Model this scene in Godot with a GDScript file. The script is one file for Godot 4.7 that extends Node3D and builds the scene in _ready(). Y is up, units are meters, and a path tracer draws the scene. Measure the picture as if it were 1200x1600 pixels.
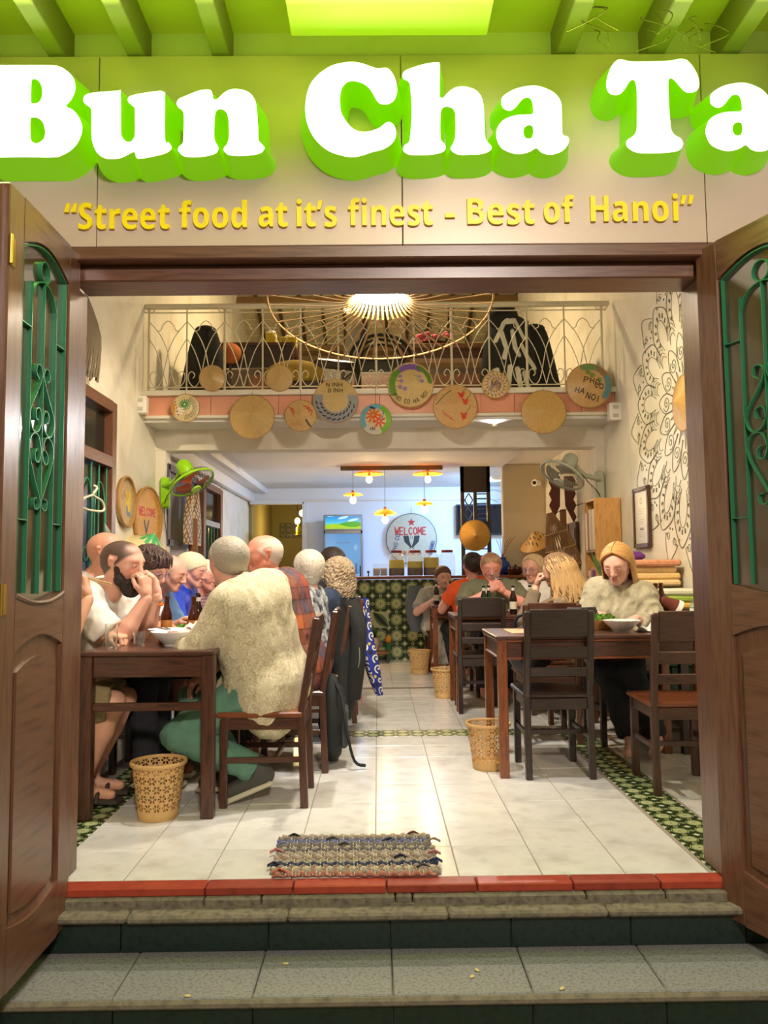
extends Node3D

# ---------- mesh builder: collects triangles, turns each towards its normals ----------
class MB:
	var v := PackedVector3Array()
	var n := PackedVector3Array()
	var t := PackedVector2Array()
	var k := PackedColorArray()
	var c := Color.WHITE
	var x := Transform3D()          # applied to everything that is added
	func tri(a: Vector3, b: Vector3, d: Vector3, na: Vector3, nb: Vector3, nd: Vector3, ta := Vector2.ZERO, tb := Vector2.ZERO, td := Vector2.ZERO) -> void:
		if (b - a).cross(d - a).dot(na + nb + nd) > 0.0:
			var q := b; b = d; d = q
			q = nb; nb = nd; nd = q
			var w := tb; tb = td; td = w
		v.append(x * a); v.append(x * b); v.append(x * d)
		n.append((x.basis * na).normalized()); n.append((x.basis * nb).normalized()); n.append((x.basis * nd).normalized())
		t.append(ta); t.append(tb); t.append(td)
		k.append(c); k.append(c); k.append(c)
	func quad(a: Vector3, b: Vector3, d: Vector3, e: Vector3, nn: Vector3, u := Vector2.ZERO, w := Vector2.ZERO) -> void:
		# a b d e go round; u.. w are the texture corners of a and d
		tri(a, b, d, nn, nn, nn, u, Vector2(w.x, u.y), w)
		tri(a, d, e, nn, nn, nn, u, w, Vector2(u.x, w.y))
	func box(at: Vector3, s: Vector3, bev := 0.003, b := Basis()) -> void:
		var h := s * 0.5
		bev = minf(bev, minf(h.x, minf(h.y, h.z)) * 0.6)
		var p := {}
		for i in 8:
			var g := Vector3(1 if i & 1 else -1, 1 if i & 2 else -1, 1 if i & 4 else -1)
			for a in 3:
				var q := Vector3(h.x - bev, h.y - bev, h.z - bev)
				q[a] = h[a]
				p[i * 3 + a] = at + b * (q * g)
		var lng := 0 if s.x >= s.y and s.x >= s.z else (1 if s.y >= s.z else 2)
		for a in 3:
			var o1 := (a + 1) % 3
			var o2 := (a + 2) % 3
			var ua := o1
			var va := o2
			if o2 == lng or (o1 != lng and s[o2] > s[o1]):
				ua = o2; va = o1
			for sg in 2:
				var nn := Vector3.ZERO
				nn[a] = 1.0 if sg else -1.0
				var i0 := (1 << a) if sg else 0
				var ids := [i0, i0 | (1 << ua), i0 | (1 << ua) | (1 << va), i0 | (1 << va)]
				var off := at.x * 3.1 + at.y * 1.7 + at.z * 2.3
				quad(p[ids[0] * 3 + a], p[ids[1] * 3 + a], p[ids[2] * 3 + a], p[ids[3] * 3 + a], b * nn, Vector2(off, off), Vector2(off + s[ua], off + s[va]))
		if bev <= 0.0:
			return
		for a in 3:          # edges run along axis a
			var o1 := (a + 1) % 3
			var o2 := (a + 2) % 3
			for s1 in 2:
				for s2 in 2:
					var i0 := (s1 << o1) | (s2 << o2)
					var i1 := i0 | (1 << a)
					var nn := Vector3.ZERO
					nn[o1] = 1.0 if s1 else -1.0
					nn[o2] = 1.0 if s2 else -1.0
					quad(p[i0 * 3 + o1], p[i1 * 3 + o1], p[i1 * 3 + o2], p[i0 * 3 + o2], b * nn.normalized(), Vector2.ZERO, Vector2(s[a], 0.01))
		for i in 8:
			var g := Vector3(1 if i & 1 else -1, 1 if i & 2 else -1, 1 if i & 4 else -1).normalized()
			tri(p[i * 3], p[i * 3 + 1], p[i * 3 + 2], b * g, b * g, b * g)
	func bar(a: Vector3, b: Vector3, w: float, th: float, up := Vector3.UP, bev := 0.002) -> void:
		# a beam from a to b, w wide across, th thick along up
		var d := (b - a)
		var z := d.normalized()
		if absf(z.dot(up)) > 0.98:
			up = Vector3.RIGHT if absf(z.x) < 0.9 else Vector3.FORWARD
		var xx := up.cross(z).normalized()
		var yy := z.cross(xx)
		box((a + b) * 0.5, Vector3(w, th, d.length()), bev, Basis(xx, yy, z))
	func tube(pts: PackedVector3Array, r, sides := 6, closed := false, caps := true, flat := Vector2.ONE) -> void:
		var m := pts.size()
		if m < 2:
			return
		var rings := []
		var nrms := []
		var up := Vector3.ZERO
		var along := 0.0
		var al := PackedFloat32Array()
		for i in m:
			var d: Vector3
			if closed:
				d = pts[(i + 1) % m] - pts[(i + m - 1) % m]
			else:
				d = pts[mini(i + 1, m - 1)] - pts[maxi(i - 1, 0)]
			d = d.normalized()
			if up == Vector3.ZERO:
				up = Vector3.UP if absf(d.y) < 0.9 else Vector3.RIGHT
			var sx := up.cross(d).normalized()
			up = d.cross(sx).normalized()
			var rr: float = r[i] if (r is Array or r is PackedFloat32Array) else r
			var ring := PackedVector3Array()
			var nn := PackedVector3Array()
			for j in sides:
				var an := TAU * j / sides
				var q := sx * cos(an) * flat.x + up * sin(an) * flat.y
				ring.append(pts[i] + q * rr)
				nn.append((sx * cos(an) / flat.x + up * sin(an) / flat.y).normalized())
			rings.append(ring)
			nrms.append(nn)
			al.append(along)
			if i < m - 1:
				along += pts[i].distance_to(pts[i + 1])
		for i in (m if closed else m - 1):
			var i2 := (i + 1) % m
			for j in sides:
				var j2 := (j + 1) % sides
				var u0 := Vector2(al[i], float(j) / sides)
				var u1 := Vector2(al[i2] if i2 > i else along, float(j) / sides)
				tri(rings[i][j], rings[i2][j], rings[i2][j2], nrms[i][j], nrms[i2][j], nrms[i2][j2], u0, u1, u1)
				tri(rings[i][j], rings[i2][j2], rings[i][j2], nrms[i][j], nrms[i2][j2], nrms[i][j2], u0, u1, u0)
		if caps and not closed:
			for e in [0, m - 1]:
				var dd: Vector3 = (pts[0] - pts[1]).normalized() if e == 0 else (pts[m - 1] - pts[m - 2]).normalized()
				for j in sides:
					tri(pts[e], rings[e][j], rings[e][(j + 1) % sides], dd, dd, dd)
	func ribbon(pts: PackedVector3Array, side: Vector3, w: float, th: float) -> void:
		# flat iron strip: follows pts, w deep along side, th thick
		var m := pts.size()
		for i in m - 1:
			var a := pts[i]
			var b := pts[i + 1]
			var da := (pts[mini(i + 1, m - 1)] - pts[maxi(i - 1, 0)]).normalized().cross(side).normalized() * th * 0.5
			var db := (pts[mini(i + 2, m - 1)] - pts[i]).normalized().cross(side).normalized() * th * 0.5
			var s := side * w * 0.5
			quad(a + da - s, b + db - s, b + db + s, a + da + s, da.normalized())
			quad(a - da - s, b - db - s, b - db + s, a - da + s, -da.normalized())
			quad(a - da + s, b - db + s, b + db + s, a + da + s, side)
			quad(a - da - s, b - db - s, b + db - s, a + da - s, -side)
			if i == 0:
				quad(a - da - s, a + da - s, a + da + s, a - da + s, (a - b).normalized())
			if i == m - 2:
				quad(b - db - s, b + db - s, b + db + s, b - db + s, (b - a).normalized())
	func lathe(prof: Array, seg := 24, at := Vector3.ZERO, b := Basis(), crease := 0.6, sq := Vector2.ONE) -> void:
		# prof: [r, y] from bottom (outside) on; normals stay sharp where it bends more than crease
		var m := prof.size()
		for i in m - 1:
			var p0 := Vector2(prof[i][0], prof[i][1])
			var p1 := Vector2(prof[i + 1][0], prof[i + 1][1])
			var d := (p1 - p0)
			if d.length() < 1e-6:
				continue
			d = d.normalized()
			var nn := Vector2(d.y, -d.x)
			var n0 := nn
			var n1 := nn
			if i > 0:
				var dp := (p0 - Vector2(prof[i - 1][0], prof[i - 1][1])).normalized()
				if dp.dot(d) > crease:
					n0 = (nn + Vector2(dp.y, -dp.x)).normalized()
			if i < m - 2:
				var dn := (Vector2(prof[i + 2][0], prof[i + 2][1]) - p1).normalized()
				if dn.dot(d) > crease:
					n1 = (nn + Vector2(dn.y, -dn.x)).normalized()
			for j in seg:
				var a0 := TAU * j / seg
				var a1 := TAU * (j + 1) / seg
				var c0 := Vector3(cos(a0) * sq.x, 0, sin(a0) * sq.y)
				var c1 := Vector3(cos(a1) * sq.x, 0, sin(a1) * sq.y)
				var q00 := at + b * (c0 * p0.x + Vector3.UP * p0.y)
				var q10 := at + b * (c1 * p0.x + Vector3.UP * p0.y)
				var q01 := at + b * (c0 * p1.x + Vector3.UP * p1.y)
				var q11 := at + b * (c1 * p1.x + Vector3.UP * p1.y)
				var m00 := b * (c0 * n0.x + Vector3.UP * n0.y)
				var m10 := b * (c1 * n0.x + Vector3.UP * n0.y)
				var m01 := b * (c0 * n1.x + Vector3.UP * n1.y)
				var m11 := b * (c1 * n1.x + Vector3.UP * n1.y)
				# texture: planar from the top, which suits hats, bowls and plates
				var R := 1.0
				var t00 := Vector2(0.5 + c0.x * p0.x * R, 0.5 + c0.z * p0.x * R)
				var t10 := Vector2(0.5 + c1.x * p0.x * R, 0.5 + c1.z * p0.x * R)
				var t01 := Vector2(0.5 + c0.x * p1.x * R, 0.5 + c0.z * p1.x * R)
				var t11 := Vector2(0.5 + c1.x * p1.x * R, 0.5 + c1.z * p1.x * R)
				if p1.x > 1e-5:
					tri(q00, q01, q11, m00, m01, m11, t00, t01, t11)
				if p0.x > 1e-5:
					tri(q00, q11, q10, m00, m11, m10, t00, t11, t10)
	func prism(poly: PackedVector2Array, depth: float, at := Vector3.ZERO, b := Basis(), back := true) -> void:
		# outline in the x-y plane of b, from z = 0 to z = depth (front)
		var ids := Geometry2D.triangulate_polygon(poly)
		var zf := b.z.normalized()
		for i in range(0, ids.size(), 3):
			var q := [poly[ids[i]], poly[ids[i + 1]], poly[ids[i + 2]]]
			var f := q.map(func(w): return at + b * Vector3(w.x, w.y, depth))
			tri(f[0], f[1], f[2], zf, zf, zf, q[0], q[1], q[2])
			if back:
				var g := q.map(func(w): return at + b * Vector3(w.x, w.y, 0))
				tri(g[0], g[1], g[2], -zf, -zf, -zf, q[0], q[1], q[2])
		side(poly, depth, at, b)
	func side(poly: PackedVector2Array, depth: float, at := Vector3.ZERO, b := Basis(), flare := 0.0, inward := false) -> void:
		var m := poly.size()
		var cw := -1.0 if Geometry2D.is_polygon_clockwise(poly) else 1.0
		if inward:
			cw = -cw
		var nr := PackedVector2Array()
		for i in m:
			var d := poly[(i + 1) % m] - poly[(i + m - 1) % m]
			nr.append(Vector2(d.y, -d.x).normalized() * cw)
		for i in m:
			var j := (i + 1) % m
			var e := (poly[j] - poly[i]).normalized()
			var fn := Vector2(e.y, -e.x) * cw
			var n0 := nr[i] if nr[i].dot(fn) > 0.75 else fn
			var n1 := nr[j] if nr[j].dot(fn) > 0.75 else fn
			var a0 := at + b * Vector3(poly[i].x + nr[i].x * flare, poly[i].y + nr[i].y * flare, 0)
			var a1 := at + b * Vector3(poly[j].x + nr[j].x * flare, poly[j].y + nr[j].y * flare, 0)
			var b0 := at + b * Vector3(poly[i].x, poly[i].y, depth)
			var b1 := at + b * Vector3(poly[j].x, poly[j].y, depth)
			var m0 := b * Vector3(n0.x, n0.y, 0)
			var m1 := b * Vector3(n1.x, n1.y, 0)
			tri(a0, a1, b1, m0, m1, m1, Vector2(0, 0), Vector2(0.1, 0), Vector2(0.1, depth))
			tri(a0, b1, b0, m0, m1, m0, Vector2(0, 0), Vector2(0.1, depth), Vector2(0, depth))
	func ball(at: Vector3, r: Vector3, seg := 16, b := Basis()) -> void:
		var rows := maxi(6, seg / 2)
		for i in rows:
			for j in seg:
				var q := []
				for w in [[i, j], [i + 1, j], [i + 1, j + 1], [i, j + 1]]:
					var th: float = PI * w[0] / rows
					var ph: float = TAU * w[1] / seg
					q.append(Vector3(sin(th) * cos(ph), cos(th), sin(th) * sin(ph)))
				var nn := q.map(func(d): return (b * (d / r)).normalized())
				var pp := q.map(func(d): return at + b * (d * r))
				if i < rows - 1:
					tri(pp[0], pp[1], pp[2], nn[0], nn[1], nn[2], Vector2(j, i) / seg, Vector2(j, i + 1) / seg, Vector2(j + 1, i + 1) / seg)
				if i > 0:
					tri(pp[0], pp[2], pp[3], nn[0], nn[2], nn[3], Vector2(j, i) / seg, Vector2(j + 1, i + 1) / seg, Vector2(j + 1, i) / seg)
	func grid(nu: int, nv: int, f: Callable, both := false, scale := Vector2.ONE) -> void:
		# a smooth surface from f(u, v), 0..1
		var p := PackedVector3Array()
		for j in nv + 1:
			for i in nu + 1:
				p.append(f.call(float(i) / nu, float(j) / nv))
		var nn := PackedVector3Array()
		for j in nv + 1:
			for i in nu + 1:
				var du := p[j * (nu + 1) + mini(i + 1, nu)] - p[j * (nu + 1) + maxi(i - 1, 0)]
				var dv := p[mini(j + 1, nv) * (nu + 1) + i] - p[maxi(j - 1, 0) * (nu + 1) + i]
				nn.append(du.cross(dv).normalized())
		for j in nv:
			for i in nu:
				var a := j * (nu + 1) + i
				var q := [a, a + 1, a + nu + 2, a + nu + 1]
				var tt := [Vector2(i, j), Vector2(i + 1, j), Vector2(i + 1, j + 1), Vector2(i, j + 1)].map(func(w): return w / Vector2(nu, nv) * scale)
				tri(p[q[0]], p[q[1]], p[q[2]], nn[q[0]], nn[q[1]], nn[q[2]], tt[0], tt[1], tt[2])
				tri(p[q[0]], p[q[2]], p[q[3]], nn[q[0]], nn[q[2]], nn[q[3]], tt[0], tt[2], tt[3])
	func mesh() -> ArrayMesh:
		var m := ArrayMesh.new()
		if v.is_empty():
			return m
		var a := []
		a.resize(Mesh.ARRAY_MAX)
		a[Mesh.ARRAY_VERTEX] = v
		a[Mesh.ARRAY_NORMAL] = n
		a[Mesh.ARRAY_TEX_UV] = t
		a[Mesh.ARRAY_COLOR] = k
		m.add_surface_from_arrays(Mesh.PRIMITIVE_TRIANGLES, a)
		return m

# ---------- naming and placing ----------
func thing(called: String, label: String, category: String, at := Vector3.ZERO, turn := 0.0, group := "") -> Node3D:
	var o := Node3D.new()
	o.name = called
	add_child(o, true)
	o.position = at
	o.rotation.y = turn
	meta(o, label, category, group)
	return o

func meta(o: Node, label: String, category := "", group := "") -> Node:
	o.set_meta("label", label)
	if category:
		o.set_meta("category", category)
	if group:
		o.set_meta("group", group)
	return o

func put(called: String, m, mat: Material, parent: Node = null, at := Vector3.ZERO) -> MeshInstance3D:
	var o := MeshInstance3D.new()
	o.name = called
	o.mesh = m.mesh() if m is MB else m
	o.material_override = mat
	(parent if parent else self).add_child(o, true)
	o.position = at
	return o

func struct(called: String, m, mat: Material, parent: Node = null, label := "") -> MeshInstance3D:
	var o := put(called, m, mat, parent)
	if parent == null:
		o.set_meta("kind", "structure")
		if label:
			o.set_meta("label", label)
	return o

func sroot(called: String, label := "") -> Node3D:
	var o := Node3D.new()
	o.name = called
	add_child(o, true)
	o.set_meta("kind", "structure")
	if label:
		o.set_meta("label", label)
	return o

func box1(at: Vector3, s: Vector3, bev := 0.003, b := Basis()) -> MB:
	var m := MB.new()
	m.box(at, s, bev, b)
	return m

func tube1(pts: Array, r, sides := 8) -> MB:
	var m := MB.new()
	m.tube(PackedVector3Array(pts), r, sides)
	return m

func span(x0: float, x1: float, y0: float, y1: float, z0: float, z1: float, bev := 0.0) -> MB:
	return box1(Vector3(x0 + x1, y0 + y1, z0 + z1) * 0.5, Vector3(absf(x1 - x0), absf(y1 - y0), absf(z1 - z0)), bev)

func smooth(p: Array, steps := 4, closed := false) -> PackedVector3Array:
	# Catmull-Rom through the points
	var o := PackedVector3Array()
	var m := p.size()
	for i in (m if closed else m - 1):
		var a: Vector3 = p[(i + m - 1) % m] if closed else p[maxi(i - 1, 0)]
		var b: Vector3 = p[i]
		var c: Vector3 = p[(i + 1) % m]
		var d: Vector3 = p[(i + 2) % m] if closed else p[mini(i + 2, m - 1)]
		for s in steps:
			var u := float(s) / steps
			o.append(b.cubic_interpolate(c, a, d, u))
	if not closed:
		o.append(p[m - 1])
	return o

func smooth2(p: Array, steps := 3) -> PackedVector2Array:
	var o := PackedVector2Array()
	var m := p.size()
	for i in m:
		for s in steps:
			o.append((p[i] as Vector2).cubic_interpolate(p[(i + 1) % m], p[(i + m - 1) % m], p[(i + 2) % m], float(s) / steps))
	return o

func ring(at: Vector3, r: float, b := Basis(), seg := 24) -> PackedVector3Array:
	var o := PackedVector3Array()
	for i in seg:
		o.append(at + b * Vector3(cos(TAU * i / seg) * r, sin(TAU * i / seg) * r, 0))
	return o

func frame(z: Vector3, up := Vector3.UP) -> Basis:
	# a basis whose z points along z
	z = z.normalized()
	if absf(z.dot(up)) > 0.99:
		up = Vector3.BACK if absf(z.y) > 0.9 else Vector3.UP
	var xx := up.cross(z).normalized()
	return Basis(xx, z.cross(xx), z)

# ---------- materials ----------
var mats := {}

func flat(key: String, color: Color, rough := 0.6, metal := 0.0, more := {}) -> StandardMaterial3D:
	if mats.has(key):
		return mats[key]
	var m := StandardMaterial3D.new()
	m.resource_name = key
	m.albedo_color = color
	m.roughness = rough
	m.metallic = metal
	for p in more:
		m.set(p, more[p])
	mats[key] = m
	return m

func rgb(r: int, g: int, b: int, a := 1.0) -> Color:
	return Color(r / 255.0, g / 255.0, b / 255.0, a)

func noise_tex(freq: float, sd: int, colors: Array, size := 256, octaves := 4, normal := false, kind := FastNoiseLite.TYPE_SIMPLEX_SMOOTH) -> NoiseTexture2D:
	var fn := FastNoiseLite.new()
	fn.seed = sd
	fn.frequency = freq
	fn.noise_type = kind
	fn.fractal_octaves = octaves
	var tx := NoiseTexture2D.new()
	tx.width = size
	tx.height = size
	tx.seamless = true
	tx.noise = fn
	if normal:
		tx.as_normal_map = true
		tx.bump_strength = 2.0
	else:
		var g := Gradient.new()
		var offs := PackedFloat32Array()
		var cs := PackedColorArray()
		for i in colors.size():
			offs.append(float(i) / maxi(1, colors.size() - 1))
			cs.append(colors[i])
		g.offsets = offs
		g.colors = cs
		tx.color_ramp = g
	return tx

func tri_mat(key: String, tx: Texture2D, scale: float, rough := 0.7, world := false, more := {}) -> StandardMaterial3D:
	var m := flat(key, Color.WHITE, rough, 0.0, more)
	m.albedo_texture = tx
	m.uv1_triplanar = true
	m.uv1_world_triplanar = world
	m.uv1_scale = Vector3.ONE * scale
	return m

func uv_mat(key: String, tx: Texture2D, scale := Vector2.ONE, rough := 0.6, more := {}) -> StandardMaterial3D:
	var m := flat(key, Color.WHITE, rough, 0.0, more)
	m.albedo_texture = tx
	m.uv1_scale = Vector3(scale.x, scale.y, 1)
	return m

func glow(key: String, color: Color, energy: float, base := Color.WHITE) -> StandardMaterial3D:
	return flat(key, base, 0.5, 0.0, {"emission_enabled": true, "emission": color, "emission_energy_multiplier": energy})

func lamp(called: String, at: Vector3, color: Color, energy: float, size := 0.05) -> OmniLight3D:
	var l := OmniLight3D.new()
	l.name = called
	add_child(l, true)
	l.position = at
	l.light_color = color
	l.light_energy = energy
	l.light_size = size
	l.omni_range = 14.0
	l.omni_attenuation = 2.0
	l.shadow_enabled = true
	return l

func spot(called: String, at: Vector3, to: Vector3, color: Color, energy: float, angle := 40.0, size := 0.04) -> SpotLight3D:
	var l := SpotLight3D.new()
	l.name = called
	add_child(l, true)
	l.look_at_from_position(at, to, Vector3.UP if absf((to - at).normalized().y) < 0.98 else Vector3.RIGHT)
	l.light_color = color
	l.light_energy = energy
	l.light_size = size
	l.spot_range = 14.0
	l.spot_attenuation = 2.0
	l.spot_angle = angle
	l.spot_angle_attenuation = 0.6
	l.shadow_enabled = true
	return l

func area(called: String, at: Vector3, to: Vector3, size: Vector2, color: Color, energy: float) -> AreaLight3D:
	var l := AreaLight3D.new()
	l.name = called
	add_child(l, true)
	l.look_at_from_position(at, to, Vector3.UP if absf((to - at).normalized().y) < 0.98 else Vector3.FORWARD)
	l.area_size = size
	l.light_color = color
	l.light_energy = energy
	l.area_range = 14.0
	l.area_attenuation = 2.0
	l.shadow_enabled = true
	return l

# drawing on images: a disc, a stroke, a filled outline, writing made of strokes
func disc(im: Image, c: Vector2, r: float, col: Color) -> void:
	for y in range(maxi(0, int(c.y - r)), mini(im.get_height(), int(c.y + r) + 2)):
		for x in range(maxi(0, int(c.x - r)), mini(im.get_width(), int(c.x + r) + 2)):
			var d := Vector2(x, y).distance_to(c)
			if d < r:
				var a := clampf(r - d, 0, 1) * col.a
				im.set_pixel(x, y, im.get_pixel(x, y).lerp(Color(col, 1), a))

func stroke(im: Image, pts: Array, r: float, col: Color) -> void:
	for i in pts.size() - 1:
		var a: Vector2 = pts[i]
		var b: Vector2 = pts[i + 1]
		var m := maxi(1, int(a.distance_to(b) / maxf(0.7, r * 0.5)))
		for s in m + 1:
			disc(im, a.lerp(b, float(s) / m), r, col)

const GLYPH := {
	"A": "0,7 3,0 6,7|1.2,4.6 4.8,4.6", "B": "0.5,7 0.5,0 3.5,0 4.6,1.6 3.2,3.3 0.5,3.3|3.2,3.3 5,5 3.8,7 0.5,7", "C": "5,1.2 3,0 1,1.5 0.4,3.5 1,5.6 3,7 5,5.8",
	"D": "0.5,0 0.5,7 3,7 5,5 5,2 3,0 0.5,0", "E": "5,0 0.5,0 0.5,7 5,7|0.5,3.4 4,3.4", "F": "5,0 0.5,0 0.5,7|0.5,3.4 4,3.4", "G": "5,1.2 3,0 1,1.5 0.4,3.5 1,5.6 3,7 5,6 5,4 3.4,4",
	"H": "0.5,0 0.5,7|5,0 5,7|0.5,3.5 5,3.5", "I": "2.5,0 2.5,7", "K": "0.5,0 0.5,7|5,0 0.6,3.8 5,7", "L": "0.5,0 0.5,7 5,7", "M": "0.2,7 0.7,0 3,5 5.3,0 5.8,7", "N": "0.5,7 0.5,0 5,7 5,0",
	"O": "3,0 1,1 0.3,3.5 1,6 3,7 5,6 5.7,3.5 5,1 3,0", "P": "0.5,7 0.5,0 3.6,0 5,1.8 3.6,3.7 0.5,3.7", "R": "0.5,7 0.5,0 3.6,0 5,1.8 3.6,3.6 0.5,3.6|2.6,3.6 5,7", "S": "5,1 3,0 1,0.8 0.8,2.4 3,3.5 5,4.8 4.6,6.4 3,7 0.6,6",
	"T": "0,0 6,0|3,0 3,7", "U": "0.5,0 0.5,5 1.4,6.8 3,7 4.6,6.6 5,5 5,0", "V": "0,0 3,7 6,0", "W": "0,0 1.4,7 3,2.4 4.6,7 6,0", "Y": "0,0 3,3.5 6,0|3,3.5 3,7", "X": "0,0 6,7|6,0 0,7", "-": "1,3.5 4,3.5",
	"Z": "0.5,0 5,0 0.5,7 5,7",
}

func write(im: Image, word: String, at: Vector2, h: float, r: float, col: Color, turn := 0.0, aspect := 1.0) -> void:
	var pen := at
	var s := h / 7.0
	for ch in word:
		if GLYPH.has(ch):
			for part in (GLYPH[ch] as String).split("|"):
				var pts := []
				for p in part.split(" "):
					var q := p.split(",")
					pts.append(pen + (Vector2(float(q[0]) * aspect, float(q[1])) * s).rotated(turn))
				stroke(im, pts, r, col)
		pen += Vector2(7.2 * s * aspect * (0.6 if ch == "I" or ch == " " else 1.0), 0).rotated(turn)

func canvas(w: int, h: int, col: Color) -> Image:
	var im := Image.create_empty(w, h, false, Image.FORMAT_RGBA8)
	im.fill(col)
	return im

func tex(im: Image) -> ImageTexture:
	return ImageTexture.create_from_image(im)

# ---------- camera, sky, lights, exposure ----------
func setup() -> void:
	var cam := Camera3D.new()
	cam.name = "camera"
	add_child(cam)
	cam.fov = 66.73
	cam.near = 0.05
	cam.far = 60.0
	cam.transform = Transform3D(Basis.from_euler(Vector3(deg_to_rad(4.4), deg_to_rad(-0.5), deg_to_rad(-0.6)), EULER_ORDER_YXZ), Vector3(0, 1.1, 0))
	cam.current = true
	var e := Environment.new()
	e.background_mode = Environment.BG_COLOR
	e.background_color = Color(0.33, 0.33, 0.31)
	e.tonemap_mode = Environment.TONE_MAPPER_LINEAR
	e.tonemap_exposure = 1.15
	e.sdfgi_enabled = true
	e.ssao_enabled = true
	e.ssil_enabled = true
	var w := WorldEnvironment.new()
	w.name = "environment"
	w.environment = e
	add_child(w)
	# hall: the bulb in the bamboo lamp, a floodlight on the beam, track lights above the doorway
	lamp("bamboo_lamp_bulb", Vector3(0.03, 2.80, -4.4), Color(1.0, 0.95, 0.86), 3.4, 0.05)
	spot("beam_spot", Vector3(1.13, 2.52, -7.34), Vector3(0.5, 0.0, -4.4), Color(1.0, 0.985, 0.975), 21.0, 64.0, 0.03)
	spot("track_light_to_floor", Vector3(0.45, 4.3, -3.7), Vector3(0.35, 0.0, -4.3), Color(1.0, 0.98, 0.95), 3.5, 42.0, 0.05)
	spot("track_light_to_tables", Vector3(-0.5, 4.3, -3.7), Vector3(-0.7, 0.6, -5.4), Color(1.0, 0.975, 0.94), 9.0, 36.0, 0.05)
	spot("track_light_to_mural", Vector3(0.2, 3.9, -3.5), Vector3(2.2, 1.7, -5.4), Color(1.0, 0.92, 0.70), 9.0, 26.0, 0.03)
	spot("track_light_to_plates", Vector3(0.3, 3.9, -3.5), Vector3(-2.1, 1.7, -6.7), Color(1.0, 0.92, 0.76), 12.0, 16.0, 0.04)
	spot("mezzanine_lamp", Vector3(0.0, 4.9, -8.2), Vector3(0.0, 2.7, -9.0), Color(1.0, 0.88, 0.66), 5.0, 88.0, 0.08)
	# cold tube behind the partition, by the drinks fridge
	area("cold_tube", Vector3(1.78, 2.43, -11.6), Vector3(0.4, 1.3, -12.2), Vector2(0.8, 0.08), Color(0.54, 0.76, 1.0), 6.2)
	lamp("store_room_bulb", Vector3(-1.5, 1.9, -14.0), Color(1.0, 0.85, 0.55), 0.5, 0.04)
	# street light behind the photographer
	lamp("street_lamp", Vector3(0.9, 3.8, 2.9), Color(1.0, 0.94, 0.89), 24.0, 0.25)
	# light of the shop sign: white from the letters' faces, yellow-green from their translucent sides
	for x in [-1.15, -0.1, 1.05]:
		area("sign_face_light", Vector3(x, 2.80, -2.60), Vector3(x, 2.3, 0.0), Vector2(0.9, 0.26), Color(0.86, 1.0, 0.42), 2.6)
	area("sign_side_light_up", Vector3(0.0, 2.90, -2.59), Vector3(0.0, 4.0, -2.59), Vector2(3.0, 0.06), Color(0.74, 1.0, 0.0), 0.33)
	area("sign_side_light_back", Vector3(0.0, 2.83, -2.655), Vector3(0.0, 2.83, -4.0), Vector2(3.2, 0.2), Color(0.60, 1.0, 0.0), 0.15)

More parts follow.
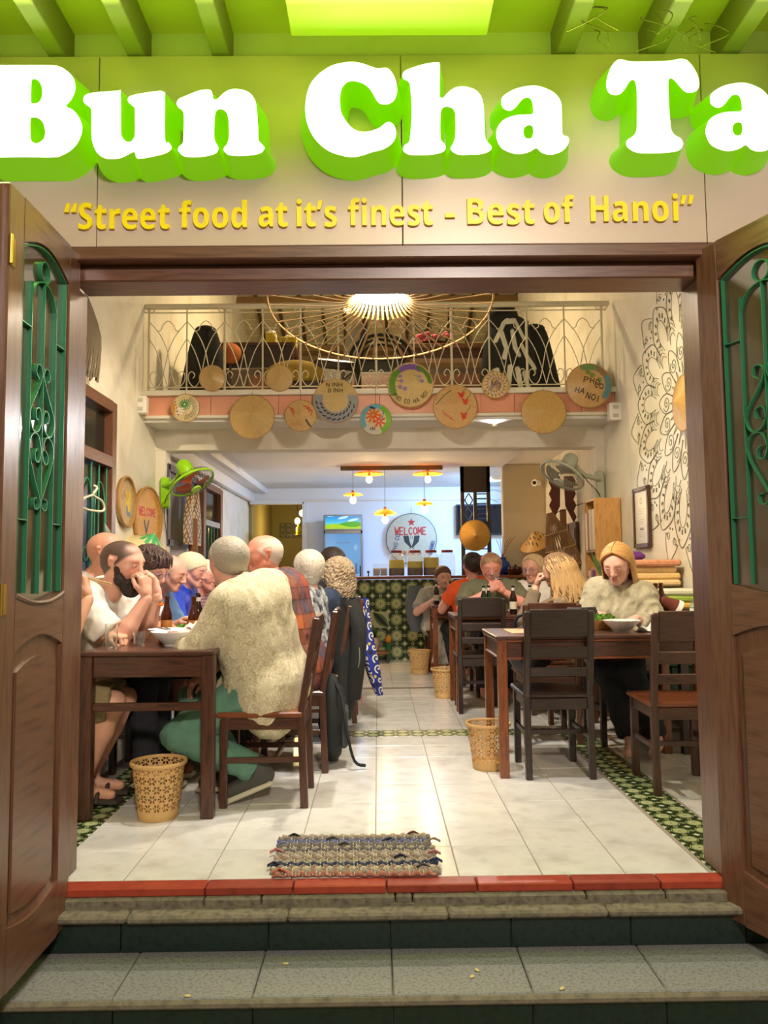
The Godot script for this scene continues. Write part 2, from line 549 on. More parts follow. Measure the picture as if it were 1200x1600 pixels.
func base_mats() -> void:
	tri_mat("plaster", noise_tex(0.006, 3, [rgb(214, 205, 188), rgb(230, 224, 210), rgb(236, 231, 220), rgb(222, 214, 198)], 512), 0.45, 0.85, true)
	tri_mat("plaster_old", noise_tex(0.008, 8, [rgb(196, 184, 160), rgb(222, 214, 196), rgb(230, 224, 208), rgb(204, 192, 168)], 512), 0.5, 0.88, true)
	flat("ceiling_paint", rgb(228, 226, 222), 0.8)
	flat("blue_white", rgb(226, 230, 234), 0.8)
	flat("olive_paint", rgb(150, 140, 92), 0.85)
	flat("buff_paint", rgb(220, 208, 178), 0.85)
	flat("trim_white", rgb(226, 220, 204), 0.5)
	uv_mat("door_wood", noise_tex(0.02, 5, [rgb(82, 50, 38), rgb(104, 68, 52), rgb(116, 78, 60), rgb(92, 58, 44)], 256), Vector2(0.6, 5), 0.33, {"clearcoat_enabled": true, "clearcoat": 0.35, "clearcoat_roughness": 0.25})
	uv_mat("dark_wood", noise_tex(0.025, 6, [rgb(44, 24, 16), rgb(70, 40, 26), rgb(86, 50, 32), rgb(56, 31, 20)], 256), Vector2(0.8, 7), 0.34, {"clearcoat_enabled": true, "clearcoat": 0.3, "clearcoat_roughness": 0.2})
	uv_mat("black_wood", noise_tex(0.025, 7, [rgb(28, 20, 18), rgb(44, 31, 26), rgb(52, 38, 31), rgb(34, 24, 21)], 256), Vector2(0.8, 7), 0.36, {"clearcoat_enabled": true, "clearcoat": 0.25, "clearcoat_roughness": 0.22})
	uv_mat("red_wood", noise_tex(0.025, 9, [rgb(84, 40, 20), rgb(118, 62, 32), rgb(136, 76, 40), rgb(98, 50, 26)], 256), Vector2(0.8, 7), 0.3, {"clearcoat_enabled": true, "clearcoat": 0.4, "clearcoat_roughness": 0.18})
	uv_mat("pale_wood", noise_tex(0.025, 10, [rgb(176, 122, 66), rgb(200, 148, 88), rgb(210, 160, 100), rgb(186, 132, 74)], 256), Vector2(0.8, 5), 0.45)
	flat("iron_green", rgb(46, 122, 88), 0.4, 0.2)
	flat("iron_cream", rgb(204, 196, 170), 0.5, 0.2)
	flat("brass", rgb(190, 150, 70), 0.35, 0.9)
	flat("steel", rgb(170, 170, 172), 0.35, 0.9)
	flat("black", rgb(22, 22, 24), 0.5)
	flat("wire", rgb(30, 26, 24), 0.6)
	flat("white_gloss", rgb(236, 234, 228), 0.2)
	flat("grout", rgb(150, 140, 126), 0.9)
	flat("glass", Color(0.86, 0.92, 0.9, 0.06), 0.04, 0.0, {"transparency": BaseMaterial3D.TRANSPARENCY_ALPHA, "metallic_specular": 0.5})
	flat("door_glass", Color(0.35, 0.26, 0.2, 0.42), 0.08, 0.0, {"transparency": BaseMaterial3D.TRANSPARENCY_ALPHA})
	tri_mat("concrete", noise_tex(0.03, 12, [rgb(74, 68, 56), rgb(108, 100, 84), rgb(128, 118, 98), rgb(90, 82, 66)], 256), 2.5, 0.9)
	tri_mat("granite", noise_tex(0.12, 13, [rgb(88, 88, 88), rgb(118, 117, 116), rgb(138, 136, 134), rgb(100, 99, 98)], 256), 2.0, 0.62)
	tri_mat("green_stone", noise_tex(0.05, 14, [rgb(14, 24, 20), rgb(24, 40, 33), rgb(30, 46, 38), rgb(18, 30, 26)], 256), 2.0, 0.3)
	tri_mat("pavement", noise_tex(0.05, 15, [rgb(92, 84, 66), rgb(124, 112, 88), rgb(104, 94, 74)], 256), 1.2, 0.9)

func tile_image() -> ImageTexture:
	# one cement tile: an eight-petal medallion between interlaced bands, stars on the corners
	var s := 192
	var im := canvas(s, s, rgb(36, 52, 22))
	for y in s:
		for x in s:
			var p := (Vector2(x, y) + Vector2(0.5, 0.5)) / s - Vector2(0.5, 0.5)
			var r := p.length()
			var a := atan2(p.y, p.x)
			var oct := r / (0.5 - 0.055 * absf(sin(a * 4.0)))
			var col := rgb(36, 52, 22)
			if oct < 0.62:
				col = rgb(186, 192, 140)
				if absf(sin(a * 4.0)) < 0.16 and r > 0.06:
					col = rgb(106, 128, 70)
				if r < 0.05:
					col = rgb(90, 112, 56)
			elif oct < 0.69:
				col = rgb(34, 46, 20)
			elif oct < 0.79:
				col = rgb(150, 168, 104)
			elif oct < 0.86:
				col = rgb(32, 44, 20)
			else:
				var q := p.abs() - Vector2(0.5, 0.5)
				var d := absf(q.x) + absf(q.y)
				var m := minf(absf(q.x), absf(q.y))
				if d < 0.15 and m < 0.05:
					col = rgb(220, 222, 190)
				elif d < 0.24:
					col = rgb(70, 92, 42)
				var e := minf((p.abs() - Vector2(0.5, 0)).length(), (p.abs() - Vector2(0, 0.5)).length())
				if e < 0.10:
					col = rgb(176, 186, 128)
				if e < 0.045:
					col = rgb(34, 48, 22)
			im.set_pixel(x, y, col)
	return tex(im)

func leaf_tile_image() -> ImageTexture:
	var s := 96
	var im := canvas(s, s, rgb(188, 192, 150))
	for y in s:
		for x in s:
			var p := Vector2(x, y) / s
			var d := absf(p.x - p.y) * 0.707
			var w := 0.30 * sin(PI * clampf((p.x + p.y) * 0.5, 0, 1))
			if d < w:
				im.set_pixel(x, y, rgb(88, 116, 62))
			if d < w * 0.45:
				im.set_pixel(x, y, rgb(22, 30, 20))
	return tex(im)

func setting() -> void:
	var P: Material = mats.plaster
	# walls, each with thickness
	var wl := MB.new()
	wl.box(Vector3(-2.25, 3.1, -8.0), Vector3(0.2, 6.9, 10.6), 0)
	struct("wall_left", wl, P)
	struct("wall_right", span(2.22, 2.42, -0.35, 8.0, -16.2, -2.7), P)
	var wf := MB.new()
	wf.box(Vector3(0.03, 4.75, -2.98), Vector3(4.6, 4.9, 0.16), 0)       # above the doorway
	wf.box(Vector3(-1.72, 1.0, -2.98), Vector3(1.1, 2.7, 0.16), 0)
	wf.box(Vector3(1.82, 1.0, -2.98), Vector3(1.16, 2.7, 0.16), 0)
	struct("wall_front", wf, P)
	# the end wall of the hall with its wide opening, carried by a beam
	var wm := MB.new()
	wm.box(Vector3(-2.10, 1.15, -7.6), Vector3(0.10, 2.3, 0.2), 0.006)
	wm.box(Vector3(2.18, 1.15, -7.6), Vector3(0.09, 2.3, 0.2), 0.006)
	wm.box(Vector3(0.03, 2.43, -7.6), Vector3(4.4, 0.27, 0.2), 0.006)
	struct("wall_middle", wm, P)
	struct("ceiling_gallery", span(-2.2, 2.25, 2.50, 2.74, -13.1, -7.12), mats.ceiling_paint)
	var cv := MB.new()
	cv.box(Vector3(-1.97, 2.47, -10.3), Vector3(0.3, 0.07, 5.2), 0.01)
	cv.box(Vector3(-1.86, 2.445, -10.3), Vector3(0.06, 0.05, 5.2), 0.01)
	cv.box(Vector3(-2.08, 2.36, -10.3), Vector3(0.08, 0.16, 5.2), 0.01)
	struct("trim_cornice", cv, mats.ceiling_paint)
	struct("trim_ceiling_drop", span(-1.7, 1.66, 2.465, 2.51, -10.2, -7.7, 0.004), mats.ceiling_paint)
	var wb := MB.new()
	wb.box(Vector3(0.5, 1.2, -13.0), Vector3(3.46, 2.9, 0.2), 0)
	wb.box(Vector3(-1.66, 2.42, -13.0), Vector3(0.86, 0.34, 0.2), 0)
	struct("wall_back", wb, mats.blue_white)
	struct("trim_back_wall", span(-1.24, 2.2, 2.28, 2.31, -12.9, -12.87, 0.004), mats.trim_white)
	var jb := MB.new()
	jb.box(Vector3(-1.20, 1.13, -12.88), Vector3(0.09, 2.28, 0.06), 0.004)
	jb.box(Vector3(-1.66, 2.27, -12.88), Vector3(0.9, 0.06, 0.06), 0.004)
	struct("trim_store_doorway", jb, mats.blue_white)
	var st := MB.new()
	st.box(Vector3(-1.2, 1.2, -15.6), Vector3(2.4, 2.9, 0.2), 0)
	st.box(Vector3(-0.4, 1.2, -14.3), Vector3(0.1, 2.9, 2.4), 0)
	st.box(Vector3(-2.2, 1.2, -14.4), Vector3(0.2, 2.9, 2.8), 0)
	st.box(Vector3(-1.2, 2.6, -14.3), Vector3(2.4, 0.1, 2.8), 0)
	struct("wall_store_room", st, mats.olive_paint)
	struct("wall_partition", span(1.66, 2.24, 0, 2.5, -10.36, -10.2, 0.006), mats.buff_paint)
	struct("wall_gallery_back", span(-2.2, 2.25, 2.7, 5.2, -13.2, -12.95), flat("gallery_back", rgb(120, 96, 70), 0.8))
	fittings()
	floors()
	gallery()
	roof()
	facade()
	steps()

func fittings() -> void:
	# what carries the lights that stand outside the picture: a track above the doorway, a tube, a street lamp
	var lens := glow("fitting_lens", Color(1.0, 0.95, 0.85), 2.0)
	var tr := sroot("trim_light_track", "track with small spotlights above the doorway, inside")
	put("track_rail", box1(Vector3(0, 4.42, -3.5), Vector3(1.6, 0.03, 0.04), 0.004), mats.white_gloss, tr)
	put("track_stay", box1(Vector3(0, 4.42, -3.2), Vector3(0.03, 0.03, 0.6), 0.004), mats.white_gloss, tr)
	for q in [[Vector3(0.45, 4.3, -3.7), Vector3(0.35, 0.0, -4.3)], [Vector3(-0.5, 4.3, -3.7), Vector3(-0.7, 0.6, -5.4)], [Vector3(0.2, 3.9, -3.5), Vector3(2.2, 1.7, -5.4)], [Vector3(0.3, 3.9, -3.5), Vector3(-2.1, 1.7, -6.7)]]:
		var z: Vector3 = (q[1] - q[0]).normalized()
		var h := MB.new()
		h.lathe([[0.0, -0.16], [0.04, -0.16], [0.045, -0.02], [0.0, -0.03]], 16, q[0], frame(z) * Basis(Vector3.RIGHT, PI / 2))
		h.tube(PackedVector3Array([q[0] - z * 0.1, Vector3(q[0].x, 4.41, -3.5)]), 0.008, 6)
		var hd := put("spot_head", h, mats.white_gloss, tr)
		h = MB.new()
		h.ball(q[0] - z * 0.018, Vector3(0.034, 0.034, 0.008), 12, frame(z))
		put("spot_lens", h, lens, hd)
	var tb := sroot("trim_tube_light", "cold tube light behind the buff partition")
	put("tube_body", span(1.35, 2.2, 2.455, 2.50, -11.64, -11.56, 0.004), mats.white_gloss, tb)
	put("tube_glow", tube1([Vector3(1.38, 2.45, -11.6), Vector3(2.17, 2.45, -11.6)], 0.012, 8), glow("tube_glow", Color(0.7, 0.86, 1.0), 2.0), tb)
	var sl := sroot("trim_street_lamp", "street lamp across the pavement")
	put("lamp_post", tube1([Vector3(0.9, -0.4, 3.3), Vector3(0.9, 4.0, 3.3), Vector3(0.9, 4.12, 3.2), Vector3(0.9, 4.12, 2.9)], 0.05, 10), mats.black, sl)
	var g := MB.new()
	g.ball(Vector3(0.9, 3.8, 2.9), Vector3(0.22, 0.22, 0.22), 16)
	put("lamp_globe", g, lens, sl)

func floors() -> void:
	var T := []
	for i in 3:
		T.append(tri_mat("floor_tile_%d" % i, noise_tex(0.012, 20 + i, [rgb(196, 192, 184), rgb(214, 211, 204), rgb(222, 219, 212), rgb(206, 202, 194)], 256, 5), 1.3, 0.16, true, {"metallic_specular": 0.45}))
	var fl := sroot("floor", "cream floor tiles with a green patterned border")
	put("floor_slab", span(-2.2, 2.25, -0.14, -0.003, -16.0, -2.9), mats.grout, fl)
	var s := 0.303
	var tile := box1(Vector3(0, -0.0075, 0), Vector3(s - 0.004, 0.015, s - 0.004), 0.0015).mesh()
	var rng := RandomNumberGenerator.new()
	rng.seed = 11
	var xs := []
	for i in range(-7, 5):
		xs.append(-0.02 + s * (i - 0.5))
	for j in 8:
		for xx in xs:
			if xx > -1.28 or xx < -1.45:
				put("floor_tile", tile, T[rng.randi() % 3], fl, Vector3(xx, rng.randf_range(-0.0006, 0.0006), -2.906 - s * (j + 0.5)))
		for i in 3:
			put("floor_tile", tile, T[rng.randi() % 3], fl, Vector3(1.425 + s * (i + 0.5), rng.randf_range(-0.0006, 0.0006), -2.906 - s * (j + 0.5)))
	for j in 7:
		for i in range(-7, 8):
			var z := -5.482 - s * (j + 0.5)
			if z > -7.46:
				put("floor_tile", tile, T[rng.randi() % 3], fl, Vector3(-0.02 + s * (i - 0.5), rng.randf_range(-0.0006, 0.0006), z))
	put("floor_seam", span(-2.1, 2.2, -0.01, 0.004, -7.50, -7.44, 0.002), flat("seam", rgb(92, 82, 72), 0.7), fl)
	var big := box1(Vector3(0, -0.0075, 0), Vector3(0.396, 0.015, 0.396), 0.0015).mesh()
	for j in 6:
		for i in range(-5, 6):
			put("floor_tile", big, T[rng.randi() % 3], fl, Vector3(0.13 + 0.4 * (i - 0.5), 0, -7.51 - 0.4 * (j + 0.5)))
	var far := MB.new()
	for j in 4:
		for i in range(-5, 6):
			far.box(Vector3(0.13 + 0.4 * (i - 0.5), -0.0075, -9.91 - 0.4 * (j + 2.5)), Vector3(0.396, 0.015, 0.396), 0.0015)
	put("far_floor_tiles", far, T[0], fl).set_meta("kind", "stuff")
	# green patterned border: one run along the right, one across, one along the left under the tables
	var tm := uv_mat("cement_tile", tile_image(), Vector2.ONE, 0.4)
	tm.texture_repeat = true
	var gb := MB.new()
	gb.box(Vector3(0, -0.0075, 0), Vector3(0.199, 0.015, 0.199), 0.001)
	for i in gb.t.size():
		gb.t[i] = Vector2(gb.v[i].x, gb.v[i].z) / 0.2 + Vector2(0.5, 0.5)
	var gm := gb.mesh()
	var bt: StandardMaterial3D = tm.duplicate()
	bt.resource_name = "border_cement_tile"
	bt.uv1_scale = Vector3(2, 2, 1)
	tm = bt
	for j in 13:
		put("border_tile", gm, tm, fl, Vector3(1.311, 0.0008, -3.006 - 0.2 * j))
		put("border_tile", gm, tm, fl, Vector3(-1.333, 0.0008, -3.006 - 0.2 * j))
	for i in 12:
		put("border_tile", gm, tm, fl, Vector3(1.11 - 0.2 * i, 0.0008, -5.41))
	# red sill of the doorway
	var red := [tri_mat("sill_red", noise_tex(0.03, 31, [rgb(142, 52, 36), rgb(168, 68, 48), rgb(156, 60, 42)], 128), 3.0, 0.35), tri_mat("sill_red_dark", noise_tex(0.03, 32, [rgb(128, 46, 34), rgb(150, 60, 44), rgb(140, 52, 38)], 128), 3.0, 0.4)]
	var cuts := [-1.2, -0.62, -0.31, 0.02, 0.34, 0.68, 0.99, 1.28]
	for i in cuts.size() - 1:
		put("sill_tile", span(cuts[i] + 0.002, cuts[i + 1] - 0.002, -0.03, 0.0, -2.905, -2.832, 0.004), red[i % 2], fl)

func gallery() -> void:
	# the gallery's edge: white lip, pink tiles, white moulding
	var g := sroot("trim_gallery_edge", "gallery edge of pink tiles between white mouldings")
	put("edge_lip", span(-2.16, 2.22, 2.735, 2.785, -7.5, -7.05, 0.006), mats.trim_white, g)
	put("edge_moulding", span(-2.16, 2.22, 2.525, 2.555, -7.5, -7.07, 0.006), mats.trim_white, g)
	put("soffit", span(-2.16, 2.22, 2.545, 2.735, -7.5, -7.12), mats.plaster, g)
	var pink := [flat("pink_tile", rgb(226, 158, 128), 0.35), flat("pink_tile_pale", rgb(230, 168, 140), 0.35)]
	for i in 14:
		put("pink_tile", span(-2.15 + 0.312 * i, -2.15 + 0.312 * (i + 1) - 0.003, 2.556, 2.734, -7.12, -7.1, 0.002), pink[(i * 5 / 3) % 2], g)
	# railing
	var o := thing("gallery_railing", "cream iron railing of pointed arches and scrolls along the gallery", "railing", Vector3(0.0, 2.785, -7.1))
	var M: Material = mats.iron_cream
	put("handrail", box1(Vector3(0.02, 0.80, 0), Vector3(4.34, 0.045, 0.05), 0.01), M, o)
	put("top_bar", tube1([Vector3(-2.12, 0.742, 0), Vector3(2.16, 0.742, 0)], 0.006, 6), M, o)
	put("bottom_bar", tube1([Vector3(-2.12, 0.035, 0), Vector3(2.16, 0.035, 0)], 0.006, 6), M, o)
	var w := 0.3515
	for i in 13:
		var x := -2.105 + w * i
		put("post", tube1([Vector3(x, 0, 0), Vector3(x, 0.80, 0)], 0.0115 if i % 2 == 0 else 0.008, 8), M, o)
		if i % 2 == 0:
			var rg := MB.new()
			for sgn in [-1, 1]:
				rg.tube(ring(Vector3(x + sgn * 0.022, 0.775, 0.012), 0.034, Basis(), 16), 0.005, 6, true)
			put("ring_ornament", rg, M, o)
		if i == 12:
			break
		for sgn in [-1, 1]:
			var f := func(u: float, h: float) -> Vector3: return Vector3(x + (w * u if sgn > 0 else w * (1.0 - u)), h, 0.006 * sgn)
			put("arch_bar", tube1(Array(smooth([f.call(0, 0.66), f.call(0.28, 0.54), f.call(0.47, 0.40), f.call(0.56, 0.26), f.call(0.66, 0.10), f.call(0.80, 0.04), f.call(0.94, 0.09), f.call(0.95, 0.16), f.call(0.86, 0.185), f.call(0.79, 0.15), f.call(0.84, 0.12)], 4)), 0.0048, 5), M, o)
			put("inner_arch_bar", tube1(Array(smooth([f.call(0, 0.50), f.call(0.2, 0.38), f.call(0.36, 0.22), f.call(0.5, 0.035)], 4)), 0.0045, 5), M, o)
		var cl := func(u: float, h: float) -> Vector3: return Vector3(x + w * u, h, 0)
		put("cloud_bar", tube1(Array(smooth([cl.call(0.2, 0.565), cl.call(0.31, 0.58), cl.call(0.36, 0.625), cl.call(0.5, 0.665), cl.call(0.64, 0.625), cl.call(0.69, 0.58), cl.call(0.8, 0.565)], 4)), 0.0045, 5), M, o)

func roof() -> void:
	# pitched tiled roof, its underside open: rafters, purlins and tile courses
	var top := sroot("ceiling_roof", "underside of the pitched tiled roof over the gallery")
	var slope := Vector3(0, 0.43, 1.0).normalized()
	var B := Basis(Vector3.RIGHT, slope.cross(Vector3.RIGHT) * -1.0, slope)
	var o := Vector3(0.03, 4.72, -13.3)
	put("roof_boarding", box1(o + slope * 3.4 + B.y * -0.0 + Vector3(0, 0.16, 0), Vector3(4.9, 0.05, 7.2), 0, B), flat("roof_dark", rgb(70, 62, 48), 0.9), top)
	var tm := []
	for i in 3:
		tm.append(tri_mat("roof_tile_%d" % i, noise_tex(0.07, 40 + i, [rgb(150, 136, 100), rgb(196, 184, 146), rgb(224, 214, 180), rgb(170, 156, 118)], 128), 2.2, 0.9))
	var rng := RandomNumberGenerator.new()
	rng.seed = 4
	var tile := box1(Vector3.ZERO, Vector3(0.30, 0.018, 0.235), 0.004, B * Basis(Vector3.RIGHT, -0.07)).mesh()
	for j in 13:
		for i in 13:
			put("roof_tile", tile, tm[rng.randi() % 3], top, o + slope * (0.3 + 0.2 * j) + B.x * (-2.06 + 0.34 * i + 0.0) + Vector3(0, 0.09 + rng.randf() * 0.006, 0))
	for i in 14:
		put("rafter", box1(o + slope * 3.3 + B.x * (-2.23 + 0.34 * i) + Vector3(0, 0.045, 0), Vector3(0.045, 0.06, 6.9), 0.004, B), flat("rafter_wood", rgb(88, 70, 42), 0.8), top)
	for q in [0.45, 1.6, 3.3, 5.0]:
		put("purlin", box1(o + slope * q + Vector3(0, -0.05, 0), Vector3(4.5, 0.13, 0.12), 0.01, B), flat("purlin_wood", rgb(126, 98, 60), 0.75), top)
	# the front slope, out of sight above the doorway, and the gables
	var s2 := Vector3(0, -0.43, 1.0).normalized()
	put("front_slope", box1(Vector3(0.03, 6.75, -4.6), Vector3(4.9, 0.06, 4.6), 0, Basis(Vector3.RIGHT, s2.cross(Vector3.RIGHT) * -1.0, s2)), mats.roof_dark, top)
	put("gable", span(-2.4, -2.2, 6.0, 8.2, -13.3, -2.7), mats.plaster, top)

func holed(outer: PackedVector2Array, hole: PackedVector2Array) -> PackedVector2Array:
	# one outline that reaches into its hole by a bridge
	if Geometry2D.is_polygon_clockwise(outer) == Geometry2D.is_polygon_clockwise(hole):
		hole.reverse()
	var best := 1e9
	var bi := 0
	var bj := 0
	for i in outer.size():
		for j in hole.size():
			var d := outer[i].distance_to(hole[j])
			if d < best:
				best = d; bi = i; bj = j
	var r := PackedVector2Array()
	for i in bi + 1:
		r.append(outer[i])
	for j in hole.size() + 1:
		r.append(hole[(bj + j) % hole.size()] + (Vector2(1e-5, 1e-5) if j == hole.size() else Vector2.ZERO))
	r.append(outer[bi] + Vector2(1e-5, -1e-5))
	for i in range(bi + 1, outer.size()):
		r.append(outer[i])
	return r

const OUTLINES := {
	"B": "-1385,2928 -1381,2935 -1252,2935 -1160,2934 -1125,2927 -1097,2907 -1079,2885 -1071,2856 -1073,2830 -1086,2801 -1102,2779 -1078,2765 -1057,2738 -1045,2710 -1043,2690 -1049,2662 -1064,2633 -1087,2610 -1114,2595 -1141,2588 -1243,2589 -1371,2590 -1376,2604 -1354,2623 -1361,2901;-1228,2876 -1216,2881 -1205,2876 -1195,2862 -1190,2842 -1190,2818 -1196,2802 -1207,2792 -1219,2790 -1228,2794 -1229,2831;-1229,2730 -1217,2737 -1201,2734 -1185,2720 -1178,2698 -1175,2682 -1179,2662 -1190,2648 -1206,2641 -1220,2646 -1227,2663",
	"u": "-1042,2801 -1038,2818 -1020,2827 -986,2832 -928,2836 -915,2836 -908,2829 -905,2697 -903,2668 -893,2651 -882,2644 -868,2646 -859,2658 -855,2677 -856,2756 -858,2773 -875,2788 -882,2800 -880,2812 -866,2819 -836,2826 -790,2833 -763,2835 -751,2828 -749,2811 -747,2653 -735,2643 -724,2626 -726,2614 -746,2600 -787,2589 -828,2582 -847,2584 -856,2606 -879,2596 -901,2585 -929,2580 -958,2583 -982,2597 -998,2621 -1008,2654 -1011,2697 -1012,2757 -1017,2774 -1033,2786",
	"n": "-707,2787 -700,2804 -675,2816 -629,2835 -602,2839 -586,2837 -579,2822 -576,2805 -567,2801 -556,2808 -537,2827 -514,2839 -491,2841 -464,2836 -441,2822 -427,2800 -420,2771 -415,2706 -413,2651 -406,2639 -392,2622 -394,2610 -408,2598 -444,2591 -490,2589 -520,2594 -536,2609 -536,2621 -527,2632 -520,2651 -518,2683 -521,2731 -528,2752 -539,2762 -551,2764 -562,2760 -569,2743 -571,2707 -571,2659 -566,2640 -557,2623 -557,2611 -570,2597 -605,2588 -650,2585 -680,2590 -696,2605 -701,2617 -694,2629 -683,2640 -681,2672 -681,2743 -686,2760 -700,2772",
	"C": "-73,2941 -41,2936 -6,2923 17,2916 47,2918 63,2908 79,2879 86,2843 85,2819 76,2795 60,2783 41,2778 20,2785 7,2805 -7,2831 -25,2851 -48,2863 -74,2868 -94,2863 -111,2844 -118,2820 -120,2788 -116,2752 -102,2723 -82,2697 -59,2682 -34,2677 -4,2682 24,2694 45,2711 59,2713 73,2703 81,2677 77,2650 60,2627 32,2610 -4,2601 -39,2589 -78,2582 -117,2589 -158,2604 -192,2630 -220,2666 -238,2710 -245,2760 -240,2813 -224,2861 -191,2900 -150,2927 -110,2938",
	"h": "107,2886 112,2903 133,2915 179,2930 217,2937 235,2937 242,2927 240,2823 242,2806 252,2803 261,2813 280,2832 303,2844 326,2846 352,2841 375,2829 390,2807 397,2778 400,2713 401,2658 408,2639 421,2624 423,2612 414,2601 386,2591 347,2589 306,2589 285,2599 276,2611 281,2623 290,2642 295,2666 296,2726 295,2745 286,2762 270,2769 253,2767 244,2753 241,2726 240,2661 244,2642 256,2628 258,2613 246,2599 209,2590 163,2588 129,2590 110,2600 106,2612 111,2626 127,2638 132,2662 137,2715 138,2787 134,2847 128,2864 112,2874",
	"a": "462,2785 467,2805 486,2821 514,2836 549,2845 586,2848 618,2840 648,2825 668,2806 679,2779 680,2736 679,2680 683,2661 697,2656 703,2644 698,2625 681,2604 658,2592 630,2587 603,2595 589,2609 580,2611 566,2602 543,2593 513,2590 485,2598 460,2612 447,2634 441,2660 446,2687 460,2711 484,2727 518,2737 558,2739 574,2741 577,2756 575,2780 568,2797 557,2802 543,2799 529,2785 514,2766 498,2754 482,2754 466,2766;547,2693 559,2698 571,2695 575,2681 574,2664 569,2652 558,2648 546,2652 540,2667 540,2681",
	"T": "844,2844 849,2878 864,2917 884,2941 903,2946 937,2938 1017,2938 1080,2940 1117,2947 1143,2940 1167,2908 1180,2874 1181,2847 1173,2827 1154,2818 1131,2820 1111,2840 1093,2864 1079,2872 1070,2860 1069,2782 1071,2707 1074,2678 1085,2659 1105,2647 1114,2627 1106,2608 1083,2596 1013,2590 951,2592 919,2607 908,2626 916,2643 932,2653 947,2674 951,2729 954,2826 949,2860 942,2867 928,2860 908,2829 889,2812 870,2810 852,2819",
}

func facade() -> void:
	# the sign board of brown-grey panels, then the head of the door frame
	var bd := sroot("wall_sign_board", "brown-grey sign board above the doorway")
	var bm := flat("board", rgb(204, 180, 168), 0.34, 0.1)
	for p in [[-2.2, -1.03], [-1.03, 0.105], [0.105, 1.24], [1.24, 2.3]]:
		put("board_panel", span(p[0] + 0.0015, p[1] - 0.0015, 2.31, 3.05, -2.86, -2.80, 0.002), bm, bd)
	var hd := sroot("trim_door_head", "brown head of the doorway frame")
	put("head_upper", span(-1.14, 1.25, 2.262, 2.31, -2.92, -2.80, 0.004), mats.door_wood, hd)
	put("head_lower", span(-1.14, 1.25, 2.20, 2.264, -3.02, -2.86, 0.006), mats.door_wood, hd)
	var jm := MB.new()
	jm.box(Vector3(-1.165, 1.1, -2.93), Vector3(0.05, 2.2, 0.18), 0.004)
	jm.box(Vector3(1.245, 1.1, -2.93), Vector3(0.05, 2.2, 0.18), 0.004)
	struct("trim_door_jambs", jm, mats.door_wood)
	# soffit: deck, rafters, the lower panel in the middle
	struct("ceiling_eaves", span(-3.0, 3.0, 3.21, 3.26, -3.0, -0.4), flat("eaves_board", rgb(224, 216, 130), 0.8))
	struct("wall_over_board", span(-2.6, 2.6, 3.0, 3.25, -3.06, -2.94), mats.eaves_board)
	mats.eaves_board.roughness = 0.6
	for x in [-1.53, -1.225, -0.925, -0.605, 0.705, 1.05, 1.335, 1.65]:
		struct("eaves_rafter", span(x - 0.005, x + 0.065 if x > 0 else x + 0.06, 3.06, 3.21, -2.94, -0.5, 0.004), flat("eaves_rafter", rgb(150, 140, 112), 0.7))
	struct("eaves_panel", span(-0.298, 0.42, 3.06, 3.10, -2.71, -0.5, 0.003), flat("eaves_panel_paint", rgb(222, 216, 150), 0.7))
	for i in 3:
		var tw := thing("dry_twigs", ["dry twigs under the eaves, left bunch above the sign", "dry twigs under the eaves, middle bunch above the sign", "dry twigs under the eaves, right bunch above the sign"][i], "twigs", Vector3(0.85 + i * 0.2, 2.95, -2.65), 0.0, "dry twigs under the eaves")
		var rng := RandomNumberGenerator.new()
		rng.seed = 60 + i
		for q in 4:
			var p0 := Vector3(0.75 + i * 0.2 + rng.randf() * 0.1, 3.07, -2.7 + rng.randf() * 0.15)
			put("twig", tube1(Array(smooth([p0, p0 + Vector3(rng.randf_range(-0.06, 0.06), -0.03, 0.03), p0 + Vector3(rng.randf_range(-0.1, 0.1), -0.07, 0.04), p0 + Vector3(rng.randf_range(-0.1, 0.1), -0.11, 0.03)], 4)), 0.002, 4), flat("twig", rgb(120, 110, 60), 0.8), tw, -tw.position)
	letters()
	tagline()

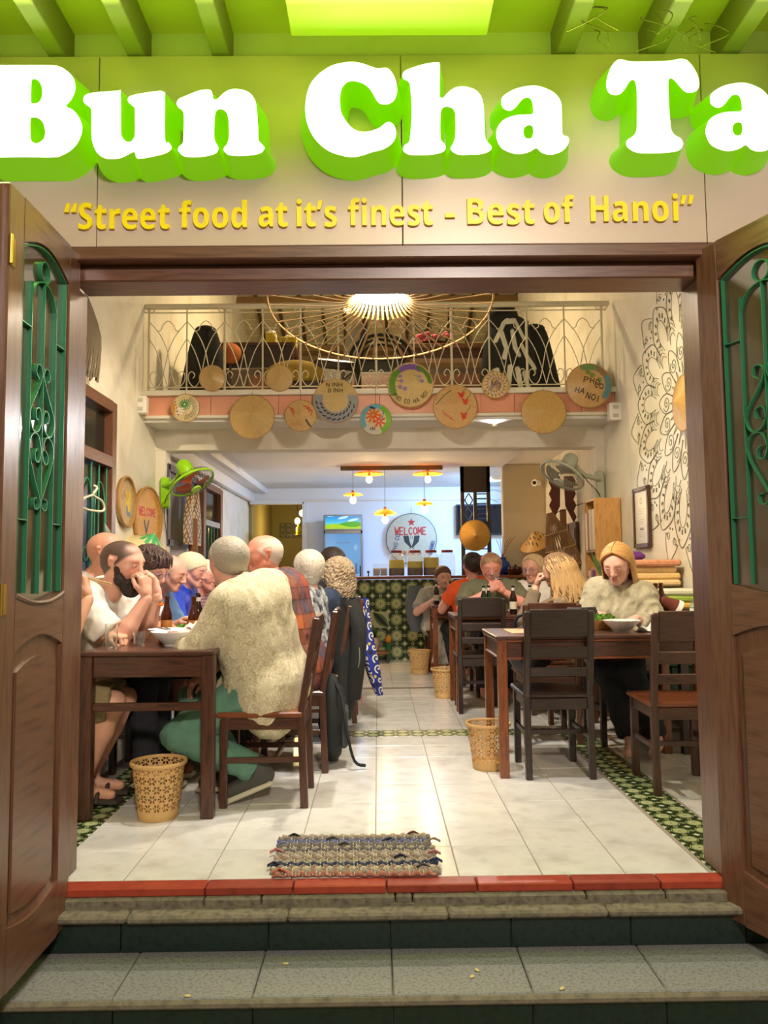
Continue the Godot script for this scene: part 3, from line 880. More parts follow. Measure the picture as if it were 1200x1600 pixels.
func letters() -> void:
	var face := glow("letter_face", Color(0.97, 1.0, 0.86), 3.2)
	var rim := glow("letter_rim", rgb(112, 178, 0), 0.72, rgb(110, 180, 4))
	var spec: Array = [["B", 0, 0, "glowing white capital B starting the shop name"], ["u", 0, 0, "glowing white lower-case u after the B on the sign"], ["n", 0, 0, "glowing white lower-case n ending the first word of the sign"], ["C", 0, 0, "glowing white capital C starting the middle word of the sign"], ["h", 0, 0, "glowing white lower-case h after the C on the sign"], ["a", 0, 0, "glowing white lower-case a after the h on the sign"], ["T", 0, 0, "glowing white capital T starting the last word of the sign"], ["a", 756, 7, "glowing white lower-case a after the T, at the sign's end"]]
	var names := {"B": "letter_capital", "u": "letter_small", "n": "letter_small", "C": "letter_capital", "h": "letter_small", "a": "letter_small", "T": "letter_capital"}
	for s in spec:
		var parts: PackedStringArray = OUTLINES[s[0]].split(";")
		var loops := []
		for ps in parts:
			var pts := []
			for p in ps.split(" "):
				var q := p.split(",")
				pts.append(Vector2(float(q[0]) + s[1], float(q[1]) + s[2]) * 0.001)
			loops.append(smooth2(pts, 3))
		var c := Vector2.ZERO
		for p in loops[0]:
			c += p
		c /= loops[0].size()
		var low := 9.0
		for p in loops[0]:
			low = minf(low, p.y)
		c.y = low
		for l in loops:
			for i in l.size():
				l[i] -= c
		var o := thing(names[s[0]] if s[0] != "a" else "letter_small", s[3], "sign letter", Vector3(c.x, c.y, -2.80), 0.0, "lit letters of the shop sign")
		var poly: PackedVector2Array = loops[0]
		for h in range(1, loops.size()):
			poly = holed(poly, loops[h])
		var f := MB.new()
		var ids := Geometry2D.triangulate_polygon(poly)
		for i in range(0, ids.size(), 3):
			f.tri(Vector3(poly[ids[i]].x, poly[ids[i]].y, 0.118), Vector3(poly[ids[i + 1]].x, poly[ids[i + 1]].y, 0.118), Vector3(poly[ids[i + 2]].x, poly[ids[i + 2]].y, 0.118), Vector3.BACK, Vector3.BACK, Vector3.BACK)
		put("lit_face", f, face, o)
		var r := MB.new()
		r.side(loops[0], 0.12, Vector3.ZERO, Basis(), 0.026)
		for h in range(1, loops.size()):
			r.side(loops[h], 0.12, Vector3.ZERO, Basis(), 0.006, true)
		put("side_wall", r, rim, o)

func tagline() -> void:
	var o := thing("slogan_lettering", "raised yellow slogan lettering below the glowing shop name", "lettering", Vector3(0, 2.42, -2.80))
	var m := flat("slogan_yellow", rgb(255, 226, 14), 0.35)
	var fnt := SystemFont.new()
	fnt.font_names = PackedStringArray(["Droid Sans"])
	fnt.font_weight = 700
	# word, left and right edge, baseline, height of a capital (all in metres)
	var k := 0.002295
	for w in [["“Street", 93, 262, 334], ["food", 278, 387, 333], ["at", 406, 452, 332], ["it’s", 467, 532, 332], ["finest", 550, 687, 331], ["-", 707, 723, 331], ["Best", 743, 852, 330], ["of", 867, 917, 328], ["Hanoi”", 943, 1112, 327]]:
		var tm := TextMesh.new()
		tm.text = w[0]
		tm.font = fnt
		tm.font_size = 64
		tm.pixel_size = 0.001
		tm.depth = 0.012
		tm.curve_step = 1.0
		var bb := tm.get_aabb()
		var sx: float = (w[2] - w[1]) * k / bb.size.x
		var sy := 0.097 / (0.0455 * 1.0)
		var st := SurfaceTool.new()
		var wide := 1.0
		st.append_from(tm, 0, Transform3D(Basis.from_scale(Vector3(sx, sy, 1.0)), Vector3((w[1] - 592.5) * k - bb.position.x * sx, (383 - w[3]) * k + 2.308 - 2.42 + 0.0, 0.006)))
		var mi := put("word", st.commit(), m, o)
		mi.position.y -= 0.0

func steps() -> void:
	var lg := sroot("floor_front_steps", "stone front steps below the doorway")
	var rng := RandomNumberGenerator.new()
	rng.seed = 21
	put("step_core", span(-1.5, 1.36, -0.55, -0.055, -3.1, -2.81), mats.concrete, lg)
	# broken concrete strip under the red sill
	var cut := [-1.2, -0.62, -0.42, 0.05, 0.11, 0.72, 1.0, 1.30]
	for i in cut.size() - 1:
		put("edge_block", span(cut[i] + 0.002, cut[i + 1] - 0.002, -0.062 - rng.randf() * 0.004, -0.030, -2.95, -2.818 + rng.randf() * 0.008, 0.006), mats.concrete, lg)
	for i in 5:
		var a := -1.42 + i * 0.55
		put("nosing_stone", span(a + 0.001, minf(a + 0.549, 1.33), -0.088, -0.062, -2.95, -2.752 + rng.randf() * 0.006, 0.009), mats.concrete, lg)
	var rc := [-1.45, -0.9, -0.39, 0.03, 0.45, 0.866, 1.268, 1.36]
	for i in rc.size() - 1:
		put("riser_tile", span(rc[i] + 0.0015, rc[i + 1] - 0.0015, -0.2, -0.088, -2.82, -2.795, 0.002), mats.green_stone, lg)
	put("tread_core", span(-1.6, 1.36, -0.6, -0.222, -2.95, -2.53), mats.concrete, lg)
	var tc := [-1.6, -1.25, -0.832, -0.4, 0.034, 0.468, 0.883, 1.36]
	for i in tc.size() - 1:
		put("tread_slab", span(tc[i] + 0.0015, tc[i + 1] - 0.0015, -0.222, -0.2, -2.80, -2.505 + rng.randf() * 0.004, 0.004), mats.granite, lg)
	put("tread_nosing", span(-1.6, 1.36, -0.232, -0.205, -2.54, -2.49, 0.008), mats.concrete, lg)
	for i in tc.size() - 1:
		put("riser_tile", span(tc[i] + 0.0015, tc[i + 1] - 0.0015, -0.42, -0.232, -2.55, -2.515, 0.002), mats.green_stone, lg)
	struct("ground_pavement", span(-6, 6, -0.6, -0.40, -3.1, 7.0), mats.pavement)
	for i in 5:
		var p: Array = [[-0.32, -2.70], [0.29, -2.60], [0.31, -2.64], [-0.6, -2.51], [0.56, -2.52]][i]
		var lf := MB.new()
		lf.ball(Vector3(0, 0.003, 0), Vector3(0.012, 0.003, 0.007), 8, Basis(Vector3.UP, i))
		meta(put("litter_scrap", lf, flat("scrap", rgb(196, 178, 120), 0.8), null, Vector3(p[0], -0.2, p[1])), ["small pale scrap at the back of the tread, left of the middle", "small pale scrap on the tread, left one of the close pair", "small pale scrap on the tread, right one of the close pair", "small pale scrap at the tread's front edge, left of the rug", "small pale scrap at the tread's front edge, right of the middle"][i], "litter", "scraps on the grey step")

# ---------- door leaves ----------
func door_leaf(called: String, label: String, at: Vector3, turn: float, grille := true) -> Node3D:
	var o := sroot(called, label)
	o.position = at
	o.rotation.y = turn
	var W: Material = mats.door_wood
	var H := 2.41
	var w := 0.56
	for u in [0.05, w - 0.05]:
		put("stile", box1(Vector3(u, H * 0.5, 0), Vector3(0.1, H, 0.045), 0.004), W, o)
	var B := Basis()
	var arc := func(v0: float, rise: float) -> Array:
		var a := []
		for i in 13:
			var q := i / 12.0
			a.append(Vector2(lerpf(0.1, w - 0.1, q), v0 + rise * sin(PI * q)))
		return a
	var top: Array = arc.call(2.265, 0.055)
	top.append_array([Vector2(w - 0.1, H), Vector2(0.1, H)])
	var mb := MB.new()
	mb.prism(PackedVector2Array(top), 0.045, Vector3(0, 0, -0.0225), B)
	put("top_rail", mb, W, o)
	var mid: Array = arc.call(1.165, -0.03)
	var m2: Array = arc.call(0.985, 0.045)
	m2.reverse()
	mid.append_array(m2)
	mb = MB.new()
	mb.prism(PackedVector2Array(mid), 0.045, Vector3(0, 0, -0.0225), B)
	put("middle_rail", mb, W, o)
	var low: Array = arc.call(0.185, -0.03)
	low.append_array([Vector2(w - 0.1, 0), Vector2(0.1, 0)])
	mb = MB.new()
	mb.prism(PackedVector2Array(low), 0.045, Vector3(0, 0, -0.0225), B)
	put("bottom_rail", mb, W, o)
	mb = MB.new()
	mb.box(Vector3(w * 0.5, 0.585, 0), Vector3(w - 0.19, 0.9, 0.016), 0.002)
	var rp: Array = []
	for i in 13:
		var q := i / 12.0
		rp.append(Vector2(lerpf(0.135, w - 0.135, q), 0.925 + 0.035 * sin(PI * q)))
	for i in 13:
		var q := i / 12.0
		rp.append(Vector2(lerpf(w - 0.135, 0.135, q), 0.215 - 0.02 * sin(PI * q)))
	mb.prism(PackedVector2Array(rp), 0.032, Vector3(0, 0, -0.016), B)
	put("lower_panel", mb, W, o)
	put("sill_bead", tube1(Array(smooth([Vector3(0.1, 1.16, -0.022), Vector3(0.2, 1.137, -0.024), Vector3(0.28, 1.132, -0.024), Vector3(0.36, 1.137, -0.024), Vector3(0.46, 1.16, -0.022)], 4)), 0.008, 6), W, o)
	put("glass_pane", box1(Vector3(w * 0.5, 1.72, 0.0), Vector3(w - 0.19, 1.24, 0.004), 0.0), mats.door_glass, o)
	if not grille:
		return o
	var I: Material = mats.iron_green
	var D := Vector3(0, 0, 1)
	var strip := func(called2: String, pts: Array, steps: int = 5, wd: float = 0.030) -> void:
		var r := MB.new()
		var q := []
		for p in pts:
			q.append(Vector3(p[0], p[1] + 0.12, 0))
		r.ribbon(smooth(q, steps), D, wd, 0.0035)
		put(called2, r, I, o)
	for e in [-1, 1]:
		strip.call("frame_strip", [[0.28 + 0.168 * e, 1.045], [0.28 + 0.168 * e, 1.6], [0.28 + 0.168 * e, 2.14]], 1, 0.034)
		strip.call("tie_strip", [[0.28 + 0.095 * e, 1.90], [0.28 + 0.168 * e, 1.90]], 1)
		strip.call("tie_strip", [[0.28 + 0.095 * e, 1.275], [0.28 + 0.168 * e, 1.275]], 1)
		var hx := func(a: float) -> float: return 0.28 + a * e
		strip.call("scroll_strip", [[hx.call(0.03), 1.745], [hx.call(0.052), 1.762], [hx.call(0.044), 1.79], [hx.call(0.02), 1.79], [hx.call(0.006), 1.76], [hx.call(0.035), 1.71], [hx.call(0.08), 1.65], [hx.call(0.092), 1.61], [hx.call(0.07), 1.57], [hx.call(0.03), 1.572], [hx.call(0.006), 1.61], [hx.call(0.02), 1.648], [hx.call(0.048), 1.64], [hx.call(0.046), 1.612], [hx.call(0.03), 1.61]])
		strip.call("scroll_strip", [[hx.call(0.03), 1.515], [hx.call(0.048), 1.50], [hx.call(0.046), 1.475], [hx.call(0.02), 1.472], [hx.call(0.006), 1.51], [hx.call(0.03), 1.558], [hx.call(0.07), 1.556], [hx.call(0.092), 1.52], [hx.call(0.08), 1.47], [hx.call(0.04), 1.40], [hx.call(0.006), 1.345], [hx.call(0.018), 1.318], [hx.call(0.045), 1.318], [hx.call(0.05), 1.345], [hx.call(0.032), 1.352]])
	var ar := []
	for i in 17:
		var a := PI * i / 16.0
		ar.append([0.28 + 0.095 * cos(a), 1.985 + 0.093 * sin(a)])
	ar.push_front([0.375, 1.045])
	ar.append([0.185, 1.045])
	strip.call("arch_strip", ar, 2)
	strip.call("spine_strip", [[0.28, 1.04], [0.28, 1.5], [0.28, 2.078]], 1)
	var rg := []
	for i in 17:
		rg.append([0.28 + 0.034 * cos(TAU * i / 16.0), 2.115 + 0.036 * sin(TAU * i / 16.0)])
	strip.call("ring_strip", rg, 2)
	var fr := []
	for i in 9:
		var q := i / 8.0
		fr.append([lerpf(0.112, 0.448, q), 2.14 + 0.05 * sin(PI * q)])
	strip.call("frame_strip", fr, 2, 0.034)
	return o

func doors() -> void:
	var l := door_leaf("door_1", "left glossy brown door leaf with green iron scrollwork", Vector3(-1.1225, -0.12, -2.84), -PI / 2)
	door_leaf("door_2", "right glossy brown door leaf with green iron scrollwork, swung further open", Vector3(1.2254, -0.12, -2.842), deg_to_rad(-68.2))
	door_leaf("door_3", "folded outer door leaf at the far left edge", Vector3(-1.13, -0.12, -2.245), PI, false)
	for y in [2.2, 1.15, 0.2]:
		var h := MB.new()
		h.tube(PackedVector3Array([Vector3(0.562, y - 0.045, -0.03), Vector3(0.562, y + 0.045, -0.03)]), 0.007, 10)
		h.box(Vector3(0.54, y, -0.024), Vector3(0.035, 0.09, 0.003), 0.001)
		put("hinge", h, mats.brass, l)
	# dark window of the hall's left wall: transom above, green grille below
	var wnd := sroot("window_1", "dark-framed window with transom and green grille in the left wall")
	wnd.position = Vector3(-2.15, 0, -5.45)
	var W: Material = mats.door_wood
	for z in [-0.66, 0.66]:
		put("jamb", box1(Vector3(0.03, 1.23, z), Vector3(0.1, 2.46, 0.09), 0.004), W, wnd)
	for y in [2.42, 1.98, 0.85]:
		put("rail", box1(Vector3(0.03, y, 0), Vector3(0.1, 0.09, 1.24), 0.004), W, wnd)
	put("back_board", box1(Vector3(0.0, 1.25, 0), Vector3(0.02, 2.36, 1.24), 0), flat("night_pane", rgb(26, 28, 24), 0.12), wnd)
	put("lower_board", box1(Vector3(0.02, 0.42, 0), Vector3(0.03, 0.8, 1.24), 0.004), W, wnd)
	for i in 8:
		put("grille_bar", tube1([Vector3(0.05, 0.9, -0.56 + i * 0.16), Vector3(0.05, 1.93, -0.56 + i * 0.16)], 0.008, 6), mats.iron_green, wnd)
	for i in 4:
		var z := -0.40 + i * 0.27
		put("grille_arch", tube1(Array(smooth([Vector3(0.06, 1.2, z - 0.1), Vector3(0.06, 1.65, z - 0.1), Vector3(0.06, 1.80, z), Vector3(0.06, 1.65, z + 0.1), Vector3(0.06, 1.2, z + 0.1)], 5)), 0.007, 6), mats.iron_green, wnd)
		var rg := MB.new()
		rg.tube(ring(Vector3(0.06, 1.25, z), 0.05, Basis(Vector3.UP, PI / 2), 14), 0.006, 6, true)
		put("grille_ring", rg, mats.iron_green, wnd)
	# second dark window, in the back room
	var w2 := sroot("window_2", "tall dark window with a brown frame in the back room")
	w2.position = Vector3(-2.12, 0, -9.75)
	for z in [-0.5, 0.5]:
		put("jamb", box1(Vector3(0.03, 1.1, z), Vector3(0.08, 2.2, 0.12), 0.004), flat("window_brown", rgb(126, 88, 60), 0.5), w2)
	put("head", box1(Vector3(0.03, 2.17, 0), Vector3(0.08, 0.08, 0.9), 0.004), mats.window_brown, w2)
	put("transom", box1(Vector3(0.03, 1.72, 0), Vector3(0.06, 0.07, 0.9), 0.004), flat("transom_grey", rgb(150, 160, 160), 0.5), w2)
	put("pane", box1(Vector3(0.0, 1.1, 0), Vector3(0.03, 2.1, 0.9), 0), mats.night_pane, w2)
	for i in 5:
		put("grille_bar", tube1([Vector3(0.035, 0.2, -0.36 + i * 0.18), Vector3(0.035, 1.68, -0.36 + i * 0.18)], 0.008, 6), mats.iron_green, w2)

# ---------- furniture ----------
func chair(label: String, at: Vector3, turn: float, wood := "black_wood", group := "dark wooden dining chairs", seat_wood := "") -> Node3D:
	# faces -z: its back stands at +z
	var o := thing("dining_chair", label, "chair", at, turn, group)
	var M: Material = mats[wood]
	put("seat", box1(Vector3(0, 0.432, -0.01), Vector3(0.38, 0.028, 0.41), 0.008), mats[seat_wood] if seat_wood else M, o)
	for s in [-1, 1]:
		var fl := MB.new()
		fl.bar(Vector3(0.158 * s, 0.0, -0.182), Vector3(0.158 * s, 0.42, -0.182), 0.036, 0.036, Vector3.BACK, 0.003)
		put("front_leg", fl, M, o)
		var bl := MB.new()
		bl.bar(Vector3(0.168 * s, 0.0, 0.20), Vector3(0.168 * s, 0.435, 0.185), 0.034, 0.036, Vector3.BACK, 0.003)
		bl.bar(Vector3(0.168 * s, 0.43, 0.185), Vector3(0.168 * s, 0.885, 0.26), 0.034, 0.034, Vector3.BACK, 0.006)
		put("back_leg", bl, M, o)
		put("side_apron", box1(Vector3(0.158 * s, 0.39, 0.0), Vector3(0.022, 0.058, 0.34), 0.002), M, o)
		put("side_stretcher", box1(Vector3(0.16 * s, 0.22, 0.0), Vector3(0.018, 0.026, 0.36), 0.002), M, o)
	put("front_apron", box1(Vector3(0, 0.39, -0.182), Vector3(0.29, 0.058, 0.022), 0.002), M, o)
	put("back_apron", box1(Vector3(0, 0.39, 0.186), Vector3(0.3, 0.058, 0.022), 0.002), M, o)
	put("stretcher", box1(Vector3(0, 0.22, 0.06), Vector3(0.3, 0.026, 0.018), 0.002), M, o)
	var tilt := Basis(Vector3.RIGHT, 0.163)
	put("top_rail", box1(Vector3(0, 0.82, 0.25), Vector3(0.306, 0.15, 0.02), 0.004, tilt), M, o)
	put("back_slat", box1(Vector3(0, 0.665, 0.2245), Vector3(0.306, 0.06, 0.018), 0.004, tilt), M, o)
	put("back_slat", box1(Vector3(0, 0.56, 0.207), Vector3(0.306, 0.05, 0.018), 0.004, tilt), M, o)
	return o

func table(label: String, x0: float, x1: float, z0: float, z1: float, style: int, group := "dark wooden dining tables") -> Node3D:
	# z0 nearer the door than z1
	var c := Vector3((x0 + x1) * 0.5, 0, (z0 + z1) * 0.5)
	var o := thing("dining_table", label, "table", c, 0.0, group)
	var w := x1 - x0
	var d := z0 - z1
	var M: Material = mats.dark_wood
	put("table_top", box1(Vector3(0, 0.738, 0), Vector3(w, 0.024, d), 0.006), M, o)
	var ins := 0.03 if style == 0 else 0.035
	var lw := 0.058 if style == 0 else 0.05
	for sx in [-1, 1]:
		for sz in [-1, 1]:
			var p := Vector3(sx * (w * 0.5 - ins), 0, sz * (d * 0.5 - ins))
			var l := MB.new()
			l.bar(p, p + Vector3(0, 0.727, 0), lw, lw, Vector3.BACK, 0.004)
			put("leg", l, M if style == 0 else mats.red_wood, o)
		put("side_apron", box1(Vector3(sx * (w * 0.5 - ins), 0.678, 0), Vector3(0.024, 0.096, d - 2 * ins - lw), 0.003), M, o)
	for sz in [-1, 1]:
		put("end_apron", box1(Vector3(0, 0.678, sz * (d * 0.5 - ins)), Vector3(w - 2 * ins - lw, 0.096, 0.024), 0.003), M, o)
		if style == 0:
			put("foot_rail", box1(Vector3(0, 0.497, sz * (d * 0.5 - ins)), Vector3(w - 2 * ins - lw, 0.036, 0.03), 0.003), M, o)
	if style == 1:
		var b := MB.new()
		for sz in [-1, 1]:
			b.box(Vector3(0, 0.722, sz * (d * 0.5 - 0.012)), Vector3(w - 0.02, 0.012, 0.016), 0.004)
			b.box(Vector3(0, 0.628, sz * (d * 0.5 - 0.022)), Vector3(w - 0.04, 0.014, 0.018), 0.004)
		for sx in [-1, 1]:
			b.box(Vector3(sx * (w * 0.5 - 0.012), 0.722, 0), Vector3(0.016, 0.012, d - 0.02), 0.004)
			b.box(Vector3(sx * (w * 0.5 - 0.022), 0.628, 0), Vector3(0.018, 0.014, d - 0.04), 0.004)
		put("edge_bead", b, mats.red_wood, o)
	return o

func furniture() -> void:
	table("dark wooden table at the front of the left row, with a foot rail", -1.365, -0.75, -3.59, -4.72, 0)
	table("second dark table of the left row, behind the white bowls", -1.365, -0.75, -4.73, -5.86, 0)
	table("third dark table of the left row, beyond the beer bottles", -1.365, -0.75, -5.87, -7.0, 0)
	table("dark wooden table with a molded edge, nearest on the right, with a bowl of greens", 0.63, 1.76, -4.2, -4.78, 1)
	table("dark wooden table on the right in front of the man in the olive shirt", 0.60, 1.78, -6.18, -6.78, 1)
	table("small dark table farthest back on the right, with one brown bottle", 0.55, 1.1, -8.02, -8.55, 1)
	chair("black wooden chair seen from behind at the nearest right table", Vector3(0.955, 0, -4.385), 0.0, "black_wood", "dark wooden dining chairs")
	chair("brown wooden chair with a red-brown seat by the right door leaf", Vector3(1.525, 0, -4.06), -0.03, "dark_wood", "dark wooden dining chairs", "red_wood")
	chair("black wooden chair seen from behind, second from the front on the right side", Vector3(0.80, 0, -6.30), 0.0)
	chair("brown wooden chair with its back to the nearest right table, a bag on it", Vector3(1.10, 0, -5.20), 0.0, "dark_wood")
	chair("black wooden chair behind the nearest right table, under the blonde woman", Vector3(1.56, 0, -5.12), PI, "black_wood")
	chair("dark chair under the woman with long wavy blonde hair", Vector3(1.36, 0, -5.85), 0.15, "dark_wood")
	chair("dark chair under the man in the olive shirt", Vector3(1.02, 0, -7.05), PI, "dark_wood")
	chair("dark chair under the woman in the white blouse", Vector3(1.42, 0, -7.05), PI, "dark_wood")
	chair("dark chair under the person in orange", Vector3(0.98, 0, -7.75), 0.0, "dark_wood")
	chair("dark chair under the woman in pale grey by the counter", Vector3(0.72, 0, -8.85), PI, "dark_wood")
	chair("brown wooden chair with a red-brown seat under the man in the cream shirt", Vector3(-0.555, 0, -3.92), PI / 2, "dark_wood", "dark wooden dining chairs", "red_wood")
	chair("brown chair under the man in the plaid shirt, on the aisle", Vector3(-0.50, 0, -4.55), PI / 2, "dark_wood")
	chair("dark chair on the aisle hung with the long black jacket", Vector3(-0.44, 0, -5.22), PI / 2, "dark_wood")
	chair("dark chair on the aisle hung with the blue patterned scarf", Vector3(-0.38, 0, -5.95), PI / 2, "dark_wood")
	chair("dark chair on the aisle beyond the patterned scarf", Vector3(-0.42, 0, -6.6), PI / 2, "black_wood")
	for q in [[-3.85, "dark chair by the door under the man whose face is hidden"], [-4.25, "dark chair under the bearded man in the white T-shirt"], [-4.85, "dark chair under the man with tousled brown hair"], [-5.4, "dark chair under the man in the denim shirt"], [-5.95, "dark chair under the man in the blue jacket"], [-6.5, "dark chair under the man in the checked shirt"]]:
		chair(q[1], Vector3(-1.66, 0, q[0]), -PI / 2, "black_wood")
	# side table along the right wall
	var s := thing("side_table", "narrow dark side table along the right wall under the folded cloths", "table", Vector3(2.0, 0, -5.6))
	put("table_top", box1(Vector3(0, 0.765, 0), Vector3(0.42, 0.03, 1.9), 0.005), mats.black_wood, s)
	for sx in [-1, 1]:
		for sz in [-1, 1]:
			put("leg", box1(Vector3(sx * 0.17, 0.375, sz * 0.88), Vector3(0.05, 0.75, 0.05), 0.003), mats.black_wood, s)
	put("shelf", box1(Vector3(0, 0.3, 0), Vector3(0.38, 0.025, 1.7), 0.004), mats.black_wood, s)

func waste_basket_mesh() -> ArrayMesh:
	# tapered wall pierced with rows of six-petal flowers, a rolled rim, a base
	var m := MB.new()
	var h := 0.245
	var nu := 15
	var nv := 6
	var sub := 13
	var wall := func(u: float, v: float) -> Vector3:
		var r := lerpf(0.088, 0.118, v)
		return Vector3(cos(u * TAU) * r, v * h, sin(u * TAU) * r)
	for j in nv * sub:
		var cv := (j % sub + 0.5) / sub - 0.5
		var row := j / sub
		var run := 0
		for i in nu * sub + 1:
			var open := false
			if i < nu * sub and row > 0 and row < nv:
				var fi := i + (sub / 2 if row % 2 else 0)
				var cu := (fi % sub + 0.5) / sub - 0.5
				var r := Vector2(cu, cv).length()
				var a := atan2(cv, cu)
				open = r > 0.09 and r < 0.46 and cos(a * 6.0) > -0.25 + 2.0 * absf(r - 0.27)
			if open or i == nu * sub:
				if run > 0:
					# one strip for the run of closed cells, cut every few cells to stay round
					var a0 := i - run
					while a0 < i:
						var a1 := mini(a0 + 5, i)
						var p := [wall.call(float(a0) / (nu * sub), float(j) / (nv * sub)), wall.call(float(a1) / (nu * sub), float(j) / (nv * sub)), wall.call(float(a1) / (nu * sub), float(j + 1) / (nv * sub)), wall.call(float(a0) / (nu * sub), float(j + 1) / (nv * sub))]
						var n0 := Vector3(p[0].x, 0.0, p[0].z).normalized()
						var n1 := Vector3(p[1].x, 0.0, p[1].z).normalized()
						m.tri(p[0], p[1], p[2], n0, n1, n1)
						m.tri(p[0], p[2], p[3], n0, n1, n0)
						a0 = a1
				run = 0
			else:
				run += 1
	return m.mesh()

func waste_baskets() -> void:
	var wallm := waste_basket_mesh()
	var pl := flat("basket_plastic", rgb(206, 164, 104), 0.5, 0.0, {"backlight_enabled": true, "backlight": Color(0.2, 0.13, 0.06), "cull_mode": BaseMaterial3D.CULL_DISABLED})
	var rim := MB.new()
	rim.lathe([[0.117, 0.238], [0.126, 0.236], [0.129, 0.244], [0.126, 0.252], [0.118, 0.252], [0.115, 0.246], [0.117, 0.238]], 40)
	var base := MB.new()
	base.lathe([[0.0, 0.0], [0.085, 0.0], [0.089, 0.004], [0.0905, 0.022], [0.087, 0.020], [0.085, 0.006], [0.0, 0.006]], 40)
	var rm := rim.mesh()
	var bm := base.mesh()
	for b in [[-1.01, -3.64, "tan pierced plastic waste basket under the front left table"], [0.61, -4.44, "tan pierced plastic waste basket by the leg of the nearest right table"], [0.58, -6.90, "tan pierced plastic waste basket in the middle of the right side of the aisle"], [0.44, -8.50, "tan plastic waste basket farthest back, near the tiled counter"]]:
		var o := thing("waste_basket", b[2], "waste basket", Vector3(b[0], 0.001, b[1]), b[0] * 3.0, "tan pierced waste baskets")
		put("basket_wall", wallm, pl, o)
		put("rim", rm, pl, o)
		put("base", bm, pl, o)

func rag_rug() -> void:
	var o := thing("rag_rug", "small woven rag rug of grey, pink and blue strips inside the doorway", "rug", Vector3(-0.09, 0.0, -3.11))
	var rng := RandomNumberGenerator.new()
	rng.seed = 77
	var cols := [rgb(150, 138, 120), rgb(128, 116, 104), rgb(176, 162, 140), rgb(94, 90, 88), rgb(140, 120, 104), rgb(70, 78, 96), rgb(160, 148, 126), rgb(116, 108, 96)]
	var n := 26
	for j in n:
		var t := float(j) / (n - 1)
		var z := lerpf(0.205, -0.20, t)
		var col: Color = cols[rng.randi() % cols.size()]
		if j in [5, 6]:
			col = rgb(48, 56, 76)
		if j in [20, 21]:
			col = rgb(92, 100, 134)
		if j == 3:
			col = rgb(190, 176, 150)
		if j == 0:
			col = rgb(168, 110, 90)
		var key := "rag_%d" % j
		var pts := PackedVector3Array()
		var rad := PackedFloat32Array()
		var w0 := -0.295 - rng.randf() * 0.02
		var w1 := 0.295 + rng.randf() * 0.02
		var seg := 96
		for i in seg + 1:
			var x := lerpf(w0, w1, float(i) / seg)
			var up := sin(x * 150.0 + PI * j)
			pts.append(Vector3(x - t * 0.02 + 0.006 * sin(j * 2.1), 0.010 + 0.004 * up, z + 0.004 * sin(x * 9.0 + j * 0.3)))
			rad.append(0.0078 + 0.0022 * up)
		var m := MB.new()
		m.tube(pts, rad, 6)
		put("rag_strip", m, tri_mat(key, noise_tex(0.09, 200 + j % 5, [col.darkened(0.25), col, col.lightened(0.12)], 64), 9.0, 0.95), o)
	for i in 46:
		# pale warp threads that dip between the strips
		var x := -0.28 + i * 0.0125
		var pts := PackedVector3Array()
		for j in n * 4 + 1:
			var t := float(j) / (n * 4)
			pts.append(Vector3(x - t * 0.02, 0.0115 + 0.0062 * sin(t * (n - 1) * PI + PI * i), lerpf(0.212, -0.207, t)))
		put("warp_thread", tube1(Array(pts), 0.0021, 4), flat("warp", rgb(206, 196, 170), 0.95), o)
	var tag := [[-0.24, -0.19, rgb(60, 66, 40)], [-0.29, -0.02, rgb(196, 128, 128)], [-0.25, 0.19, rgb(190, 104, 72)], [0.20, -0.20, rgb(120, 60, 54)], [0.28, -0.12, rgb(160, 146, 120)], [0.27, 0.02, rgb(186, 120, 116)], [0.27, 0.10, rgb(54, 66, 104)], [-0.13, -0.15, rgb(104, 98, 90)], [0.10, -0.13, rgb(74, 80, 104)], [0.22, 0.16, rgb(70, 74, 64)], [0.14, 0.06, rgb(48, 54, 74)], [-0.08, -0.08, rgb(84, 80, 62)], [-0.28, 0.12, rgb(60, 62, 74)]]
	for i in tag.size():
		var q: Array = tag[i]
		var m := MB.new()
		m.tube(smooth([Vector3(q[0], 0.014, q[1]), Vector3(q[0] + 0.015, 0.028, q[1] + 0.012), Vector3(q[0] + 0.03, 0.022, q[1] - 0.008), Vector3(q[0] + 0.05, 0.016, q[1] + 0.004)].map(func(p): return p if q[0] > -0.2 else Vector3(2 * q[0] - p.x, p.y, p.z)), 4), 0.009, 6, false, true, Vector2(1.0, 0.45))
		put("loose_end", m, flat("rag_end_%d" % i, q[2], 0.95), o)

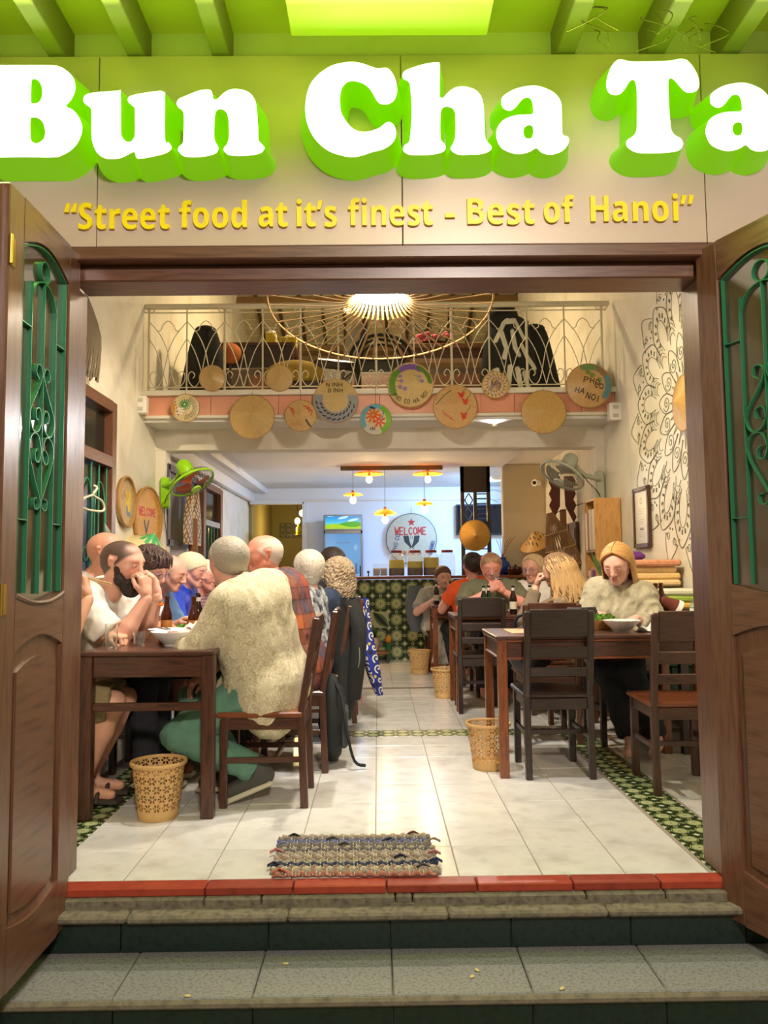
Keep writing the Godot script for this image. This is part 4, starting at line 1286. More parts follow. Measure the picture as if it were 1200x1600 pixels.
# ---------- things on tables ----------
func bottle(label: String, at: Vector3, kind: String, group: String) -> void:
	var o := thing("beer_bottle", label, "bottle", at, at.x * 5.0, group)
	var glass: Material = {"brown": flat("bottle_brown", Color(0.36, 0.14, 0.03, 0.25), 0.06, 0.0, {"refraction_enabled": true, "refraction_scale": 0.05}), "green": flat("bottle_green", Color(0.05, 0.26, 0.12, 0.25), 0.06, 0.0, {"refraction_enabled": true, "refraction_scale": 0.05}), "dark": flat("bottle_dark", rgb(34, 18, 10), 0.08)}[kind]
	var b := MB.new()
	b.lathe([[0.0, 0.0], [0.026, 0.0], [0.0295, 0.004], [0.030, 0.02], [0.030, 0.115], [0.027, 0.140], [0.017, 0.168], [0.0135, 0.19], [0.0125, 0.215], [0.0145, 0.218], [0.0145, 0.226], [0.012, 0.228], [0.0, 0.228]], 20)
	put("bottle_glass", b, glass, o)
	var l := MB.new()
	l.lathe([[0.0303, 0.04], [0.0306, 0.04], [0.0306, 0.10], [0.0303, 0.10]], 20)
	put("label", l, flat("label_" + kind, {"brown": rgb(176, 112, 44), "green": rgb(214, 214, 200), "dark": rgb(196, 186, 160)}[kind], 0.6), o)
	if kind != "brown":
		var nk := MB.new()
		nk.lathe([[0.0136, 0.188], [0.0142, 0.188], [0.0132, 0.212], [0.0128, 0.212]], 16)
		put("neck_foil", nk, flat("foil", rgb(206, 206, 196), 0.35, 0.4), o)

func bowl(label: String, at: Vector3, r := 0.10, group := "white bowls on the tables") -> void:
	var o := MB.new()
	o.lathe([[0.0, 0.0], [r * 0.42, 0.0], [r * 0.45, 0.008], [r * 0.5, 0.012], [r * 0.78, r * 0.36], [r, r * 0.58], [r * 1.01, r * 0.605], [r * 0.98, r * 0.61], [r * 0.74, r * 0.38], [r * 0.45, 0.018], [0.0, 0.016]], 36)
	meta(put("serving_bowl", o, mats.white_gloss, null, at), label, "bowl", group)

func tumbler(label: String, at: Vector3, h := 0.11, r := 0.034) -> void:
	var o := MB.new()
	o.lathe([[0.0, 0.0], [r * 0.82, 0.0], [r, h], [r * 0.94, h], [r * 0.77, 0.01], [0.0, 0.01]], 20)
	meta(put("drinking_glass", o, flat("glass_solid", Color(0.96, 0.98, 0.97, 0.03), 0.03, 0.0, {"refraction_enabled": true, "refraction_scale": 0.05}), null, at), label, "glass", "drinking glasses on the tables")

func greens(called: String, label: String, at: Vector3, r: float, plate := true, basket := false) -> void:
	var o := thing(called, label, "herbs", at)
	var rng := RandomNumberGenerator.new()
	rng.seed = int(at.x * 1000) + 7
	if plate:
		var p := MB.new()
		if basket:
			p.lathe([[0.0, 0.0], [r * 0.6, 0.0], [r, 0.055], [r * 0.95, 0.056], [r * 0.56, 0.006], [0.0, 0.006]], 28)
			put("woven_basket", p, flat("small_basket", rgb(176, 132, 70), 0.8), o)
		else:
			p.lathe([[0.0, 0.0], [r * 0.55, 0.0], [r, 0.018], [r * 0.98, 0.021], [r * 0.5, 0.006], [0.0, 0.006]], 28)
			put("plate", p, mats.white_gloss, o)
	var lm := MB.new()
	for i in 60:
		var a := rng.randf() * TAU
		var q := r * 0.75 * sqrt(rng.randf())
		var h := (0.06 if basket else 0.03) + rng.randf() * 0.035 * (1.0 - q / r)
		var c := Vector3(cos(a) * q, h, sin(a) * q)
		var dirv := Vector3(rng.randf_range(-1, 1), rng.randf_range(-0.2, 0.9), rng.randf_range(-1, 1)).normalized()
		var sd := dirv.cross(Vector3(rng.randf_range(-1, 1), 1, rng.randf_range(-1, 1))).normalized()
		var L := rng.randf_range(0.016, 0.03)
		lm.grid(4, 2, func(u, v): return c + dirv * L * (u - 0.5) * 2.0 + sd * (v - 0.5) * L * 1.3 * sin(PI * clampf(u, 0.04, 0.96)) + dirv.cross(sd) * 0.006 * sin(u * 9.0 + v * 4.0))
	put("leaves", lm, flat("herb_green", rgb(112, 158, 50), 0.55, 0.0, {"backlight_enabled": true, "backlight": Color(0.2, 0.35, 0.05)}), o).set_meta("kind", "stuff")

func napkin(label: String, at: Vector3, s := 0.06, col := rgb(240, 236, 226)) -> void:
	var m := MB.new()
	var sd := at.x * 40.0
	m.grid(12, 12, func(u, v): return Vector3((u - 0.5) * 2 * s, 0.006 + 0.025 * maxf(0.0, sin(u * 6.0 + sd) * cos(v * 7.0 - sd)) + 0.016 * sin(u * 13.0 + v * 9.0) * sin(PI * u) * sin(PI * v), (v - 0.5) * 2 * s) * Vector3(1, 1, 1) + Vector3(0, 0.012 * sin(PI * u) * sin(PI * v), 0))
	meta(put("paper_napkin", m, flat("napkin", col, 0.9), null, at), label, "napkin", "crumpled paper napkins on the tables")

func tableware() -> void:
	var T := 0.7505
	# left row
	bowl("white bowl at the near end of the front left table", Vector3(-1.0, T, -3.86), 0.115)
	bowl("white bowl just behind the first, by the bearded man's elbow", Vector3(-1.10, T, -4.12), 0.105)
	napkin("crumpled napkin on the rim of the white bowl, front left table", Vector3(-0.955, T + 0.066, -4.02), 0.035)
	tumbler("empty clear glass at the near left corner of the front left table", Vector3(-1.255, T, -3.70), 0.12, 0.03)
	tumbler("low clear glass beside the white bowls, front left table", Vector3(-1.17, T, -3.85), 0.07, 0.03)
	bottle("brown beer bottle standing alone behind the white bowls", Vector3(-1.16, T, -4.30), "brown", "brown beer bottles on the left tables")
	bottle("brown beer bottle with an orange label beside the cream shirt", Vector3(-1.0, T, -4.25), "brown", "brown beer bottles on the left tables")
	bottle("dark beer bottle behind the orange-labelled one", Vector3(-1.06, T, -4.62), "dark", "brown beer bottles on the left tables")
	bottle("brown beer bottle nearest the cream sleeve, middle of the group", Vector3(-0.99, T, -4.72), "brown", "brown beer bottles on the left tables")
	bottle("dark beer bottle at the left of the group, near the black camera", Vector3(-1.14, T, -4.95), "dark", "brown beer bottles on the left tables")
	bottle("brown beer bottle farthest along the left tables", Vector3(-1.02, T, -5.35), "brown", "brown beer bottles on the left tables")
	greens("herb_plate", "plate of fresh green herbs between the beer bottles", Vector3(-1.09, T, -4.50), 0.09)
	greens("herb_plate", "plate of pale noodles and greens at the cream sleeve", Vector3(-0.93, T, -4.85), 0.09)
	for q in [[-1.2, -4.02, 0.4], [-1.22, -4.0, 0.5]]:
		var c := MB.new()
		var dd := Vector3(sin(q[2]), 0, cos(q[2])) * 0.11
		c.tube(PackedVector3Array([Vector3(0, 0.072, 0) - dd, Vector3(0, 0.075, 0) + dd]), 0.003, 6)
		meta(put("chopstick", c, flat("chopstick", rgb(86, 56, 36), 0.5), null, Vector3(q[0] + 0.12, T, q[1])), ["dark chopstick across the second white bowl, the one nearer the beard", "dark chopstick across the second white bowl, the one nearer the door"][0 if q[0] < -1.21 else 1], "chopstick", "chopsticks across the second bowl")
	# nearest right table
	bowl("white bowl on the nearest right table, in front of the blonde woman", Vector3(1.375, T, -4.42), 0.105)
	greens("herb_basket", "woven basket of lettuce and herbs beside the white bowl on the right", Vector3(1.31, T, -4.60), 0.10, true, true)
	napkin("large crumpled white napkin right of the bowl on the nearest right table", Vector3(1.52, T, -4.42), 0.075)
	napkin("small crumpled napkin left of the herb basket", Vector3(1.2, T, -4.66), 0.04)
	var pm := thing("placemat", "pale pink printed placemat on the nearest right table", "placemat", Vector3(0.96, T, -4.50))
	put("mat_sheet", box1(Vector3(0, 0.002, 0), Vector3(0.44, 0.003, 0.32), 0.001), tri_mat("placemat", noise_tex(0.02, 71, [rgb(196, 130, 90), rgb(226, 176, 130), rgb(220, 160, 120), rgb(190, 110, 90)], 128), 3.0, 0.6), pm)
	# middle right table
	bottle("green-necked beer bottle left of the pair before the man in olive", Vector3(0.86, T, -6.35), "green", "beer bottles on the middle right table")
	bottle("green-necked beer bottle right of the pair before the man in olive", Vector3(0.91, T, -6.42), "green", "beer bottles on the middle right table")
	bottle("brown bottle with a white label at the man in olive's elbow", Vector3(1.09, T, -6.30), "dark", "beer bottles on the middle right table")
	bottle("brown bottle in front of the woman in the white blouse", Vector3(1.25, T, -6.42), "dark", "beer bottles on the middle right table")
	bottle("dark bottle beside the wavy blonde hair", Vector3(1.49, T, -6.25), "dark", "beer bottles on the middle right table")
	var can := MB.new()
	can.lathe([[0.0, 0.0], [0.028, 0.0], [0.033, 0.008], [0.033, 0.1], [0.027, 0.11], [0.0, 0.108]], 20)
	meta(put("drink_can", can, mats.steel, null, Vector3(1.40, T, -6.24)), "pale drink can with a straw on the middle right table", "can")
	meta(put("drinking_straw", tube1([Vector3(0, 0.1, 0), Vector3(0.012, 0.2, 0.0)], 0.003, 6), flat("straw", rgb(120, 190, 220), 0.5), null, Vector3(1.40, T, -6.24)), "light blue straw standing in the pale can", "straw")
	bottle("brown beer bottle with a pale label on the farthest right table", Vector3(0.62, T, -8.3), "dark", "beer bottle on the far table")
	# side table
	var S := 0.7805
	bottle("brown bottle at the left end of the side table by the grey cardigan", Vector3(1.80, S, -5.05), "brown", "brown bottles on the side table")
	bottle("second brown bottle at the left end of the side table", Vector3(1.86, S, -5.12), "brown", "brown bottles on the side table")
	bowl("white bowl on the side table behind the brown chair", Vector3(1.90, S, -4.82), 0.075)
	var hb := thing("sanitizer_bottle", "clear pump bottle with a bright green cap on the side table", "bottle", Vector3(2.03, S, -4.92))
	var hm := MB.new()
	hm.lathe([[0.0, 0.0], [0.055, 0.0], [0.062, 0.01], [0.062, 0.08], [0.05, 0.115], [0.026, 0.135], [0.022, 0.15], [0.0, 0.15]], 24)
	put("clear_body", hm, flat("clear_plastic", Color(0.86, 0.94, 0.88, 0.12), 0.08, 0.0, {"refraction_enabled": true, "refraction_scale": 0.035}), hb)
	hm = MB.new()
	hm.lathe([[0.025, 0.145], [0.028, 0.147], [0.028, 0.178], [0.02, 0.184], [0.0, 0.184]], 20)
	put("green_cap", hm, flat("cap_green", rgb(150, 206, 40), 0.35), hb)
	hm = MB.new()
	hm.lathe([[0.0625, 0.02], [0.063, 0.02], [0.063, 0.07], [0.0625, 0.07]], 24)
	put("paper_label", hm, flat("pale_label", rgb(214, 226, 208), 0.7), hb)
	var cb := MB.new()
	cb.ball(Vector3(0, 0.02, 0), Vector3(0.04, 0.02, 0.03), 14)
	meta(put("lime_dish", cb, flat("lime", rgb(176, 196, 74), 0.4), null, Vector3(1.90, S, -4.70)), "small lime-green dish at the front edge of the side table", "dish")
	var cone := thing("napkin_cone", "white and dark-red fabric cone lying behind the white bowl", "cloth", Vector3(1.93, S + 0.06, -5.05))
	var cm := MB.new()
	cm.lathe([[0.0, 0.0], [0.062, 0.0], [0.03, 0.11], [0.0, 0.12]], 18, Vector3.ZERO, Basis(Vector3.FORWARD, -1.0))
	put("red_cloth", cm, flat("dark_red_cloth", rgb(110, 52, 44), 0.9), cone)
	cm = MB.new()
	cm.lathe([[0.0, -0.03], [0.066, -0.01], [0.06, 0.02]], 18, Vector3.ZERO, Basis(Vector3.FORWARD, -1.0))
	put("white_edge", cm, flat("white_cloth", rgb(232, 228, 224), 0.9), cone)
	# folded cloths stacked on the side table
	var cc := [rgb(196, 160, 110), rgb(104, 104, 96), rgb(214, 182, 128), rgb(130, 128, 110), rgb(226, 196, 146), rgb(222, 188, 134), rgb(228, 198, 148), rgb(214, 150, 118)]
	var cn := ["lowest folded tan cloth of the stack on the side table", "grey folded cloth, second from the bottom of the stack", "cream folded cloth, third from the bottom of the stack", "grey-green folded cloth in the middle of the stack", "thick cream folded cloth above the grey-green one", "cream folded cloth, third from the top of the stack", "cream folded cloth, second from the top of the stack", "salmon folded cloth on top of the stack"]
	for i in 8:
		var m := MB.new()
		var zc := -5.95 + 0.02 * sin(i * 2.0)
		m.box(Vector3(0.0, 0.0242, 0), Vector3(0.32 + 0.02 * sin(i * 3.0), 0.0475, 0.70 + 0.03 * sin(i * 5.0)), 0.018, Basis(Vector3.UP, 0.02 * sin(i * 4.0)))
		meta(put("folded_cloth", m, tri_mat("cloth_%d" % i, noise_tex(0.05, 90 + i, [cc[i].darkened(0.12), cc[i], cc[i].lightened(0.06)], 64), 6.0, 0.95), null, Vector3(2.02, S + 0.0485 * i, zc)), cn[i], "folded cloth", "folded cloths stacked on the side table")
	for i in 4:
		var m := MB.new()
		m.box(Vector3(0, 0.0225, 0), Vector3(0.22, 0.045, 0.26), 0.017, Basis(Vector3.UP, 0.04 * sin(i * 4.0)))
		var col: Color = [rgb(60, 52, 60), rgb(226, 176, 90), rgb(150, 176, 70), rgb(214, 210, 190)][i]
		meta(put("folded_cloth", m, flat("cloth_side_%d" % i, col, 0.9), null, Vector3(2.06, S + 0.12 + 0.046 * i * 1.0 - 0.12, -5.40)), ["dark folded cloth, lowest of the short stack by the right door leaf", "orange folded cloth in the short stack by the right door leaf", "lime-green folded cloth in the short stack by the right door leaf", "white folded cloth on top of the short stack by the right door leaf"][i], "folded cloth", "short stack of folded cloths")
	for q in [[rgb(112, 60, 150), Vector3(2.02, S + 0.39, -6.10), "purple cloth crumpled on top of the folded stack"], [rgb(160, 56, 70), Vector3(2.0, S + 0.39, -6.26), "dark red cloth crumpled at the far end of the folded stack"], [rgb(74, 74, 116), Vector3(1.88, S + 0.31, -6.32), "blue patterned cloth end hanging off the far end of the folded stack"]]:
		var m := MB.new()
		m.ball(Vector3(0, 0.03, 0), Vector3(0.08, 0.04, 0.075), 14)
		for i in m.v.size():
			m.v[i] += m.n[i] * 0.010 * sin(m.v[i].x * 90.0) * sin(m.v[i].z * 70.0 + 1.0)
		meta(put("crumpled_cloth", m, flat("crumple_%d" % int(q[0].r8), q[0], 0.95), null, q[1]), q[2], "cloth")
	var sb := thing("storage_box", "dark green plastic box on the lower shelf of the side table", "box", Vector3(1.98, 0.313, -5.15))
	put("box_body", box1(Vector3(0, 0.09, 0), Vector3(0.3, 0.18, 0.42), 0.015), flat("box_green", rgb(26, 62, 44), 0.45), sb)
	put("box_rim", box1(Vector3(0, 0.185, 0), Vector3(0.33, 0.02, 0.45), 0.006), flat("box_green_rim", rgb(50, 96, 66), 0.45), sb)
	var mn := thing("menu_folder", "black menu folder leaning by the young woman in the grey cardigan", "menu", Vector3(1.24, 0.7505, -4.70))
	for e in [-1, 1]:
		put("cover", box1(Vector3(0.05 * e, 0.062, -0.02), Vector3(0.105, 0.135, 0.006), 0.002, Basis(Vector3.UP, 0.35 * e) * Basis(Vector3.RIGHT, -0.5)), mats.black, mn)
	# bag on the brown chair, phone in hand
	var bag := thing("leather_bag", "crumpled black leather bag on the brown chair behind the nearest right table", "bag", Vector3(0.98, 0.448, -5.06))
	var bm := MB.new()
	bm.ball(Vector3(0, 0.15, 0), Vector3(0.15, 0.16, 0.09), 20)
	for i in bm.v.size():
		bm.v[i] += bm.n[i] * 0.012 * sin(bm.v[i].x * 60.0 + bm.v[i].y * 30.0)
		bm.v[i].y = maxf(bm.v[i].y, 0.0)
	bm.tube(smooth([Vector3(-0.1, 0.24, 0.0), Vector3(-0.09, 0.345, 0.02), Vector3(0.0, 0.375, 0.03), Vector3(0.06, 0.33, 0.02), Vector3(0.08, 0.24, 0)], 5), 0.012, 8)
	put("bag_body", bm, flat("black_leather", rgb(30, 32, 38), 0.35), bag)
	put("pale_strap", tube1(Array(smooth([Vector3(-0.02, 0.29, 0.07), Vector3(0.02, 0.37, 0.06), Vector3(0.08, 0.385, 0.04), Vector3(0.12, 0.36, 0.02)], 4)), 0.008, 6), flat("pale_strap", rgb(214, 208, 196), 0.6), bag)

# ---------- conical hats ----------
func straw(seed_: int, base := rgb(206, 172, 108), s := 192) -> Image:
	# palm-leaf hat seen from the tip: fine radial leaves and hoops
	var im := canvas(s, s, base)
	var fn := FastNoiseLite.new()
	fn.seed = seed_
	fn.frequency = 1.0
	for y in s:
		for x in s:
			var p := Vector2(x - s * 0.5, y - s * 0.5) / (s * 0.5)
			var a := atan2(p.y, p.x)
			var r := p.length()
			var q := fn.get_noise_2d(a * 26.0, r * 1.5) * 0.10 + fn.get_noise_2d(a * 5.0, r * 3.0 + 9.0) * 0.07 + 0.035 * sin(r * 95.0)
			im.set_pixel(x, y, base.lightened(q) if q > 0 else base.darkened(-q * 1.3))
	return im

func hat(label: String, at: Vector3, r: float, im: Image, key: String, tilt := Vector2.ZERO, cord := 0.0, depth := 0.5) -> void:
	# at: centre of the open rim; the tip points to +z before the tilt
	var o := thing("conical_hat", label, "hat", at, 0.0, "conical hats hung along the gallery")
	var B := Basis(Vector3.UP, tilt.x) * Basis(Vector3.RIGHT, tilt.y) * Basis(Vector3.RIGHT, Vector3.BACK, Vector3.DOWN)
	var prof := []
	var n := 26
	for i in n + 1:
		var t := float(i) / n
		var rr := r * (1.0 - t)
		prof.append([maxf(rr + 0.0012 * (1 if i % 2 else -1), 0.0), r * depth * (t + 0.06 * sin(PI * t) * -1.0)])
	prof[n][0] = 0.0
	var m := MB.new()
	m.lathe(prof, 44, Vector3.ZERO, B, 0.2)
	for i in m.t.size():
		m.t[i] = (m.t[i] - Vector2(0.5, 0.5)) / (2.0 * r) + Vector2(0.5, 0.5)
	var mt := uv_mat(key, tex(im), Vector2.ONE, 0.42, {"clearcoat_enabled": true, "clearcoat": 0.3, "clearcoat_roughness": 0.35, "backlight_enabled": true, "backlight": Color(0.12, 0.09, 0.04)})
	put("hat_cone", m, mt, o)
	var h := MB.new()
	h.tube(ring(Vector3.ZERO, r, Basis(B.x, B.z, B.y), 44), 0.004, 6, true)
	put("rim_hoop", h, flat("hat_rim", rgb(176, 140, 84), 0.6), o)
	if cord > 0.0:
		put("cord", tube1([Vector3(0, r * 0.97, 0.004), Vector3(0, r + cord, 0.0)], 0.0018, 5), mats.wire, o)

func petals(im: Image, c: Vector2, n: int, len: float, w: float, col: Color, ph := 0.0) -> void:
	for i in n:
		var a := ph + TAU * i / n
		stroke(im, [c + Vector2(cos(a), sin(a)) * len * 0.3, c + Vector2(cos(a), sin(a)) * len], w, col)

func hats() -> void:
	var z := -7.02
	var plain := straw(1)
	var plain2 := straw(2, rgb(196, 164, 104))
	hat("small plain straw hat against the railing, left of the pair", Vector3(-1.5, 2.885, z), 0.118, plain2, "hat_plain_a", Vector2(0, 0.05), 0.0, 0.35)
	hat("small plain straw hat against the railing, right of the pair", Vector3(-0.883, 2.88, z), 0.121, plain2, "hat_plain_a", Vector2(0, 0.05), 0.0, 0.35)
	hat("large plain golden straw hat, left one of the two plain big ones", Vector3(-1.132, 2.523, z), 0.202, plain, "hat_plain_b", Vector2(0.05, -0.04), 0.03)
	hat("large plain golden straw hat beside the floodlight", Vector3(1.534, 2.547, z), 0.202, straw(7, rgb(208, 170, 96)), "hat_plain_c", Vector2(-0.08, -0.06), 0.03)
	var s := 192
	var c := Vector2(96, 96)
	# green tuft and leaves, orange left edge
	var im := straw(3, rgb(214, 196, 150), s)
	for i in 30:
		disc(im, c + Vector2(-82 + 3 * sin(i * 3.0), -30 + i * 3), 9, Color(rgb(206, 130, 40), 0.7))
	petals(im, c + Vector2(0, -18), 15, 38, 4, rgb(46, 126, 70))
	for i in 22:
		var a := -1.2 + i * 0.13
		stroke(im, [c + Vector2(cos(a), sin(a)) * 52, c + Vector2(cos(a + 0.08), sin(a + 0.08)) * 84], 2, rgb(70, 60, 50))
	for i in 14:
		disc(im, c + Vector2(-50 + (i % 5) * 10, 10 + (i / 5) * 16), 7, Color(rgb(240, 236, 226), 0.9))
	for i in 5:
		disc(im, c + Vector2(-70 + i * 6, -40 + i * 22), 6, rgb(160, 50, 40))
	hat("small hat painted with a green tuft and an orange left edge", Vector3(-1.742, 2.611, z), 0.127, im, "hat_green_tuft", Vector2(0.06, 0), 0.04)
	# faint red roofs and a bird
	im = straw(4, rgb(206, 168, 110), s)
	for q in [[20, -58, 36], [42, -40, 28], [-70, -50, 26], [-58, -34, 20]]:
		stroke(im, [c + Vector2(q[0], q[1]), c + Vector2(q[0] + q[2], q[1] + 14)], 5, rgb(204, 80, 44))
		stroke(im, [c + Vector2(q[0] + q[2], q[1] + 14), c + Vector2(q[0] + q[2] - 6, q[1] + 40)], 4, rgb(204, 96, 60))
	stroke(im, [c + Vector2(34, 30), c + Vector2(52, 58), c + Vector2(60, 66)], 5, rgb(40, 60, 64))
	for i in 8:
		stroke(im, [c + Vector2(-60 + i * 9, 40 + 5 * sin(i)), c + Vector2(-56 + i * 9, 62)], 2, rgb(190, 130, 80))
	hat("hat painted with orange-red roofs and a small dark bird", Vector3(-0.691, 2.531, z), 0.144, im, "hat_roofs", Vector2(0.0, 0.0), 0.10)
	# grey waves with black writing
	im = straw(5, rgb(204, 178, 120), s)
	for i in 260:
		var a := -0.25 + 3.7 * float(i) / 260.0
		var rr := 60.0 + 30.0 * fposmod(i * 0.618, 1.0)
		disc(im, c + Vector2(cos(a), sin(a)) * rr, 9, Color(rgb(142, 146, 156), 0.8))
	for i in 22:
		var a := 0.1 + 3.0 * float(i) / 22.0
		stroke(im, [c + Vector2(cos(a), sin(a)) * (62 + 18 * (i % 2)), c + Vector2(cos(a + 0.14), sin(a + 0.14)) * (66 + 18 * (i % 2))], 3.2, rgb(38, 38, 42))
	write(im, "NINH", c + Vector2(-40, -78), 18, 1.8, rgb(40, 34, 26), 0.0, 1.1)
	write(im, "BINH", c + Vector2(-32, -50), 18, 1.8, rgb(40, 34, 26), 0.0, 1.0)
	hat("large hat painted with a grey ring of waves and black writing above", Vector3(-0.371, 2.664, z), 0.205, im, "hat_grey", Vector2(0.03, -0.03), 0.0)
	# orange fish, blue and green rim
	im = straw(6, rgb(222, 206, 170), s)
	for i in 200:
		var a := TAU * i / 200.0
		var col := rgb(104, 176, 206) if a > 2.6 and a < 5.2 else (rgb(120, 190, 60) if a > 5.2 or a < 1.2 else rgb(206, 200, 190))
		disc(im, c + Vector2(cos(a), sin(a)) * (80 + 6 * sin(i * 1.7)), 11, Color(col, 0.85))
	petals(im, c + Vector2(-14, -22), 9, 44, 7, rgb(226, 110, 34))
	petals(im, c + Vector2(22, 16), 7, 36, 6, rgb(222, 90, 40), 0.4)
	stroke(im, [c + Vector2(-30, -76), c + Vector2(-8, -68)], 6, rgb(40, 44, 60))
	for i in 7:
		disc(im, c + Vector2(44 + 4 * sin(i), -50 + i * 9), 4, rgb(70, 80, 170))
	write(im, "HN", c + Vector2(-34, 50), 16, 2, rgb(40, 34, 30))
	hat("hat painted with orange blossoms inside a blue and green rim", Vector3(-0.006, 2.489, z), 0.144, im, "hat_orange", Vector2(-0.05, 0.0), 0.17)
	# purple bunch, green leaves, lettering
	im = straw(8, rgb(208, 182, 122), s)
	for i in 60:
		var a := PI + 0.9 + 1.3 * float(i) / 60.0
		disc(im, c + Vector2(cos(a), sin(a)) * (78 + 8 * sin(i * 2.3)), 7, rgb(120, 90, 160))
	for i in 40:
		var a := PI - 0.5 + 1.35 * float(i) / 40.0
		disc(im, c + Vector2(cos(a), sin(a)) * (80 + 6 * sin(i * 1.3)), 9, rgb(92, 140, 36))
		a = -1.15 + 1.05 * float(i) / 40.0
		disc(im, c + Vector2(cos(a), sin(a)) * (82 + 4 * sin(i * 1.3)), 7, rgb(86, 130, 40))
	for q in [[-44, -34], [-40, -12], [-46, 12], [-26, 22], [36, -30], [46, -12]]:
		disc(im, c + Vector2(q[0], q[1]), 9, rgb(150, 122, 180))
		stroke(im, [c + Vector2(q[0] - 6, q[1]), c + Vector2(q[0] - 24, q[1] - 6)], 1.6, rgb(96, 120, 50))
	var word := "PHO CO HA NOI"
	for i in word.length():
		var a := PI - 0.62 - 1.95 * float(i) / 12.0
		write(im, word[i], c + Vector2(cos(a), sin(a)) * 72 + Vector2(-5, -7), 16, 1.6, rgb(40, 34, 26), a - PI * 0.5, 0.8)
	hat("large hat painted with purple flowers and green leaves, writing along the bottom", Vector3(0.318, 2.806, z), 0.208, im, "hat_purple", Vector2(0.0, -0.03), 0.0)
	# red tulips
	im = straw(9, rgb(212, 170, 112), s)
	for q in [[24, -46], [40, -16], [34, 46]]:
		disc(im, c + Vector2(q[0], q[1]), 11, rgb(206, 54, 36))
		petals(im, c + Vector2(q[0], q[1] - 5), 3, 14, 5, rgb(216, 62, 40), -2.6)
		stroke(im, [c + Vector2(q[0], q[1] - 8), c + Vector2(q[0] + 24, q[1] - 34), c + Vector2(q[0] + 30, q[1] - 50)], 1.8, rgb(96, 104, 50))
	stroke(im, [c + Vector2(-84, -10), c + Vector2(-50, -48), c + Vector2(-20, -70)], 3, rgb(112, 108, 60))
	for i in 4:
		stroke(im, [c + Vector2(-60 + i * 12, 20 + i * 10), c + Vector2(-50 + i * 12, 38 + i * 8)], 2.4, rgb(196, 106, 60))
	hat("large hat painted with three red tulips", Vector3(0.724, 2.601, z), 0.202, im, "hat_tulips", Vector2(0.04, 0.0), 0.12)
	# yellow and mauve
	im = straw(10, rgb(214, 184, 90), s)
	for i in 160:
		var a := i * 2.399
		var rr := 86.0 * sqrt(i / 160.0)
		disc(im, c + Vector2(cos(a), sin(a)) * rr, 8, [rgb(206, 186, 60), rgb(196, 160, 170), rgb(222, 206, 160), rgb(150, 110, 120)][(i * 7) % 4])
	for i in 9:
		stroke(im, [c + Vector2(-30 + i * 8, -20 + 10 * sin(i)), c + Vector2(-40 + i * 9, 30 + 8 * cos(i))], 3, rgb(110, 80, 84))
	hat("small hat painted all over in yellow and mauve swirls", Vector3(1.096, 2.799, z), 0.124, im, "hat_yellow", Vector2(0, 0), 0.0)
	# black script, green and blue edge
	im = straw(11, rgb(206, 166, 106), s)
	for i in 90:
		var a := -1.9 + 2.6 * float(i) / 90.0
		disc(im, c + Vector2(cos(a), sin(a)) * (82 + 7 * sin(i * 1.9)), 10, Color(rgb(112, 150, 90) if i < 30 else (rgb(150, 116, 80) if i < 50 else rgb(90, 150, 170)), 0.8))
	for q in [[10, -40], [40, -20], [-6, -56]]:
		disc(im, c + Vector2(q[0], q[1]), 12, Color(rgb(112, 150, 60), 0.9))
	write(im, "PHO", c + Vector2(-24, -34), 24, 2.4, rgb(34, 30, 24), 0.25)
	write(im, "CO", c + Vector2(18, -8), 22, 2.4, rgb(34, 30, 24), 0.15)
	write(im, "HA", c + Vector2(-58, 8), 20, 2.4, rgb(34, 30, 24), 0.3)
	write(im, "NOI", c + Vector2(-14, 34), 22, 2.4, rgb(34, 30, 24), 0.3)
	hat("large hat with black script and a blue-green edge, at the railing's right end", Vector3(1.956, 2.786, z), 0.205, im, "hat_script", Vector2(-0.06, 0.0), 0.0)
	# on the fretwork post, and on walls
	hat("plain golden straw hat on the dark fretwork post by the counter", Vector3(1.265, 1.56, -10.085), 0.2, straw(12, rgb(204, 156, 70)), "hat_post", Vector2(0.05, 0.0), 0.0)
	hat("round straw hat at the centre of the painted wall flower", Vector3(2.19, 2.28, -5.45), 0.20, straw(13, rgb(206, 160, 84)), "hat_mural", Vector2(-PI / 2, 0), 0.0, 0.35)
	im = straw(14, rgb(206, 160, 84), s)
	for i in 16:
		stroke(im, [c + Vector2(-40 + (i % 4) * 24, -20 + (i / 4) * 22), c + Vector2(-30 + (i % 4) * 24, -12 + (i / 4) * 22 + 5 * sin(i))], 3, rgb(50, 40, 24))
	hat("pointed golden hat with black marks on the back room's right wall", Vector3(2.05, 1.45, -9.9), 0.24, im, "hat_pointed", Vector2(-0.9, -1.0), 0.0, 0.75)
	im = straw(15, rgb(226, 206, 150), s)
	petals(im, c + Vector2(0, 0), 9, 40, 9, rgb(70, 170, 100))
	hat("pointed straw hat with a green flower, below the round woven plates", Vector3(-1.99, 1.33, -6.75), 0.21, im, "hat_green_flower", Vector2(1.1, -1.0), 0.0, 0.7)

